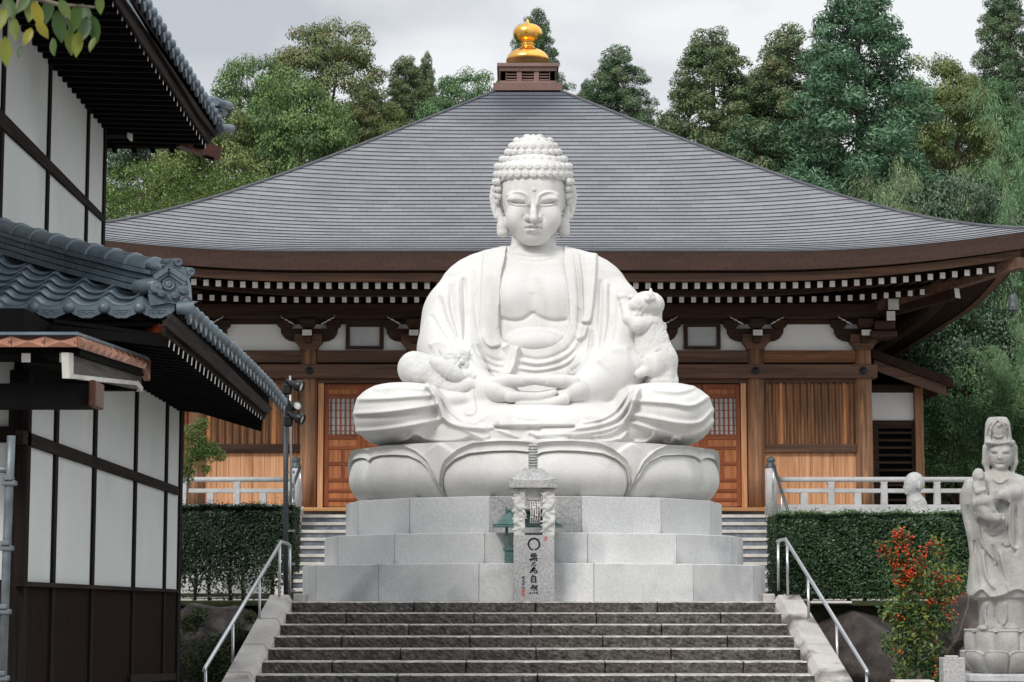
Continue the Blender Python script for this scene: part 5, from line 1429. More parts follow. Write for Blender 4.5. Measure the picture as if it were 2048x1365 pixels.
def balustrade(lab, Yb, px0, px1, full, half, newel):
    t = thing('stone_railing', lab, 'railing', (P((px0+px1)/2, 1024, Yb).x, Yb, P(1067, 1026, Yb).z))
    zq_ = lambda py: P(1067, py, Yb).z
    xq = lambda px: P(px, 990, Yb).x
    sb = Yb/FPX
    MB().tube([(xq(px0), Yb, zq_(959.5)), (xq(px1), Yb, zq_(959.5))], 5.2*sb, 12).build('top_rail', M['rail'], t)
    MB().box((xq(px0), Yb-.05, zq_(986.5)), (xq(px1), Yb+.05, zq_(978)), 0, .008).build('middle_rail', M['rail'], t)
    MB().box((xq(px0), Yb-.08, zq_(1030)), (xq(px1), Yb+.08, zq_(1010)), 0, .01).build('base_rail', M['rail'], t)
    for px in full:
        b = MB(); b.box((xq(px-6.5), Yb-.065, zq_(1010)), (xq(px+6.5), Yb+.065, zq_(971)), 0, .008)
        b.prism([(xq(px-5), Yb-.055, zq_(971)), (xq(px+5), Yb-.055, zq_(971)), (xq(px+7.5), Yb-.055, zq_(964)), (xq(px-7.5), Yb-.055, zq_(964))], (0, .11, 0))
        b.build('post', M['rail'], t)
    for px in half: MB().box((xq(px-7), Yb-.055, zq_(1010)), (xq(px+7), Yb+.055, zq_(986.6)), 0, .006).build('short_post', M['rail'], t)
    if newel:
        Yn = Yb-.25; p = P(newel, 1020, Yn); sN = Yn/FPX; z = lambda py: P(1067, py, Yn).z
        MB().lathe((p.x, p.y, 0), [(12*sN, z(1032)), (12*sN, z(939)), (10.5*sN, z(937.5))], 20).build('newel_post', M['rail'], t)
        MB().lathe((p.x, p.y, 0), [(10.5*sN, z(938)), (10.5*sN, z(936)), (9*sN, z(930)), (7.2*sN, z(926.5)), (7.2*sN, z(925)), (8.8*sN, z(922.5)), (8.8*sN, z(918.5)), (6.5*sN, z(916)), (2*sN, z(913.5)), (.2*sN, z(912))], 20).build('newel_cap', M['bronze'], t)
    return t
balustrade('pale stone railing above the left hedge in front of the hall', 39.6, 330, 586, [367, 474, 579], [421, 526], 591)
balustrade('long pale stone railing above the right hedge in front of the hall', 39.6, 1550, 2075, [1661.7, 1768, 1874, 1980], [1608, 1715, 1821, 1927, 2033], 1543)
for sg, pts, lab in ((-1, [(603, 1002), (600, 934), (582, 985), (572, 1022)], 'short dark handrail at the top of the left flight to the hall'), (1, [(1546, 1002), (1547, 931), (1563, 982), (1579, 1032)], 'short dark handrail at the top of the right flight to the hall')):
    h = thing('stair_handrail', lab, 'handrail', P(*pts[0], 38.9))
    Ys_ = [38.9, 38.9, 38.2, 37.6]
    q = [P(a, c_, y) for (a, c_), y in zip(pts, Ys_)]
    MB().tube(q[1:], .028, 8).build('rail', M['bronze'], h)
    MB().tube([q[1], q[0]], .02, 8).build('post', M['steel'], h)
    m_ = q[1].lerp(q[3], .5); MB().tube([m_, m_-Vector((0, 0, .7))], .018, 8).build('post', M['steel'], h)

# ================================================================ leaves, hedges, shrubs
def leaf_mesh(pos, nrm, size, aspect=.5, droop=None, rs=None, fold=.12):
    """diamond leaves: pos (n,3), nrm (n,3) facing, size (n,)"""
    rs = rs or np.random.RandomState(1)
    n = len(pos); nrm = nrm/np.maximum(np.linalg.norm(nrm, axis=1, keepdims=True), 1e-6)
    a = rs.randn(n, 3) if droop is None else droop+rs.randn(n, 3)*.35
    t = a-nrm*(a*nrm).sum(1, keepdims=True); t /= np.maximum(np.linalg.norm(t, axis=1, keepdims=True), 1e-6)
    b = np.cross(nrm, t); s = size[:, None]
    V = np.stack([pos-t*s*.5, pos+b*s*aspect*.5+nrm*s*fold, pos+t*s*.5, pos-b*s*aspect*.5+nrm*s*fold], 1).reshape(-1, 3)
    F = np.arange(4*n).reshape(-1, 4)
    return V, F
M['leaf_hedge'] = leafmat('hedge_leaves', [(.010,.024,.010), (.018,.045,.016), (.032,.075,.024), (.055,.11,.035)], rough=.42, trans=.12)
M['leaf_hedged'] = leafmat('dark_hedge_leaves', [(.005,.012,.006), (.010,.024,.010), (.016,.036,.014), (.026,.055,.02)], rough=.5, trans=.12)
M['leaf_new'] = leafmat('hedge_new_growth', [(.03,.07,.02), (.06,.125,.03), (.10,.19,.045)], rough=.45, trans=.25)
def hedge(lab, px0, px1, py0, py1, Y, depth, m, n, gapz, seed, stems):
    rs = np.random.RandomState(seed)
    a, b_ = P(px0, py1, Y), P(px1, py0, Y)
    x0, x1, z0, z1 = a.x, b_.x, a.z, b_.z
    t = thing('hedge', lab, 'hedge', ((x0+x1)/2, Y+depth/2, z0))
    pos = []; nr = []
    def wob(x, z): return .035*np.sin(x*5.1+seed)+.03*np.sin(z*6.3+x*2.2)+.02*np.sin(x*13+z*9)
    k = int(n*.62)
    x = rs.uniform(x0, x1, k); z = z1-(z1-z0)*rs.rand(k)
    keep = rs.rand(k) < np.clip((z-z0-gapz*.2)/(gapz+1e-6)*1.0+.10, .06, 1)
    x, z = x[keep], z[keep]; k = len(x)
    y = Y+wob(x, z)+rs.exponential(.05, k)
    edge_ = np.clip((z-(z1-.12))/.12, 0, 1); y += edge_**2*.10; 
    ex = np.clip((np.abs(x-(x0+x1)/2)-(x1-x0)/2+.14)/.14, 0, 1); y += ex**2*.12
    pos.append(np.stack([x, y, z], 1)); nr.append(np.stack([rs.randn(k)*.5, -np.ones(k)*.9, .55+rs.randn(k)*.5], 1))
    k = int(n*.22); x = rs.uniform(x0, x1, k); y = rs.uniform(Y+.02, Y+depth, k)
    pos.append(np.stack([x, y, z1-rs.exponential(.02, k)+.012*np.sin(x*9)], 1)); nr.append(np.stack([rs.randn(k)*.4, rs.randn(k)*.4-.2, np.ones(k)], 1))
    k = int(n*.16); y = rs.uniform(Y, Y+depth, k); z = rs.uniform(z0+gapz*.7, z1, k); s_ = rs.choice([-1, 1], k)
    pos.append(np.stack([np.where(s_ > 0, x1, x0)-s_*rs.exponential(.03, k), y, z], 1)); nr.append(np.stack([s_*1.0, rs.randn(k)*.4-.3, .4+rs.randn(k)*.4], 1))
    pos = np.concatenate(pos); nr = np.concatenate(nr)
    V, F = leaf_mesh(pos, nr, rs.uniform(.035, .062, len(pos)), .62, rs=rs)
    mkobj('foliage', V, F, m, t)
    k = int(n*.10); x = rs.uniform(x0, x1, k); y = Y+rs.uniform(.0, depth, k)**1.0*rs.rand(k)
    V, F = leaf_mesh(np.stack([x, y, z1+rs.exponential(.018, k)+.012*np.sin(x*9)], 1), np.stack([rs.randn(k)*.5, rs.randn(k)*.5-.3, np.ones(k)], 1), rs.uniform(.03, .055, k), .6, rs=rs)
    mkobj('new_growth', V, F, M['leaf_new'] if gapz < .3 else m, t)
    b = MB()
    for i in range(stems):
        x = x0+(x1-x0)*(i+.5+rs.uniform(-.3, .3))/stems; y = Y+depth*.5
        b.tube([(x, y, z0-.05), (x+rs.uniform(-.04, .04), y, z0+.3), (x+rs.uniform(-.1, .1), y, z0+.8)], [.035, .028, .02], 6)
        for q in range(5):
            h = z0+rs.uniform(.1, .4); dx = max(x0+.08, min(x1-.08, x+rs.uniform(-.35, .35)))-x
            b.tube([(x, y, h), (x+dx*.5, y+rs.uniform(-.15, .1), h+.18), (x+dx, y+rs.uniform(-.3, .2), h+.45)], [.014, .010, .005], 5)
    b.build('stems', M['bark'], t)
    MB().box((x0+.10, Y+.16, z0+gapz*1.15), (x1-.10, Y+depth-.1, z1-.08)).build('dark_core', M['soil'], t)  # solid dark box filling the hedge behind its leaves
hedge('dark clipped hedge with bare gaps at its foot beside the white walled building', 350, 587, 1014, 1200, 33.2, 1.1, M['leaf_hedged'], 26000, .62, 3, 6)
hedge('glossy green clipped hedge to the right of the front steps', 1556, 1962, 1029, 1203, 31.6, 1.3, M['leaf_hedge'], 34000, .12, 4, 7)

# rocks of the bank either side of the steps
def rock(lab, c, r, seed, m='rock', rough=.20):
    rs = np.random.RandomState(seed); bm = bmesh.new(); bmesh.ops.create_icosphere(bm, subdivisions=5, radius=1.0)
    ph = rs.rand(6, 3)*6.28; fr = rs.randn(6, 3)*1.6
    pl = [(Vector(rs.randn(3)).normalized(), rs.uniform(.55, .82)) for _ in range(15)]
    for v in bm.verts:
        p = v.co.copy(); 
        for n_, d_ in pl:
            e = p.dot(n_)-d_
            if e > 0: p -= n_*e*.96
        q = np.array(p); d = sum(math.sin(q@fr[i]*(1+i*.9)+ph[i][0])/(1+i) for i in range(6))
        p *= 1+rough*.35*d; v.co = Vector((p.x*r[0], p.y*r[1], p.z*r[2]))
    o = mkobj('rock', np.array([v.co[:] for v in bm.verts])+np.array(c), [tuple(x.index for x in f.verts) for f in bm.faces], M[m], None, True, loc=c)
    bm.free(); return tag(o, lab, 'rock')
def rk_at(lab, px, py, Y, wx, hz, seed, dy=.5):
    s_ = Y/FPX; p = P(px, py, Y+dy); return rock(lab, tuple(p), (wx*s_, dy, hz*s_), seed)
rk_at('broad dark boulder with a flat stained face right of the steps', 1738, 1310, 28.2, 150, 118, 1, .8)
rk_at('angular dark rock behind the red berried shrub', 1925, 1270, 28.0, 62, 78, 2)
rk_at('dark rock beside the lotus stand of the standing stone statue', 1985, 1245, 28.3, 50, 60, 4)
rk_at('rounded brown rock at the foot of the red berried shrub', 1850, 1345, 26.6, 45, 42, 5, .35)
rk_at('reddish rock low beside the stone marker post', 1945, 1330, 27.2, 46, 48, 6, .35)
rk_at('large dark rock under the left hedge beside the building', 432, 1262, 28.4, 105, 58, 7, .6)
rk_at('shaded rock low beside the left handrail', 375, 1330, 27.8, 70, 75, 8)
rk_at('dark rock beside the left cheek of the steps', 500, 1265, 28.6, 50, 48, 9)
tag(MB().add([(-40, 29.25, GZ-.1), (-2.9, 29.25, GZ-.1), (-2.9, 29.25, LZ+.0), (-40, 29.25, LZ+.0)], [(0, 1, 2, 3)]).add([(3.3, 29.25, GZ-.1), (40, 29.25, GZ-.1), (40, 29.25, LZ), (3.3, 29.25, LZ)], [(0, 1, 2, 3)]).build('earth_bank', M['soil']), kind='structure')
tag(MB().box((-40, 29.0, LZ-.06), (-2.95, 33, LZ-.01)).box((3.45, 29.0, LZ-.06), (40, 33, LZ-.01)).build('planting_bed', M['moss']), kind='structure')
p0, p1 = P(1620, 1208, 29.0), P(1702, 1203, 29.0)
tag(MB().box((p0.x, 28.9, p0.z), (p1.x, 29.2, p1.z), 0, .01).build('kerb_stone', M['palestone']), 'short pale kerb stone on top of the big dark boulder', 'kerb stone')

def shrub(name, lab, blobs, stems, m, n, lsize, seed, Y, dyr=.5, berries=0, aspect=.42, mb_=None, cat='shrub'):
    rs = np.random.RandomState(seed); s_ = Y/FPX
    zb_ = min(P(x, y+r, Y).z for x, y, r, *_ in blobs)
    t = thing(name, lab, cat, (P(blobs[-1][0], blobs[-1][1], Y).x, Y, zb_))
    pos = []; bp = []
    tot = sum(b[2]**1.7*(b[3] if len(b) > 3 else 1) for b in blobs)
    for b in blobs:
        x, y, r = b[:3]; k = int(n*r**1.7*(b[3] if len(b) > 3 else 1)/tot); c = np.array(P(x, y, Y))
        d = rs.randn(k, 3); d /= np.linalg.norm(d, axis=1, keepdims=True); d *= (rs.rand(k, 1)**.45)*r*s_
        d[:, 1] *= dyr*1.3; pos.append(c+d)
        kb = int(berries*(b[4] if len(b) > 4 else 0)); 
        if kb:
            q = rs.randint(0, k, max(1, kb//9)); cc = (c+d)[q]
            bp.append(np.repeat(cc, 9, axis=0)+rs.randn(len(cc)*9, 3)*np.array([.035, .03, .028]))
    pos = np.concatenate(pos); n_ = len(pos)
    nr = rs.randn(n_, 3)*.55+np.array([0, -.5, .75])
    V, F = leaf_mesh(pos, nr, rs.uniform(.7, 1.25, n_)*lsize, aspect, rs=rs)
    mkobj('foliage', V, F, m, t)
    if berries:
        bp = np.concatenate(bp); o8 = np.array([(1,0,0),(-1,0,0),(0,1,0),(0,-1,0),(0,0,1),(0,0,-1)])*.0155
        V = (bp[:, None, :]+o8[None]*rs.uniform(.7, 1.2, (len(bp), 1, 1))).reshape(-1, 3)
        f8 = np.array([(0,2,4),(2,1,4),(1,3,4),(3,0,4),(2,0,5),(1,2,5),(3,1,5),(0,3,5)])
        F = (np.arange(len(bp))[:, None, None]*6+f8[None]).reshape(-1, 3)
        tag(mkobj('berries', V, F, mb_, t, True), kind='stuff')
    b = MB()
    for pts, r in stems: b.tube([P(x, y, Y+.1) for x, y in pts], [r*(1-.6*i/(len(pts)-1)) for i in range(len(pts))], 6)
    b.build('stem', M['twig'], t)
    return t
M['leaf_berry'] = leafmat('berry_shrub_leaves', [(.016,.045,.018), (.03,.08,.026), (.06,.13,.035), (.13,.19,.04), (.24,.24,.05)], rough=.45, trans=.2)
M['berry'] = mat('red_berries', (.55,.035,.02), (.62,.13,.025), rough=.35, scale=9)
shrub('berry_shrub', 'shrub covered in bright red berries growing in front of the rocks', [(1797,1078,26,1,150),(1790,1105,30,1,210),(1818,1130,36,1,330),(1812,1160,30,1,230),(1875,1095,30,.7,70),(1900,1140,34,.5,20),(1850,1150,32,.8,80),(1822,1195,34,.9,20),(1875,1195,34,.9,130),(1905,1175,24,.8,60),(1790,1225,36,1,30),(1830,1250,44,1.2,30),(1880,1240,34,1,30),(1800,1285,40,1.2,20),(1850,1300,40,1.2,30),(1815,1335,30,1.2,10),(1868,1345,30,1.2,10),(1760,1090,14,.7,10)],
      [([(1806,1375),(1812,1290),(1838,1200),(1845,1120)], .014), ([(1830,1375),(1833,1300),(1836,1220),(1822,1130),(1800,1070)], .016), ([(1872,1330),(1876,1230),(1880,1150),(1892,1100)], .022), ([(1872,1335),(1915,1275),(1935,1215),(1937,1190)], .02)], M['leaf_berry'], 4000, .072, 21, 25.6, .6, .8, .40, M['berry'])
M['leaf_fern'] = leafmat('low_bush_leaves', [(.010,.020,.007), (.022,.04,.012), (.05,.075,.02), (.085,.11,.03)], rough=.6, trans=.2)
shrub('low_bush', 'low sprawling green bush on the dark rocks left of the steps', [(375,1250,26),(400,1235,22),(385,1320,40),(430,1300,36),(470,1262,22),(445,1345,40),(500,1235,16),(410,1360,44)], [([(380,1370),(390,1320)], .012), ([(430,1370),(440,1310)], .012)], M['leaf_fern'], 5200, .045, 22, 27.3, .5, 0, .45)
M['leaf_maple'] = leafmat('maple_leaves', [(.035,.085,.022), (.06,.13,.03), (.10,.19,.045), (.17,.26,.06)], rough=.5, trans=.3)
shrub('young_maple', 'light green young maple spreading past the corner of the left building', [(385,870,26),(400,895,28),(380,920,30),(420,905,24),(440,912,14),(405,850,16),(372,950,20),(412,940,12)], [([(372,1020),(378,950),(392,890),(402,850)], .02), ([(382,930),(415,905),(455,915)], .010)], M['leaf_maple'], 3600, .055, 23, 36.5, .5, 0, .30, cat='tree')

# ================================================================ the standing statue with a child, the small monk, the marker post
YK_ = 24.5
K = lambda px, py, v=0.0: P(px, py, YK_+v)
sK = YK_/FPX
kx = K(2000, 1100).x
ka = thing('mother_statue', 'grey stone robed figure in a tall crown standing with a child in its arm', 'statue', (kx, YK_, K(2000, 1262).z))
f = Field((kx-.60, YK_-.52, K(2000, 1263).z), (kx+.60, YK_+.45, K(2000, 826).z), .0115)
tabk = [(1263, 46, .20), (1240, 45, .20), (1198, 47, .22), (1196, 64, .24), (1185, 68, .25), (1150, 64, .24), (1112, 60, .23), (1080, 63, .24), (1045, 70, .26), (1010, 76, .27), (985, 76, .26), (962, 66, .23), (952, 48, .19), (946, 30, .15), (940, 14, .10)]
kz = np.array([K(2000, t[0]).z for t in tabk]); kw = np.array([t[1]*sK for t in tabk]); kd = np.array([t[2] for t in tabk])
def kb(X, Y, Z):
    a = np.interp(Z, kz, kw); b_ = np.interp(Z, kz, kd)
    q = (np.abs(X-kx)/a)**2.3+(np.abs(Y-YK_)/b_)**2.2
    return np.maximum((q**(1/2.25)-1)*np.minimum(a, b_)*.85, Z-kz[-1])
f.put(kb, (-99, 0, -9), (99, 99, 99))
f.cap(K(2000, 955), K(2000, 925), 17*sK, 15*sK, .02)
f.ell(K(2000, 910, -.03), (25*sK, .165, 32*sK), .012)                                  # face
f.ell(K(2000, 902, .05), (32*sK, .19, 36*sK), .02); 
for sg in (-1, 1): f.chain([K(2000+sg*28, 895, -.01), K(2000+sg*29, 925, -.0), K(2000+sg*24, 945, -.01)], [7*sK, 7*sK, 5*sK], .02)
kc0, kc1 = K(1996, 892).z, K(1996, 835).z; kcx = K(1996, 860).x
def crown(X, Y, Z):
    t = np.clip((Z-kc0)/(kc1-kc0), 0, 1); a = (27.5-4.0*t-6*np.clip((t-.72)/.28, 0, 1)**2)*sK
    q = np.sqrt(((X-kcx)/a)**2+((Y-YK_-.01)/(a*1.02))**2)
    return np.maximum((q-1)*a, np.maximum(Z-kc1, kc0-Z))
f.put(crown, (-99, 0, kc0-.05), (99, 99, kc1+.05), .02)
    
for i in range(7):
    x = 1974+i*8.6; f.ell(K(x, 886, -.155+.012*abs(i-3)), (5.5*sK, .03, 6*sK), .01)              # curls under the crown
f.ell(K(1997, 861, -.14), (12*sK, .04, 15*sK), .02); f.ell(K(1997, 852, -.17), (4.5*sK, .03, 5*sK), .01)
f.chain([K(1976, 880, -.1), K(1983, 848, -.13), K(1993, 838, -.12)], [4*sK, 4*sK, 3*sK], .015); f.chain([K(2018, 880, -.1), K(2012, 848, -.13), K(2002, 838, -.12)], [4*sK, 4*sK, 3*sK], .015)
f.chain([K(2000, 903, -.165), K(2000, 916, -.19)], [2.8*sK, 4.2*sK], .015)
f.ell(K(2000, 935, -.12), (9*sK, .05, 6*sK), .03)
# the child on her arm, her two hands
f.ell(K(1957, 952, -.30), (12.5*sK, .072, 13*sK), .004); f.ell(K(1961, 956, -.355), (6*sK, .03, 5*sK), .01)
f.ell(K(1957, 943, -.29), (9*sK, .06, 6*sK), .01)
f.chain([K(1958, 970, -.29), K(1960, 995, -.30)], [14*sK, 17*sK], .02)
f.chain([K(1950, 972, -.34), K(1955, 984, -.38), K(1968, 980, -.38)], [6*sK, 5.5*sK, 4.5*sK], .01)
f.chain([K(1955, 1003, -.34), K(1978, 1002, -.38), K(1985, 1020, -.38), K(1994, 1030, -.36)], [10*sK, 9.5*sK, 6.5*sK, 5*sK], .015)
f.chain([K(1960, 1010, -.30), K(1974, 1025, -.34)], [13*sK, 12*sK], .02)
f.chain([K(1963, 1026, -.28), K(1978, 1033, -.36), K(1993, 1037, -.38), K(2005, 1034, -.38)], [12*sK, 10.5*sK, 7*sK, 4*sK], .015)
for q in range(4): f.chain([K(1988, 1030+q*2.5, -.39+.02*q), K(2000, 1030+q*3, -.40+.02*q), K(2009, 1029+q*2, -.38)], [3.2*sK, 3*sK, 2.2*sK], .006)
f.chain([K(2030, 985, -.24), K(2012, 990, -.33), K(1998, 990, -.36)], [15*sK, 13*sK, 9*sK], .02)
for q in range(4): f.chain([K(1999, 982+q*5, -.38), K(1990, 981+q*5, -.395), K(1980, 983+q*4.5, -.38)], [3.2*sK, 3*sK, 2.2*sK], .005)
for sg in (-1, 1): f.ell(K(2000+sg*27-4, 1257, -.24), (15*sK, .12, 7*sK), .02)
r = Relief(1905, 826, 2100, 1270, .5)
for pts, a, w in [([(1980,884),(1981,862),(1988,848),(1996,841),(2004,848),(2011,862),(2012,884)], .018, 2), ([(1971,882),(1973,864),(1978,850),(1985,842)], .016, 2), ([(2021,882),(2019,862),(2014,850),(2007,842)], .016, 2), ([(1975,876),(1979,858)], -.014, 1.6), ([(2017,876),(2013,858)], -.014, 1.6), ([(1970,884),(1996,888),(2022,884)], .014, 2),
                  ([(1976,935),(1974,915),(1975,900)], -.014, 1.8), ([(2024,935),(2026,915),(2025,900)], -.014, 1.8), ([(1985,872),(1996,876),(2007,872)], .012, 2)]:
    r.ridge(pts, a, w)
for pts, a, w in [([(1945,1000),(1955,1050),(1965,1090),(1990,1120),(1990,1132)], .03, 3), ([(1935,1010),(1945,1060),(1955,1110)], -.02, 3), ([(1975,1050),(1985,1060),(2003,1050),(2010,1035)], .02, 2.5), ([(1968,1060),(1985,1075),(2008,1060)], -.018, 2.5),
                  ([(1965,1100),(1972,1150),(1990,1180)], .028, 4), ([(1950,1080),(1952,1140),(1958,1180)], -.022, 4), ([(2020,1000),(2018,1060),(2024,1092),(2036,1098)], .03, 3), ([(2030,1010),(2032,1060),(2030,1110)], -.025, 3), ([(2000,1100),(2010,1150),(2020,1185)], .022, 4), ([(1985,1090),(1998,1130),(2015,1170)], -.022, 4),
                  ([(1972,1205),(1970,1235),(1976,1255)], .022, 3), ([(1990,1205),(1992,1240),(2000,1252)], -.02, 3), ([(2010,1205),(2012,1235),(2006,1252)], .022, 3), ([(1960,1200),(1958,1240)], -.02, 3),
                  ([(1983,956),(2000,966),(2018,956)], .015, 2), ([(1985,947),(2000,951),(2016,947)], -.012, 1.4), ([(1985,942),(2000,946),(2016,942)], -.012, 1.4), ([(2003,1088),(2012,1096),(2024,1092)], -.02, 2)]:
    r.ridge(pts, a, w)
r.step([(1933,1190),(1945,1193),(1963,1180),(1980,1195),(2005,1192),(2035,1180),(2060,1190)], .03, 8, 1, side=-1)
for sg in (-1, 1):
    e = lambda x, y: (2000+sg*x, y)
    r.step([e(21,898), e(12,896), e(5,901)], .012, 4, .7, side=-sg); r.ridge([e(19,906), e(12,908.5), e(5,907.5)], -.022, 1.1); r.ridge([e(18,903), e(12,902), e(6,904)], .010, 2)
r.ridge([(1991,928),(2000,929),(2009,928)], -.010, 1.0); r.ridge([(1993,931.5),(2000,932.5),(2007,931.5)], .007, 1.6); r.ridge([(1994,925),(2000,924.5),(2006,925)], .010, 1.2)
carve(f, r, YK_+.1, gain=1.5)
f.ell(K(2000, 889.5, -.16), (2*sK, .02, 2*sK), .002)
f.build('figure', M['kannon'], ka)
# her lotus stand: two rings of petals, on a plinth
lk = thing('lotus_stand', 'weathered stone lotus stand with two rings of petals under the standing figure', 'pedestal', (kx-.02, YK_, K(2000, 1345).z))
rs_ = []; nph = 240; ph = np.linspace(0, 2*PI, nph, endpoint=False); Tn = np.linspace(0, 1, 70)[None, :]
zb1, zt1_ = K(2000, 1346).z, K(2000, 1258).z
def pet(uu, t): return (1-np.abs(uu)**3.2*.9)
npet = 9
A = ph[:, None]
u1 = ((A*npet/(2*PI)+.5) % 1)*2-1; u2 = ((A*npet/(2*PI)) % 1)*2-1
t1 = np.clip((Tn-.48)/.50, 0, 1); t2 = np.clip(Tn/.55, 0, 1)
lowtop = .52-.10*np.abs(u2)**4
up = .415*(1+.0*t1)+.022*np.clip(1-np.abs(u1)**2.6, 0, 1)*np.sin(PI*np.clip(t1*.9+.08, 0, 1))-.03*np.abs(u1)**10+.018*np.exp(-((Tn-.975)/.02)**2)
lo = .315+.125*np.sin(t2*PI*.52)+.034*np.clip(1-np.abs(u2)**2.6, 0, 1)*np.sin(PI*np.clip(t2, 0, 1))**.7-.03*np.abs(u2)**10+.02*np.exp(-((Tn-lowtop)/.02)**2)
rad = np.where(Tn > lowtop, up-.02, lo)
V = np.stack([kx-.02+rad*np.sin(A), YK_-rad*np.cos(A), zb1+(zt1_-zb1)*Tn+0*rad], -1).reshape(-1, 3); n_ = 70
ii, jj = np.meshgrid(np.arange(nph), np.arange(n_-1), indexing='ij'); i2 = (ii+1) % nph
mkobj('petal_ring', V, np.stack([ii*n_+jj, i2*n_+jj, i2*n_+jj+1, ii*n_+jj+1], -1).reshape(-1, 4), M['kannon'], lk, True)
MB().lathe((kx-.02, YK_, 0), [(.02, zt1_-.002), (.40, zt1_-.002), (.405, zt1_-.03)], 40, sm=False).build('stand_top', M['kannon'], lk)
MB().box((kx-.48, YK_-.44, zb1-.09), (kx+.50, YK_+.44, zb1), 0, .015).box((kx-.62, YK_-.58, GZ-.05), (kx+.64, YK_+.5, zb1-.091), 0, .02).build('plinth', M['rail'], lk)

YO = 37.6
O = lambda px, py, v=0.0: P(px, py, YO+v); sO = YO/FPX
mk = thing('monk_statue', 'pale grey stone bust of a bald monk facing left behind the right hedge', 'statue', (O(1836, 1030).x, YO, O(1836, 1040).z))
f = Field((O(1795, 1000).x, YO-.40, O(1830, 1042).z), (O(1875, 1000).x, YO+.40, O(1830, 938).z), .013)
f.ell(O(1829, 966), (20*sO, .175, 21.5*sO), 0); f.ell(O(1823, 977), (14*sO, .13, 14*sO), .04); f.ell(O(1811, 975), (5.0*sO, .035, 4.0*sO), .02); f.ell(O(1815, 986), (6*sO, .06, 5*sO), .03); f.ell(O(1815, 967), (7*sO, .08, 4*sO), .02)
f.cap(O(1829, 985), O(1831, 1000), 12*sO, 13*sO, .03)
f.chain([O(1833, 1012), O(1836, 1050)], [20*sO, 27*sO], .08); f.chain([O(1840, 1005), O(1851, 1050)], [10*sO, 15*sO], .06)
f.ell(O(1839, 972, -.17), (3.5*sO, .03, 8*sO), .01)
r = Relief(1790, 935, 1880, 1045, .5); r.ridge([(1813,969),(1818,971)], -.02, 1.2); r.ridge([(1812,984),(1817,985)], -.02, 1.2); r.ridge([(1820,998),(1832,1003),(1845,996)], .02, 2); r.ridge([(1826,1008),(1838,1020),(1840,1040)], -.02, 2.5)
carve(f, r, YO); f.build('figure', M['rail'], mk)
ps = P(1909, 1365, 23.6)
mp_ = thing('marker_post', 'square speckled grey stone post in front of the lotus stand', 'stone post', (ps.x, 23.6, GZ))
b = MB(); x0, x1 = P(1887, 1340, 23.6).x, P(1931, 1340, 23.6).x; zt = P(1909, 1316, 23.6).z
b.box((x0, 23.6, GZ-.02), (x1, 23.6+(x1-x0), zt), 0, .008); b.build('post', M['stele'], mp_)
MB().box((x0+.05, 23.66, zt+.0), (x1-.06, 23.8, zt+.02), 0, .006).build('worn_top', M['palestone'], mp_)
p0, p1 = P(1790, 1366, 23.4), P(1870, 1360, 23.4)
tag(MB().box((p0.x, 23.4, GZ), (p1.x, 23.7, P(1800, 1361.5, 23.4).z), 0, .01).build('edging_stone', M['palestone']), 'low pale edging stone at the foot of the red berried shrub', 'edging stone')
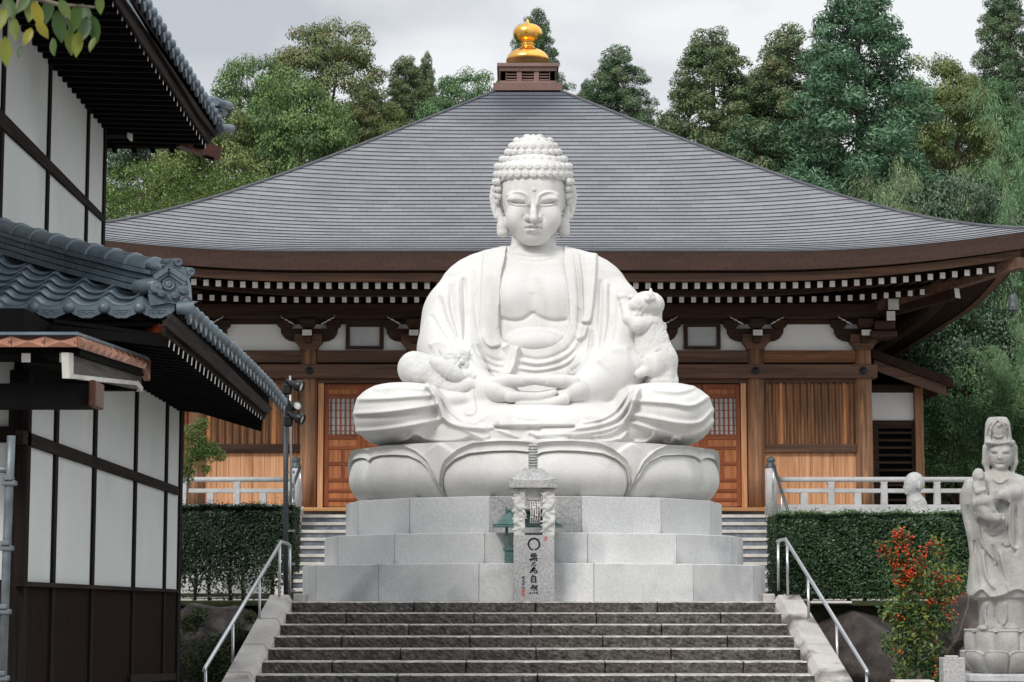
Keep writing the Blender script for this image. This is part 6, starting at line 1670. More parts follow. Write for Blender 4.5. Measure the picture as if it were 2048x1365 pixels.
# ================================================================ trees on the slope behind
def tree_meshes(kind, seed):
    """crown (leaf-sized faces gathered in clumps) and trunk with limbs of a tree about 1 high x 1 wide"""
    rs = np.random.RandomState(seed); rr = random.Random(seed)
    pos = []; nr = []; sz = []; dr = []; limbs = MB(); asp = .5
    if kind == 'cedar':
        Hh, asp = 14.0, .30
        limbs.tube([(0, 0, 0), (.05, .02, Hh*.5), (0, 0, Hh*.97)], [.26, .15, .03], 8)
        nb = 150
        for i in range(nb):
            h = (i+rs.rand())/nb; z = Hh*(.10+.89*h); L = 3.3*(1-h)**.66*rs.uniform(.62, 1.12)+.15; az = i*2.4+rs.uniform(-.5, .5)
            d = np.array([math.cos(az), math.sin(az), 0]); tip = d*L+np.array([0, 0, z-.22*L+.05*L*L])
            limbs.tube([(0, 0, z), tuple(d*L*.5+np.array([0, 0, z-.16*L])), tuple(tip*.96+np.array([0, 0, 0]))], [.05*(1-h)+.015, .03*(1-h)+.01, .008], 4)
            for f_, cr in ((1.0, .62), (rs.uniform(.62, .85), .66), (rs.uniform(.3, .6), .66)):
                if L*f_ < .35 and f_ < 1: continue
                c = np.array([0, 0, z])*(1-f_)+tip*f_; r = cr*(.45+.55*(1-h))*rs.uniform(.8, 1.25)
                n = int(420*(r/.5)**2*(1 if f_ > .6 else .5)); v = rs.randn(n, 3); v[:, 2] = np.abs(v[:, 2])*1.0-.55; v /= np.linalg.norm(v, axis=1, keepdims=True)
                q = c+v*np.array([1, 1, .95])*r*rs.uniform(.6, 1.0, (n, 1))
                pos.append(q); dr.append(v+np.array([0, 0, .35])); nr.append(v*1.0+rs.randn(n, 3)*.42+np.array([0, 0, .15])); sz.append(rs.uniform(.085, .17, n))
    elif kind == 'broad':
        Hh = 11.0; limbs.tube([(0, 0, 0), (.2, .1, 3), (.1, 0, 6), (0, 0, 9)], [.30, .22, .14, .05], 8)
        for i in range(125):
            u = rs.rand(); az = rs.uniform(0, 2*PI); th = math.acos(1-1.65*u); R_ = rs.uniform(.72, 1.0)
            c = np.array([3.6*math.sin(th)*math.cos(az)*R_, 3.6*math.sin(th)*math.sin(az)*R_, 6.6+4.2*math.cos(th)*R_])+rs.randn(3)*.25
            r = rs.uniform(.55, 1.05); n = int(330*r*r/.5); v = rs.randn(n, 3); v[:, 2] = np.abs(v[:, 2])-.4; v /= np.linalg.norm(v, axis=1, keepdims=True)
            pos.append(c+v*np.array([1, 1, .62])*r*rs.uniform(.45, 1.0, (n, 1))); nr.append(v*1.0+np.array([0, 0, .35])+rs.randn(n, 3)*.42); sz.append(rs.uniform(.085, .165, n)); dr.append(rs.randn(n, 3))
            if i % 4 == 0: limbs.tube([(0, 0, rs.uniform(3, 6)), tuple(c*np.array([.5, .5, 1])-np.array([0, 0, .9])), tuple(c)], [.07, .045, .012], 5)
        asp = .58
    elif kind == 'layered':            # flat overlapping sprays, maple-like
        Hh = 7.0; limbs.tube([(0, 0, 0), (.2, .1, 2), (0, 0, 4.6)], [.22, .16, .05], 8); asp = .5
        for i in range(74):
            az = rs.uniform(0, 2*PI); u = rs.rand(); z = 2.4+4.3*u; R_ = 4.2*math.sqrt(max(.05, 1-u**2.2))*rs.uniform(.45, 1.0)
            c = np.array([R_*math.cos(az), R_*math.sin(az), z-.05*R_*R_]); r = rs.uniform(.8, 1.45); n = int(420*r*r)
            a = rs.uniform(0, 2*PI, n); q = np.sqrt(rs.rand(n))*r
            p = c+np.stack([q*np.cos(a), q*np.sin(a), rs.randn(n)*.07-.16*q*q], 1); pos.append(p)
            nr.append(np.array([0, 0, 1.0])+rs.randn(n, 3)*.30); sz.append(rs.uniform(.055, .105, n)); dr.append(np.stack([np.cos(a), np.sin(a), -.5+0*a], 1))
            if i % 3 == 0: limbs.tube([(0, 0, min(4.5, z*.6)), tuple(c*np.array([.5, .5, 1])-np.array([0, 0, .4])), tuple(c)], [.06, .035, .01], 5)
    elif kind == 'bamboo':
        Hh = 10.0; asp = .14
        for i in range(15):
            az = rs.uniform(0, 2*PI); b0 = np.array([rs.uniform(-1.1, 1.1), rs.uniform(-1.1, 1.1), 0]); d = np.array([math.cos(az), math.sin(az), 0]); h = rs.uniform(7, 10.2); bend = rs.uniform(1.2, 2.9)
            pts = [b0+d*bend*t**3*1.0+np.array([0, 0, h*(t-.17*t**4*bend/2)]) for t in np.linspace(0, 1, 9)]
            limbs.tube([tuple(p) for p in pts], [.045*(1-.8*t)+.004 for t in np.linspace(0, 1, 9)], 5)
            for t in np.linspace(.30, 1.0, 34):
                k = t*8; a0 = int(min(7, k)); p = pts[a0]*(1-(k-a0))+pts[min(8, a0+1)]*(k-a0)
                for q in range(2):
                    a = rs.uniform(0, 2*PI); L = rs.uniform(.35, 1.0)*(1.25-t*.6); e = np.array([math.cos(a), math.sin(a), rs.uniform(-.5, .05)])
                    n = 58; tt = np.sqrt(rs.rand(n, 1)); pp = p+e*L*tt+rs.randn(n, 3)*.10-np.array([0, 0, .25])*tt**2*L
                    pos.append(pp); nr.append(rs.randn(n, 3)*.8+np.array([0, 0, .3])); dr.append(e+np.array([0, 0, -.85])+rs.randn(n, 3)*.2); sz.append(rs.uniform(.10, .19, n))
    elif kind == 'bush':
        Hh = 4.0; limbs.tube([(0, 0, 0), (.1, 0, 1.5), (0, .1, 2.6)], [.12, .08, .03], 6)
        for i in range(90):
            v0 = rs.randn(3); v0[2] = abs(v0[2])*.9-.15; v0 /= np.linalg.norm(v0); c = v0*np.array([2.3, 2.3, 2.3])*rs.uniform(.55, 1.0)+np.array([0, 0, 1.5])
            r = rs.uniform(.35, .7); n = int(300*r*r/.3); v = rs.randn(n, 3); v[:, 2] = np.abs(v[:, 2])-.3; v /= np.linalg.norm(v, axis=1, keepdims=True)
            pos.append(c+v*r*rs.uniform(.4, 1, (n, 1))); nr.append(v+np.array([0, 0, .5])+rs.randn(n, 3)*.5); sz.append(rs.uniform(.065, .12, n)); dr.append(rs.randn(n, 3))
            if i % 5 == 0: limbs.tube([(0, 0, .8), tuple(c*.6), tuple(c)], [.04, .025, .008], 4)
    pos = np.concatenate(pos); nr = np.concatenate(nr); sz = np.concatenate(sz); dr = np.concatenate(dr)
    V, F = leaf_mesh(pos, nr, sz, asp, droop=dr if kind in ('cedar', 'bamboo', 'layered') else None, rs=rs, fold=.10)
    return V, F, limbs, Hh
GREENS = {
 'cedar_a': leafmat('cedar_needles', [(0.030,0.063,0.033), (0.057,0.120,0.057), (0.100,0.184,0.089), (0.160,0.258,0.128), (0.217,0.224,0.116)], rough=.6, trans=.18),
 'cedar_b': leafmat('cedar_needles_deep', [(0.034,0.081,0.043), (0.068,0.149,0.081), (0.116,0.229,0.122), (0.190,0.328,0.183)], rough=.6, trans=.18),
 'cedar_c': leafmat('cedar_needles_olive', [(0.048,0.075,0.029), (0.087,0.131,0.049), (0.149,0.204,0.077), (0.227,0.267,0.109), (0.247,0.191,0.094)], rough=.6, trans=.18),
 'cedar_d': leafmat('cedar_needles_brown_tipped', [(0.038,0.070,0.031), (0.075,0.133,0.056), (0.131,0.202,0.085), (0.193,0.266,0.121), (0.241,0.208,0.112)], rough=.6, trans=.18),
 'broad_a': leafmat('broad_leaves', [(0.038,0.077,0.026), (0.074,0.141,0.044), (0.132,0.228,0.070), (0.221,0.316,0.103)], rough=.55, trans=.22),
 'broad_b': leafmat('broad_leaves_yellowish', [(0.051,0.077,0.023), (0.094,0.140,0.044), (0.162,0.214,0.068), (0.251,0.273,0.097)], rough=.55, trans=.22),
 'layered_a': leafmat('layered_leaves', [(0.044,0.083,0.023), (0.089,0.156,0.038), (0.147,0.236,0.059), (0.243,0.316,0.094)], rough=.55, trans=.25),
 'bamboo_a': leafmat('bamboo_leaves', [(0.059,0.125,0.059), (0.117,0.228,0.103), (0.191,0.331,0.154), (0.309,0.457,0.236)], rough=.5, trans=.25),
 'bamboo_b': leafmat('bamboo_leaves_pale', [(0.081,0.132,0.062), (0.154,0.236,0.106), (0.265,0.353,0.177), (0.398,0.457,0.265)], rough=.5, trans=.25),
 'bush_a': leafmat('dark_bush_leaves', [(0.017,0.041,0.021), (0.036,0.077,0.036), (0.062,0.121,0.059), (0.125,0.169,0.112)], rough=.4, trans=.12),
 'bush_b': leafmat('mid_bush_leaves', [(0.030,0.074,0.030), (0.059,0.136,0.051), (0.106,0.206,0.079), (0.169,0.279,0.110)], rough=.5, trans=.2),
}
PROTO = {}
def proto(kind, var, green):
    key = (kind, var, green)
    if key not in PROTO:
        if (kind, var) not in PROTO: PROTO[(kind, var)] = tree_meshes(kind, 100+var*17+len(kind))
        V, F, limbs, Hh = PROTO[(kind, var)]
        r = bpy.data.objects.new('tree', None); COL.objects.link(r); LOC[r.name] = Vector((0, 0, 0))
        mkobj('crown', V, F, GREENS[green], r); limbs.build('trunk', M['bark'], r)
        PROTO[key] = (r, Hh, False)
    return PROTO[key]
def ground_z(y): return LZ+min(11.5, max(0, (y-56))*.62)-.4 if y > 56 else LZ
HW = {'cedar': 3.0, 'broad': 4.1, 'layered': 4.6, 'bamboo': 3.0, 'bush': 2.7}
def tree(name, kind, var, green, px, py, wpx, Y, lab, cat='tree', rz=0, base=None, group=None):
    """top of the crown at photo pixel (px, py), crown about wpx pixels wide"""
    r, Hh, used = proto(kind, var, green)
    top = P(px, py, Y); z0 = ground_z(Y) if base is None else P(px, base, Y).z
    sz = (top.z-z0)/(Hh*1.0); sx = max(wpx*Y/FPX/2/HW[kind], sz*.62) if kind != 'cedar' else sz*(wpx/200.0)**.5*1.05
    if not used: o = r; PROTO[(kind, var, green)] = (r, Hh, True); o.location = (top.x, Y, z0); o.rotation_euler = (0, 0, rz); o.scale = (sx, sx, sz)
    else: o = dup(r, (top.x, Y, z0), rz, (sx, sx, sz))
    o.name = name; o['label'] = lab; o['category'] = cat
    o['group'] = group or 'trees on the slope behind the hall'
    return o
# left side, from the back to the front
tree('broadleaf_tree', 'broad', 0, 'broad_a', 500, 96, 250, 70, 'rounded light green tree left of the tall olive tree, against the grey sky', rz=.4)
tree('broadleaf_tree', 'broad', 1, 'cedar_c', 655, 42, 300, 74, 'tall olive green tree standing highest left of the roof', rz=1.0)
tree('broadleaf_tree', 'broad', 1, 'broad_a', 595, 150, 310, 64, 'dense mid green tree in front of the tall olive tree', rz=2.1)
tree('broadleaf_tree', 'broad', 0, 'broad_b', 440, 190, 230, 63, 'yellowish green tree just right of the upper tiled roof corner', rz=3.3)
tree('cedar_tree', 'cedar', 1, 'cedar_c', 720, 185, 280, 68, 'brownish green cedar beside the left slope of the roof', rz=.2)
tree('cedar_tree', 'cedar', 0, 'cedar_d', 812, 112, 250, 76, 'bushy cedar left of the thin spired cedar', rz=2.5)
tree('cedar_tree', 'cedar', 1, 'cedar_d', 853, 104, 60, 79, 'thin spired cedar poking above its neighbours left of the finial', rz=1.3)
tree('broadleaf_tree', 'broad', 1, 'bush_b', 925, 142, 190, 72, 'rounded bluish green tree close left of the roof lantern', rz=.6)
tree('cedar_tree', 'cedar', 1, 'cedar_a', 1072, 18, 165, 80, 'pointed cedar rising directly behind the golden finial', rz=.9)
tree('cedar_tree', 'cedar', 0, 'cedar_a', 1012, 140, 130, 78, 'short dark cedar showing left of the roof lantern', rz=4.0)
tree('cedar_tree', 'cedar', 1, 'cedar_a', 1236, 90, 280, 72, 'dark cedar standing alone right of the finial', rz=2.2)
tree('cedar_tree', 'cedar', 0, 'cedar_a', 1172, 160, 110, 76, 'small dark cedar between the finial and the lone dark cedar', rz=5.2)
tree('cedar_tree', 'cedar', 0, 'cedar_d', 1424, 56, 290, 66, 'broad olive tinted cedar right of the lone dark cedar', rz=.3)
tree('cedar_tree', 'cedar', 1, 'cedar_a', 1335, 222, 160, 74, 'low dark cedar just above the right slope of the roof', rz=1.1)
tree('cedar_tree', 'cedar', 1, 'cedar_d', 1575, 48, 270, 66, 'open branched cedar left of the tallest cedar', rz=1.7)
tree('cedar_tree', 'cedar', 0, 'cedar_a', 1510, 235, 300, 60, 'dark cedar low between the two big cedars above the roof', rz=3.0)
tree('cedar_tree', 'cedar', 2, 'cedar_b', 1712, -60, 215, 60, 'tallest deep green cedar reaching out of the top of the picture', rz=.5)
tree('cedar_tree', 'cedar', 1, 'cedar_b', 1605, 330, 330, 56, 'low bushy deep green cedar at the edge of the right roof slope', rz=2.6)
tree('broadleaf_tree', 'broad', 1, 'broad_b', 1880, 112, 230, 70, 'rounded brownish green tree right of the tallest cedar', rz=1.9)
tree('cedar_tree', 'cedar', 2, 'cedar_a', 2006, -30, 190, 78, 'cedar with a narrow top at the upper right corner', rz=2.0)
tree('bamboo_clump', 'bamboo', 0, 'bamboo_a', 2020, 75, 290, 60, 'tall arching bamboo at the right edge under the narrow cedar', 'bamboo', rz=.7)
tree('bamboo_clump', 'bamboo', 1, 'bamboo_b', 1905, 170, 300, 56, 'pale feathery bamboo in front of the brownish green tree', 'bamboo', rz=2.4)
tree('bamboo_clump', 'bamboo', 0, 'bamboo_b', 1815, 285, 240, 54, 'low pale bamboo beside the trunk of the tallest cedar', 'bamboo', rz=4.4)
tree('bamboo_clump', 'bamboo', 1, 'bamboo_a', 2035, 265, 250, 52, 'bright green drooping bamboo low at the right edge', 'bamboo', rz=5.4)
tree('broadleaf_tree', 'broad', 0, 'bush_a', 1905, 325, 300, 53, 'dark glossy leaved tree behind the right end of the roof', rz=.9)
tree('broadleaf_tree', 'broad', 1, 'broad_b', 1815, 205, 230, 73, 'yellowish tree filling the gap right of the tallest cedar trunk', rz=4.6)
tree('broadleaf_tree', 'broad', 0, 'bush_b', 1950, 150, 240, 75, 'mid green tree between the tall bamboo and the brownish green tree', rz=5.6)
tree('cedar_tree', 'cedar', 0, 'cedar_a', 1500, 150, 170, 75, 'slim dark cedar half hidden between the two brown tipped cedars', rz=1.4)
tree('broadleaf_tree', 'broad', 0, 'broad_b', 768, 188, 150, 73, 'low yellowish tree at the roof edge left of the bushy cedar', rz=2.8)
# under the right end of the eaves
tree('dark_bush', 'bush', 1, 'bush_a', 1935, 560, 260, 52, 'dark bush filling the gap under the right roof corner', 'bush', rz=2.9, base=900)
tree('bamboo_clump', 'bamboo', 0, 'bamboo_a', 2035, 590, 190, 47, 'light green bamboo behind the wind bell', 'bamboo', rz=1.2, base=1010)
tree('broad_bush', 'bush', 1, 'bush_b', 1905, 720, 250, 50, 'mid green bush behind the crown of the standing stone statue', 'bush', rz=.2, base=1090)
tree('broad_bush', 'bush', 0, 'bush_b', 2030, 760, 230, 47, 'mid green bush at the right edge behind the standing stone statue', 'bush', rz=3.8, base=1080)
tree('dark_bush', 'bush', 0, 'bush_a', 1850, 850, 150, 52, 'dark bush beside the end wall of the annex', 'bush', rz=1.6, base=1080)
# lower left, between the building and the hall
tree('maple_tree', 'layered', 0, 'layered_a', 300, 292, 330, 57, 'spreading yellow green maple seen under the upper roof corner', rz=.5)
tree('maple_tree', 'layered', 1, 'layered_a', 490, 308, 300, 58, 'yellow green maple at the edge of the left roof slope', rz=2.0)
tree('maple_tree', 'layered', 0, 'layered_a', 250, 400, 230, 53, 'low yellow green maple above the left end of the hall roof', rz=3.7)
tree('broadleaf_tree', 'broad', 1, 'bush_a', 300, 215, 260, 66, 'dark tree in the shade behind the spreading maple', rz=5.0)
tree('maple_tree', 'layered', 1, 'layered_a', 590, 322, 150, 58, 'small yellow green maple touching the left roof slope', rz=4.1)

# leaves hanging in from a branch close to the camera
YBr = 7.6
br = thing('tree_branch', 'branch with green and yellow leaves hanging close in the top left corner', 'branch', P(60, -60, YBr))
M['leaf_near'] = leafmat('near_leaves', [(.025,.06,.02), (.06,.11,.025), (.15,.18,.025), (.26,.23,.025)], rough=.45, trans=.35)
rs = np.random.RandomState(9); V = []; F = []
for (px, py, L, ang) in [(12,105,58,95),(4,40,50,80),(30,60,48,100),(62,20,60,85),(95,25,58,75),(118,55,62,100),(140,85,54,95),(150,40,62,70),(172,35,60,110),(190,60,56,100),(155,90,52,85),(168,60,58,80),(45,10,50,60),(108,95,40,100),(185,90,34,75),(75,30,52,110),(40,105,26,80),(130,20,46,120),(20,20,60,110),(200,10,40,95),(85,60,44,125),(55,75,40,70)]:
    c = np.array(P(px, py, YBr+rs.uniform(-.25, .25))); L *= YBr/FPX; a = R(ang); t = np.array([-math.cos(a)*.9, rs.uniform(-.3, .3), -math.sin(a)]); t /= np.linalg.norm(t)
    n = np.array([rs.uniform(-.6, .6), -1, rs.uniform(-.2, .8)]); n -= t*(n@t); n /= np.linalg.norm(n); b_ = np.cross(n, t); i0 = len(V)
    for s_, w_ in ((-.55, .02), (-.35, .20), (-.1, .27), (.15, .24), (.35, .13), (.52, .02)):
        for k in (-1, 0, 1): V.append(c+t*L*s_+b_*L*w_*k*.9+n*L*(.06*abs(k)-.10*s_*s_))
    for j in range(5):
        for k in range(2): F.append((i0+j*3+k, i0+j*3+k+1, i0+(j+1)*3+k+1, i0+(j+1)*3+k))
mkobj('leaves', V, F, M['leaf_near'], br, True)
MB().tube([P(-60, -40, YBr), P(40, -10, YBr), P(120, 10, YBr), P(190, 15, YBr)], [.012, .010, .007, .004], 6).tube([P(40, -10, YBr), P(20, 60, YBr)], [.006, .003], 5).tube([P(120, 10, YBr), P(140, 60, YBr)], [.005, .003], 5).build('twig', M['twig'], br)
for (k, v) in list(PROTO.items()):
    if len(k) == 3 and not v[2]: pass
# ================================================================ the white walled building on the left
XL, XU, XE, XEU = -3.58, -4.60, -2.58, -3.44
lb = thing('white_walled_hall', 'dark timbered white walled building with grey tiled roofs filling the left side', 'building', (-6, 19, GZ))
def wq(mb, poly, X, th=.04, m=0):
    pts = [PXp(px, py, X) for px, py in poly]
    return mb.prism(pts, (-th, 0, 0), m)
def lin(p, q, px): return p[1]+(q[1]-p[1])*(px-p[0])/(q[0]-p[0])
# lower side wall
bt = ((55.5, 863.7), (358.9, 974.7)); bb_ = ((53.6, 889.6), (358.9, 991.3)); sl_ = ((45, 1163), (352, 1179)); s2_ = ((45, 1172.5), (352, 1185)); wt = ((130, 664), (359, 789))
edges = [50, 106.7, 185, 267.6, 329.6, 358.5]
for a, b_ in zip(edges[:-1], edges[1:]):
    f_ = lambda l, px: (px, lin(*l, px))
    t0, t1 = f_(wt, a), f_(wt, b_)
    if a < 180: t0 = (a, 790); t1 = (b_, 790)
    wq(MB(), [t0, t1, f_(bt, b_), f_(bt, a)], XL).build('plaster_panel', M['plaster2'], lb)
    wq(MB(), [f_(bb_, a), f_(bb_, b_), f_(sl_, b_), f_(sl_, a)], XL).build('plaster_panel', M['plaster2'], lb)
    wq(MB(), [f_(s2_, a), f_(s2_, b_), (b_, 1440), (a, 1460)], XL).build('lower_board', M['dboard'], lb)
q0, q1 = PXp(46, 900, XL), PXp(358.5, 980, XL)
def zl(l, Y):
    # height of a photo line on the wall plane at depth Y
    px = 1024+FPX*XL/Y*.99; 
    for _ in range(4):
        p = PXp(px, lin(*l, px), XL); px += (1024-px)*(1-p.y/Y) if False else (Y-p.y)*(1024-px)/Y
    return PXp(px, lin(*l, px), XL).z
wq(MB(), [(46, lin(*bt, 46)), (358.5, lin(*bt, 358.5)), (358.5, lin(*bb_, 358.5)), (46, lin(*bb_, 46))], XL+.03, .06).build('wall_beam', M['dw_y'], lb)
wq(MB(), [(46, lin(*sl_, 46)), (358.5, lin(*sl_, 358.5)), (358.5, lin(*s2_, 358.5)), (46, lin(*s2_, 46))], XL+.045, .08).build('sill', M['dw_y'], lb)
for px in edges[1:]:
    p = PXp(px, 1000, XL); w = .055 if px < 350 else .09
    zt = EYE+2.15 if px > 200 else P(0, 790, p.y).z
    MB().box((XL-.05, p.y-w, GZ-.05), (XL+.022, p.y+w, zt)).build('post', M['dw_z'], lb)
yn = PXp(46, 1000, XL).y
wq(MB(), [(262, 1350), (352, 1346), (352, 1360), (262, 1367)], XL+.035, .06).build('base_rail', M['dw_y'], lb)
# front face at the near end, corner posts
b = MB(); x_ = lambda px: P(px, 1000, yn).x
b.box((x_(14), yn-.02, GZ-.05), (XL+.03, PXp(51, 1000, XL).y+.01, EYE+1.62)); b.build('corner_post', M['dw_z'], lb)
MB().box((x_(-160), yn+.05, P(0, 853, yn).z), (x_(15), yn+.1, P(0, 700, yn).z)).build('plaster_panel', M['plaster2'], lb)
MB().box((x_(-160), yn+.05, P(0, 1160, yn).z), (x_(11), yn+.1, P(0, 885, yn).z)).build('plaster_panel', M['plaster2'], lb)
MB().box((x_(-160), yn+.0, P(0, 885, yn).z), (x_(14), yn+.1, P(0, 853, yn).z)).build('front_beam', M['dw_x'], lb)
MB().box((x_(-160), yn+.0, GZ), (x_(14), yn+.1, P(0, 1160, yn).z)).build('lower_board', M['dboard'], lb)
MB().box((-9, yn+.15, GZ-.05), (XL-.06, 22.9, EYE+2.1)).build('lower_body', M['black'], lb)

# tiles: S shaped pantiles as one wavy stepped sheet per slope
TW, TR = .2835, .182
HK = 1.25
xd0 = P(69.5, 612, 17.0).x
def wave(u):
    u = u % 1.0
    return .040*np.exp(-((u-.5)/.16)**2)-.010*np.cos(2*PI*u)
def zroof_l(Y): return 2.268+EYE+.405*(Y-17.0)+.025*(Y-17.0)**2
V = []; F = []; nx = int((14.42-17-(-9))/TW*12)
xs_t = np.arange(-9.0, XE+.05, TW/12)
wv = wave((xs_t-xd0)/TW+.5)
for r_ in range(16):
    y0, y1 = 16.97+r_*TR, 16.97+(r_+1)*TR+.03
    if r_ == 0: y0 = 16.95
    b0 = len(V); n = len(xs_t)
    for y, up in ((y0+.03, -.004), (y0, .034), (y0, .034), (y0+.014, .046), ((y0+y1)/2, .024), (y1, .006)):
        for x, w_ in zip(xs_t, wv): V.append((x, y, zroof_l(y)+w_+up))
    for j in (0, 2, 3, 4):
        for i in range(n-1):
            if xs_t[i] < XE-HK*(y0-17)+.10: F.append((b0+j*n+i, b0+j*n+i+1, b0+(j+1)*n+i+1, b0+(j+1)*n+i))
mkobj('front_tiles', V, F, M['tile'], lb, True)
b = MB()
k0 = int(math.floor((-5.2-xd0)/TW)); k1 = int(math.floor((XE-.12-xd0)/TW))
for k in range(k0, k1+1):
    xc = xd0+k*TW; z = zroof_l(16.95)+.028
    b.lathe((xc, 16.955, z-.022), [(.047, .0), (.047, .012), (.040, .024), (.022, .034), (.002, .037)], 18, axis=(0, -1, 0), caps=False)
    top = []; bot = []
    for i in range(17):
        t = i/16; x = xc+TW*t; 
        top.append((x, 16.95, zroof_l(16.95)+float(wave(t+.5))+.030))
        d = .052+.052*math.sin(PI*t)**.8+.006*abs(math.sin(PI*t*4)) ; bot.append((x, 16.95, zroof_l(16.95)+.042-d-.012*math.sin(PI*t)))
    n = len(top); V = top+bot+[(p[0], p[1]+.035, p[2]) for p in top+bot]
    F = [(n+i, n+i+1, i+1, i) for i in range(n-1)]+[(2*n+n+i+1, 2*n+n+i, n+i, n+i+1) for i in range(n-1)]
    b.add(V, F, 0)
    zc = zroof_l(16.95)-.030; xm = xc+TW*.5
    for (xa, xb, za, zb__) in ((-.068, .068, .018, .022), (-.068, -.064, -.012, .018), (.064, .068, -.012, .018)): b.box((xm+xa, 16.944, zc+za), (xm+xb, 16.951, zc+zb__))
    for q in range(16):
        xx = xm+rk.uniform(-.05, .05); zz_ = zc+rk.uniform(-.022, .012)*(1-abs(xx-xm)/.08)
        b.lathe((xx, 16.951, zz_), [(.008, 0), (.005, .006), (.0005, .008)], 5, axis=(0, -1, 0), caps=False)
b.build('eave_tile_ends', M['tile'], lb)
def side_eave(pl, X, name, pitch=TW, ext=0):
    """round tile ends along an eave that runs away from the camera; pl: photo points of the disc centres"""
    q = [PXp(px, py, X) for px, py in pl]; ys = np.array([p.y for p in q]); zs = np.array([p.z for p in q])
    zf = lambda y: float(np.interp(y, ys, zs) if y >= ys[0] else zs[0]+(y-ys[0])*(zs[1]-zs[0])/(ys[1]-ys[0])*.5)
    b = MB(); y = ys[0]-ext
    while y < ys[-1]+.05:
        z = zf(y)
        b.lathe((X+.01, y, z), [(.050, -.10), (.050, .0), (.044, .022), (.026, .034), (.002, .037)], 14, axis=(1, 0, 0), caps=False)
        pts = [(X+.0, y+.03, z+.03), (X, y+pitch*.5, z-.005), (X, y+pitch-.03, z+.03), (X, y+pitch-.05, z-.05), (X, y+pitch*.5, z-.115), (X, y+.05, z-.05)]
        b.prism(pts, (-.03, 0, 0)); b.prism([(X-.03, y+.03, z+.03), (X-.03, y+pitch*.5, z-.005), (X-.03, y+pitch-.03, z+.03), (X-.03, y+pitch*.5, z-.02)], (-.3, 0, .1))
        y += pitch
    b.build(name, M['tile'], lb); return zf, ys
le = [(377, 617), (410, 646), (440, 674), (472, 703), (505, 735), (539, 769), (568, 806)]
zfE, ysE = side_eave(le, XE, 'eave_tile_ends')
def board(line_t, line_b, X, th, name, m):
    return wq(MB(), line_t+line_b[::-1], X, th).build(name, m, lb)
board([(345, 628), (400, 676), (450, 724), (500, 774), (546, 818)], [(332, 652), (400, 710), (450, 754), (500, 798), (535, 829)], XE-.05, .03, 'eave_board', M['dw_y'])
board([(333, 640), (400, 697), (450, 742), (500, 788), (538, 823)], [(331, 672), (400, 726), (450, 768), (500, 812), (530, 838)], XE-.09, .03, 'eave_board', M['dw_y'])
def rafters(line, X, Xw, zrise, pitch, hh, name):
    q = [PXp(px, py, X) for px, py in line]; ys = np.array([p.y for p in q]); zs = np.array([p.z for p in q]); y = ys[0]
    while y <= ys[-1]+.01:
        z = float(np.interp(y, ys, zs))
        MB().beam((X, y, z), (Xw, y, z+zrise), .05, hh, 0, m_end=1).build(name, [M['black'], M['whitepaint']], lb); y += pitch
rafters([(339, 685), (380, 719), (420, 752), (460, 784), (500, 815), (524, 834)], XE-.10, XL-.02, .10, .2363, .075, 'rafter')
sf = MB()
A = [PXp(px, py, XE-.13) for px, py in ((333, 676), (380, 714), (420, 747), (460, 779), (500, 810), (526, 832))]
for p, q in zip(A[:-1], A[1:]): sf.prism([p, q, (XL-.02, q.y, q.z+.12), (XL-.02, p.y, p.z+.12)], (0, 0, .03))
e = A[-1]; c_ = PXp(359, 800, XL)
sf.prism([e, e+Vector((-.02, .02, -.17)), Vector((XL-.05, c_.y+.02, c_.z-.06)), Vector((XL-.05, c_.y, c_.z+.35))], (0, .05, 0))
sf.build('soffit', M['black'], lb)
MB().box((-9, 17.16, EYE+2.02), (XE-.14, 23.8, EYE+2.2)).build('roof_deck', M['black'], lb)
# front eave board, copper capped rafter ends and hip end
MB().box((-9, 17.02, P(0, 641, 17.02).z), (XE-.06, 17.06, P(0, 617, 17.02).z)).build('eave_board', M['dw_x'], lb)
MB().box((-9, 17.07, P(0, 654, 17.07).z), (XE-.1, 17.12, P(0, 642, 17.07).z)).build('eave_board', M['dw_x'], lb)
for px in (24, 74.5, 125.5, 177, 228.5):
    p = P(px, 661, 17.18); w = 5.7*17.18/FPX
    MB().box((p.x-w, p.y, p.z-w), (p.x+w, p.y+.5, p.z+w)).build('capped_rafter_end', M['copper'], lb)
MB().box((-9, 17.35, EYE+1.72), (XL+.0, 17.45, EYE+2.1)).build('front_wall_top', M['black'], lb)
h0, h1 = P(335, 670, 17.05), P(283, 686, 17.62)
MB().beam((h0.x-.02, h0.y, h0.z+.015), (h0.x-.55, h0.y+.62, h0.z+.03), .13, .135).build('copper_wrapped_hip', M['redbrown'], lb)

# hip ridge of layered tiles, ending in an ornament tile
hy = np.array([17.08, 17.34, 17.817, 18.21, 18.48, 19.2, 20.0]); hz = np.array([2.325, 2.418, 2.616, 2.793, 2.921, 3.28, 3.7])+EYE
def hp(y): return Vector((XE-HK*(y-17), y, float(np.interp(y, hy, hz))+.02))
nrm = Vector((-1, -HK, 0)).normalized()
b = MB()
for li, (hw_, z0_, z1_, ph) in enumerate(((.165, .0, .046, 0), (.147, .053, .096, .5), (.128, .103, .146, .2), (.158, .156, .190, .7))):
    y = 17.22+.0; k = 0; L_ = .165
    y += -L_*ph*.0
    yy = 17.20-(L_*(1-ph))
    while yy < 18.9:
        ya, yb = max(yy, 17.20), yy+L_-.003
        if yb > ya+.02:
            p, q = hp(ya), hp(yb); d = (q-p); u = Vector((0, 0, 1)); c = (p+q)/2+u*((z0_+z1_)/2)
            jit = .003*math.sin(yy*40+li*3)
            b.obox(c, nrm*(hw_+jit), d/2*.996, Vector((0, 0, (z1_-z0_)/2)))
        yy += L_
b.build('hip_ridge', M['tile'], lb)
b = MB(); yy = 17.26; L_ = .155
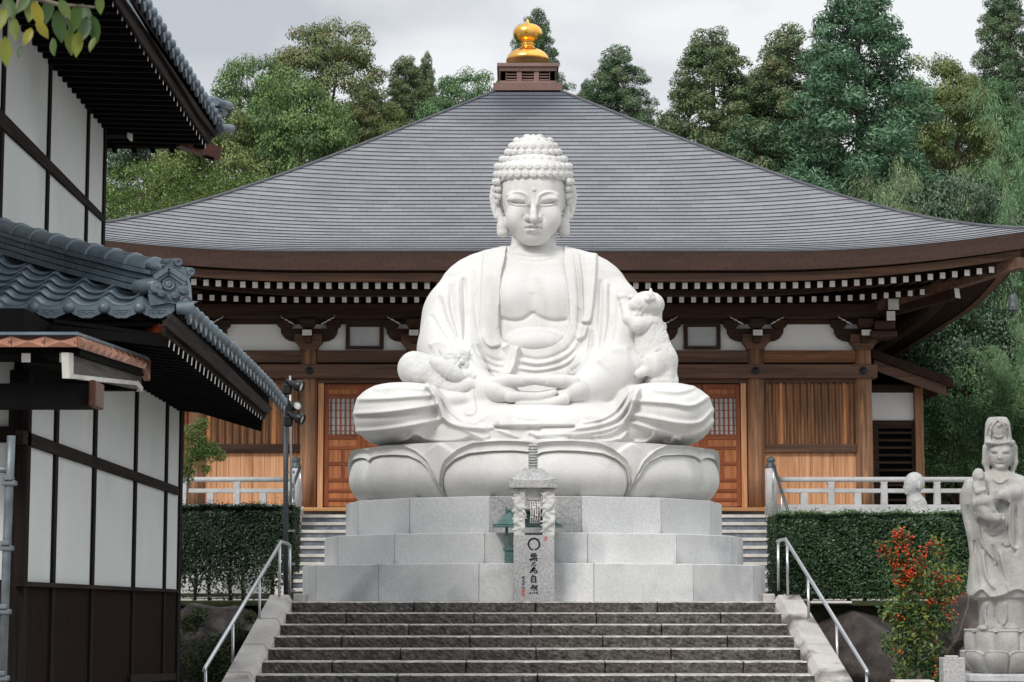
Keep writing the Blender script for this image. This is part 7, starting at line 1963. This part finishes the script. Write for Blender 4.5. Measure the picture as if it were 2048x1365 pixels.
while yy < 18.9:
    p, q = hp(yy)+Vector((0, 0, .195)), hp(yy+L_*1.12)+Vector((0, 0, .195)); d = (q-p).normalized(); up = nrm.cross(d).normalized()
    if up.z < 0: up = -up
    V = []
    for c, r_, o in ((p, .112, 0), (p+d*.012, .118, 0), (p+d*.04, .118, 0), (p+d*.055, .104, 0), (q, .100, 0)):
        for i in range(11):
            t = PI*i/10; V.append(c+nrm*(r_*1.12*math.cos(t))+up*(r_*.92*math.sin(t)))
    b.add(V, [(j*11+i, j*11+i+1, (j+1)*11+i+1, (j+1)*11+i) for j in range(4) for i in range(10)]+[tuple(range(10, -1, -1))], 0, True)
    yy += L_
b.build('ridge_cap_tiles', M['tile'], lb)
YN = 17.02; sN = YN/FPX; Q = lambda px, py, v=0: P(px, py, YN+v)
b = MB()
plate = [(300,612),(296,590),(300,566),(312,552),(318,548),(337,532),(345,528),(372,552),(376,566),(378,590),(372,612),(340,606)]
b.prism([Q(*p, -.10) for p in plate], (0, .16, 0))
for k_, (off, w) in enumerate(((0, 5), (9, 3.5))):
    for pa, pb in (((310+off*.3, 556+off), (339, 537+off)), ((339, 537+off), (374-off*.3, 560+off))):
        a_, c_ = Q(*pa, -.125+.02*k_), Q(*pb, -.125+.02*k_); b.beam(a_, c_, .05, w*2*sN, up=(0, 0, 1))
disc = lambda px, py, r_, v, prof=None: b.lathe(Q(px, py, v), [(r_*sN, -.06), (r_*sN, .012), (r_*sN*.86, .018), (r_*sN*.80, .008), (r_*sN*.55, .006), (r_*sN*.5, .014), (r_*sN*.2, .018), (.001, .012)], 22, axis=(.25, -1, 0), caps=False)
disc(337.5, 569, 12.5, -.115)
for px, py, r_, v in ((313, 576, 13, -.12), (323, 588, 8, -.13), (367, 580, 10, -.12), (350, 592, 8, -.12)):
    b.lathe(Q(px, py, v), [(r_*sN, -.08), (r_*sN, .01), (r_*sN*.72, .035), (r_*sN*.66, .028), (r_*sN*.42, .05), (r_*sN*.36, .044), (r_*sN*.14, .066), (.001, .068)], 18, axis=(.25, -1, .1), caps=False)
b.lathe(Q(300, 572, -.04), [(14*sN, -.14), (15*sN, -.02), (15*sN, .10), (10*sN, .12)], 18, axis=(1, -.5, 0))
for (pa, pb, r_) in (((296, 532), (326, 536), 7.5), ((328, 526), (357, 525), 8.2), ((360, 541), (382, 544), 8.0)):
    a_, c_ = Q(*pa, .16), Q(*pb, -.13); b.tube([a_, c_], r_*sN, 18); d = (c_-a_).normalized()
    b.lathe(c_, [(r_*sN*1.02, -.02), (r_*sN*1.02, .006), (r_*sN*.5, .006), (r_*sN*.34, -.004), (r_*sN*.30, -.03), (.001, -.03)], 18, axis=d, caps=False)
b.beam(Q(318, 545, -.06), Q(350, 530, -.06), .10, 10*sN); b.beam(Q(352, 532, -.06), Q(380, 552, -.06), .10, 10*sN)
a_, c_ = Q(345, 602, .12), Q(371, 604.5, -.10); b.tube([a_, c_], 13.2*sN, 24)
d = (c_-a_).normalized(); b.lathe(c_, [(13.2*sN, -.01), (13.6*sN, .006), (11*sN, .010), (10.2*sN, .002), (8*sN, .002), (7.4*sN, .008), (4*sN, .006), (2*sN, .012), (.001, .010)], 24, axis=d, caps=False)
b.build('ridge_end_ornament', M['tile'], lb)

# copper edged entrance canopy
YQ = 14.7; XQ = P(155, 680, YQ).x
b = MB(); n_ = 5
pxs = [-175, -109, -43, 23.5, 90, 155]
for a, c in zip(pxs[:-1], pxs[1:]):
    y0t, y0b = 673.5, 694.5
    V = [P(a, y0t, YQ), P(c-1, y0t, YQ), P(c-1, y0b, YQ), P(a, y0b, YQ), P((a+c)/2, (y0t+y0b)/2, YQ)-Vector((0, .022, 0)), P(a+3, y0t+8, YQ)]
    b.add(V[:5], [(4, 1, 0), (4, 2, 1), (4, 3, 2), (4, 0, 3)])
    b.lathe(P(c-4, 685, YQ)-Vector((0, .002, 0)), [(.012, 0), (.008, .01), (.001, .013)], 8, axis=(0, -1, 0), caps=False)
top_l = ((155, 671), (292, 718)); bot_l = ((155, 695.5), (290, 739))
n_ = 11; pA, pB = PXp(155, 671, XQ), PXp(292, 718, XQ); pC, pD = PXp(155, 695.5, XQ), PXp(290, 739, XQ)
for i in range(n_):
    t0, t1 = i/n_, (i+.97)/n_
    q = [pA.lerp(pB, t0), pA.lerp(pB, t1), pC.lerp(pD, t1), pC.lerp(pD, t0)]; c = (q[0]+q[1]+q[2]+q[3])/4+Vector((.035, 0, 0))
    b.add(q+[c], [(4, 0, 1), (4, 1, 2), (4, 2, 3), (4, 3, 0)])
e0, e1, e2, e3 = PXp(292, 718, XQ), PXp(303, 722, XQ), PXp(302, 738, XQ), PXp(290, 739, XQ)
b.prism([e0, e1, PXp(301, 737, XQ), PXp(300, 762, XQ), e3], (-.05, 0, 0))
can = b.build('copper_edge', M['copper'], lb)
b = MB()
q = [PXp(155, 670, XQ+.01), PXp(300, 720, XQ+.01)]
b.prism([q[0], q[1], Vector((-9, q[1].y, q[1].z)), Vector((-9, q[0].y, q[0].z))], (0, 0, .02)); b.build('canopy_roof', M['tile'], lb)
b = MB(); q = [PXp(160, 697, XQ-.03), PXp(290, 741, XQ-.03)]
b.prism([q[0], q[1], Vector((-9, q[1].y, q[1].z)), Vector((-9, q[0].y, q[0].z))], (0, 0, -.05)); b.build('canopy_soffit', M['black'], lb)
b = MB(); XF = XQ-.08
pts = [(147, 706), (283, 738), (283, 780), (147, 750)]
b.prism([PXp(px, py, XF) for px, py in pts], (-.05, 0, 0)); fb_ = b.build('canopy_board', M['greywood_y'], lb)
b = MB()
for pts in ([(137, 705.5), (147, 707), (147, 750), (139, 757)], [(139, 757), (147, 749), (276, 763), (274, 771)], [(274, 771), (276, 761.5), (286.5, 775), (285.5, 784)]):
    b.prism([PXp(px, py, XF+.012) for px, py in pts], (-.05, 0, 0))
b.build('painted_edge', M['whitepaint'], lb)
for px in (52, 128):
    p = P(px, 716, YQ+.15); w = 9*(YQ+.15)/FPX
    MB().beam(p, p+Vector((0, 1.2, .1)), 2*w, 2*w, 0, m_end=1).build('canopy_rafter', [M['black'], M['whitepaint']], lb)
MB().box((-9, 15.0, P(0, 812, 15.0).z), (P(178, 800, 15.0).x, 15.35, P(0, 767, 15.0).z)).build('canopy_beam', M['black'], lb)
MB().box((P(178, 800, 15.0).x+.001, 14.97, P(0, 813, 14.97).z), (P(192, 800, 15.0).x, 15.3, P(0, 761, 15.0).z), 0, .01).build('copper_cap', M['capbrown'], lb)
MB().box((XL-.02, 17.6, P(0, 780, 17.6).z), (P(272, 770, 17.6).x, 17.75, P(0, 735, 17.6).z)).build('canopy_bracket', M['black'], lb)

# upper storey wall
ut = ((111, 101), (205.5, 222)); ubt = ((1.7, 219), (205.5, 428)); ubb = ((0, 251), (202, 438))
ue = [-60, 1, 95, 174, 206.5]
for a, b_ in zip(ue[:-1], ue[1:]):
    f_ = lambda l, px: (px, lin(*l, px))
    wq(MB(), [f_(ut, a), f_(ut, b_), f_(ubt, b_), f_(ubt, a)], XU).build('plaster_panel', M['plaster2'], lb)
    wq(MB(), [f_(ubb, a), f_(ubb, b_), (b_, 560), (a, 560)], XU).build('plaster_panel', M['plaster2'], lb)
wq(MB(), [(-60, lin(*ubt, -60)), (207, lin(*ubt, 207)), (207, lin(*ubb, 207)), (-60, lin(*ubb, -60))], XU+.03, .06).build('wall_beam', M['dw_y'], lb)
wq(MB(), [(-60, lin(*ut, -60)-4), (208, lin(*ut, 208)-4), (208, lin(*ut, 208)+4), (-60, lin(*ut, -60)+6)], XU+.02, .06).build('wall_head', M['black'], lb)
for px, py in ((1, 300), (95, 300), (173.5, 320), (207, 360)):
    p = PXp(px, py, XU); w = .05 if px < 200 else .06
    MB().box((XU-.05, p.y-w, EYE+2.2), (XU+.022, p.y+w, EYE+5.35-.12)).build('post', M['dw_z'], lb)
yu = PXp(207, 360, XU).y
MB().box((-9, 15, EYE+2.2), (XU-.06, yu, EYE+5.2)).build('upper_body', M['black'], lb)
ul = [(293, 5), (325, 56), (350, 101), (374, 137), (401, 182), (428, 224), (447, 256)]
zfU, ysU = side_eave(ul, XEU, 'eave_tile_ends', ext=2.2)
def ext(line, d=2):     # carry a photo line on, up out of the frame
    (xa, ya), (xb, yb) = line[0], line[1]; return [(xa-(xb-xa)*d, ya-(yb-ya)*d)]+line
board(ext([(284, 0), (330, 74), (372, 142), (410, 212), (439, 262)]), ext([(258, 0), (310, 88), (355, 160), (398, 230), (431, 274)]), XEU-.05, .03, 'eave_board', M['dw_y'])
board(ext([(262, 0), (312, 84), (357, 156), (400, 226), (432, 270)]), ext([(230, 0), (285, 88), (333, 160), (380, 232), (418, 288)]), XEU-.09, .03, 'eave_board', M['dw_y'])
rl_ = [(222, -2), (251, 42), (286, 98), (318, 148), (355, 205), (389, 256), (411, 291)]
rafters(ext(rl_), XEU-.13, XU-.02, .03, .232, .085, 'rafter')
sf = MB(); A = [PXp(px, py-9, XEU-.15) for px, py in ext(rl_)]
for p, q in zip(A[:-1], A[1:]): sf.prism([p, q, (XU-.02, q.y, q.z+.10), (XU-.02, p.y, p.z+.10)], (0, 0, .03))
Yz = A[-1].y
sf.prism([P(206, 225, Yz), P(413, 280, Yz), P(428, 322, Yz), P(380, 302, Yz), P(340, 296, Yz), P(211, 296, Yz)], (0, .06, 0))
for px in (225, 265, 302, 340): sf.prism([P(px-10, 275, Yz-.1), P(px, 270, Yz-.1), P(px+9, 305, Yz-.1), P(px, 305, Yz-.1)], (0, .06, 0))
sf.build('soffit', M['black'], lb)
p = P(232, 245, yu+.05)
MB().box((XU-.3, yu+.06, P(0, 268, yu).z), (P(253, 240, yu).x, yu+.26, P(0, 215, yu).z)).build('bracket_beam', M['black'], lb)
MB().box((P(253, 240, yu).x+.001, yu+.05, P(0, 273, yu).z), (P(257.5, 240, yu).x, yu+.27, P(0, 224, yu).z)).build('painted_edge', M['whitepaint'], lb)
h0 = P(437, 309, Yz+.1); MB().beam(h0, h0+Vector((-.42, -.30, .10)), .13, .15).build('copper_wrapped_hip', M['capbrown'], lb)
b = MB(); zt = A[-1].z
b.prism([(XEU-.05, 14, EYE+5.25), (XEU-.05, Yz, zt+.14), (-9, Yz, zt+3.2), (-9, 14, EYE+8.3)], (0, 0, .06)); b.build('upper_roof', M['tile'], lb)
b = MB()
for pa, pb, r_ in (((405, 196), (434, 203), 8), ((432, 204), (460, 213), 8.5), ((405, 214), (450, 228), 8), ((440, 256), (463, 258), 9)):
    a_, c_ = P(*pa, Yz-.1), P(*pb, Yz+.15); b.tube([a_, c_], r_*Yz/FPX, 14)
for py in (206, 212, 218): a_, c_ = P(402, py-6, Yz), P(446, py+4, Yz); b.beam(a_, c_, .1, .02)
b.build('corner_ridge_tiles', M['tile'], lb)

# galvanised pipe at the left edge
YP = 14.2; Pp = lambda px, py: P(px, py, YP)
sc_ = thing('scaffold_pipe', 'grey galvanised scaffold pipe with clamps at the left edge of the picture', 'pipe', (Pp(5, 1365).x, YP, GZ))
MB().tube([Pp(22.5, 872), Pp(19, 960), Pp(12, 1140), Pp(3, 1420)], .028, 12).build('pipe', M['pipe'], sc_)
MB().tube([Pp(-30, 936), Pp(6, 940), Pp(20, 940)], .022, 10).build('cross_pipe', M['pipe'], sc_)
for px, py in ((20, 955), (14, 1085), (9, 1212), (5, 1345)):
    b = MB(); p = Pp(px, py+12); w = YP/FPX
    b.box((p.x-15*w, YP-.04, p.z-5*w), (p.x+13*w, YP+.03, p.z+5*w), 0, .006); b.box((p.x-11*w, YP-.05, p.z+5*w), (p.x+7*w, YP+.03, p.z+15*w), 0, .006)
    b.build('clamp', M['pipe'], sc_)
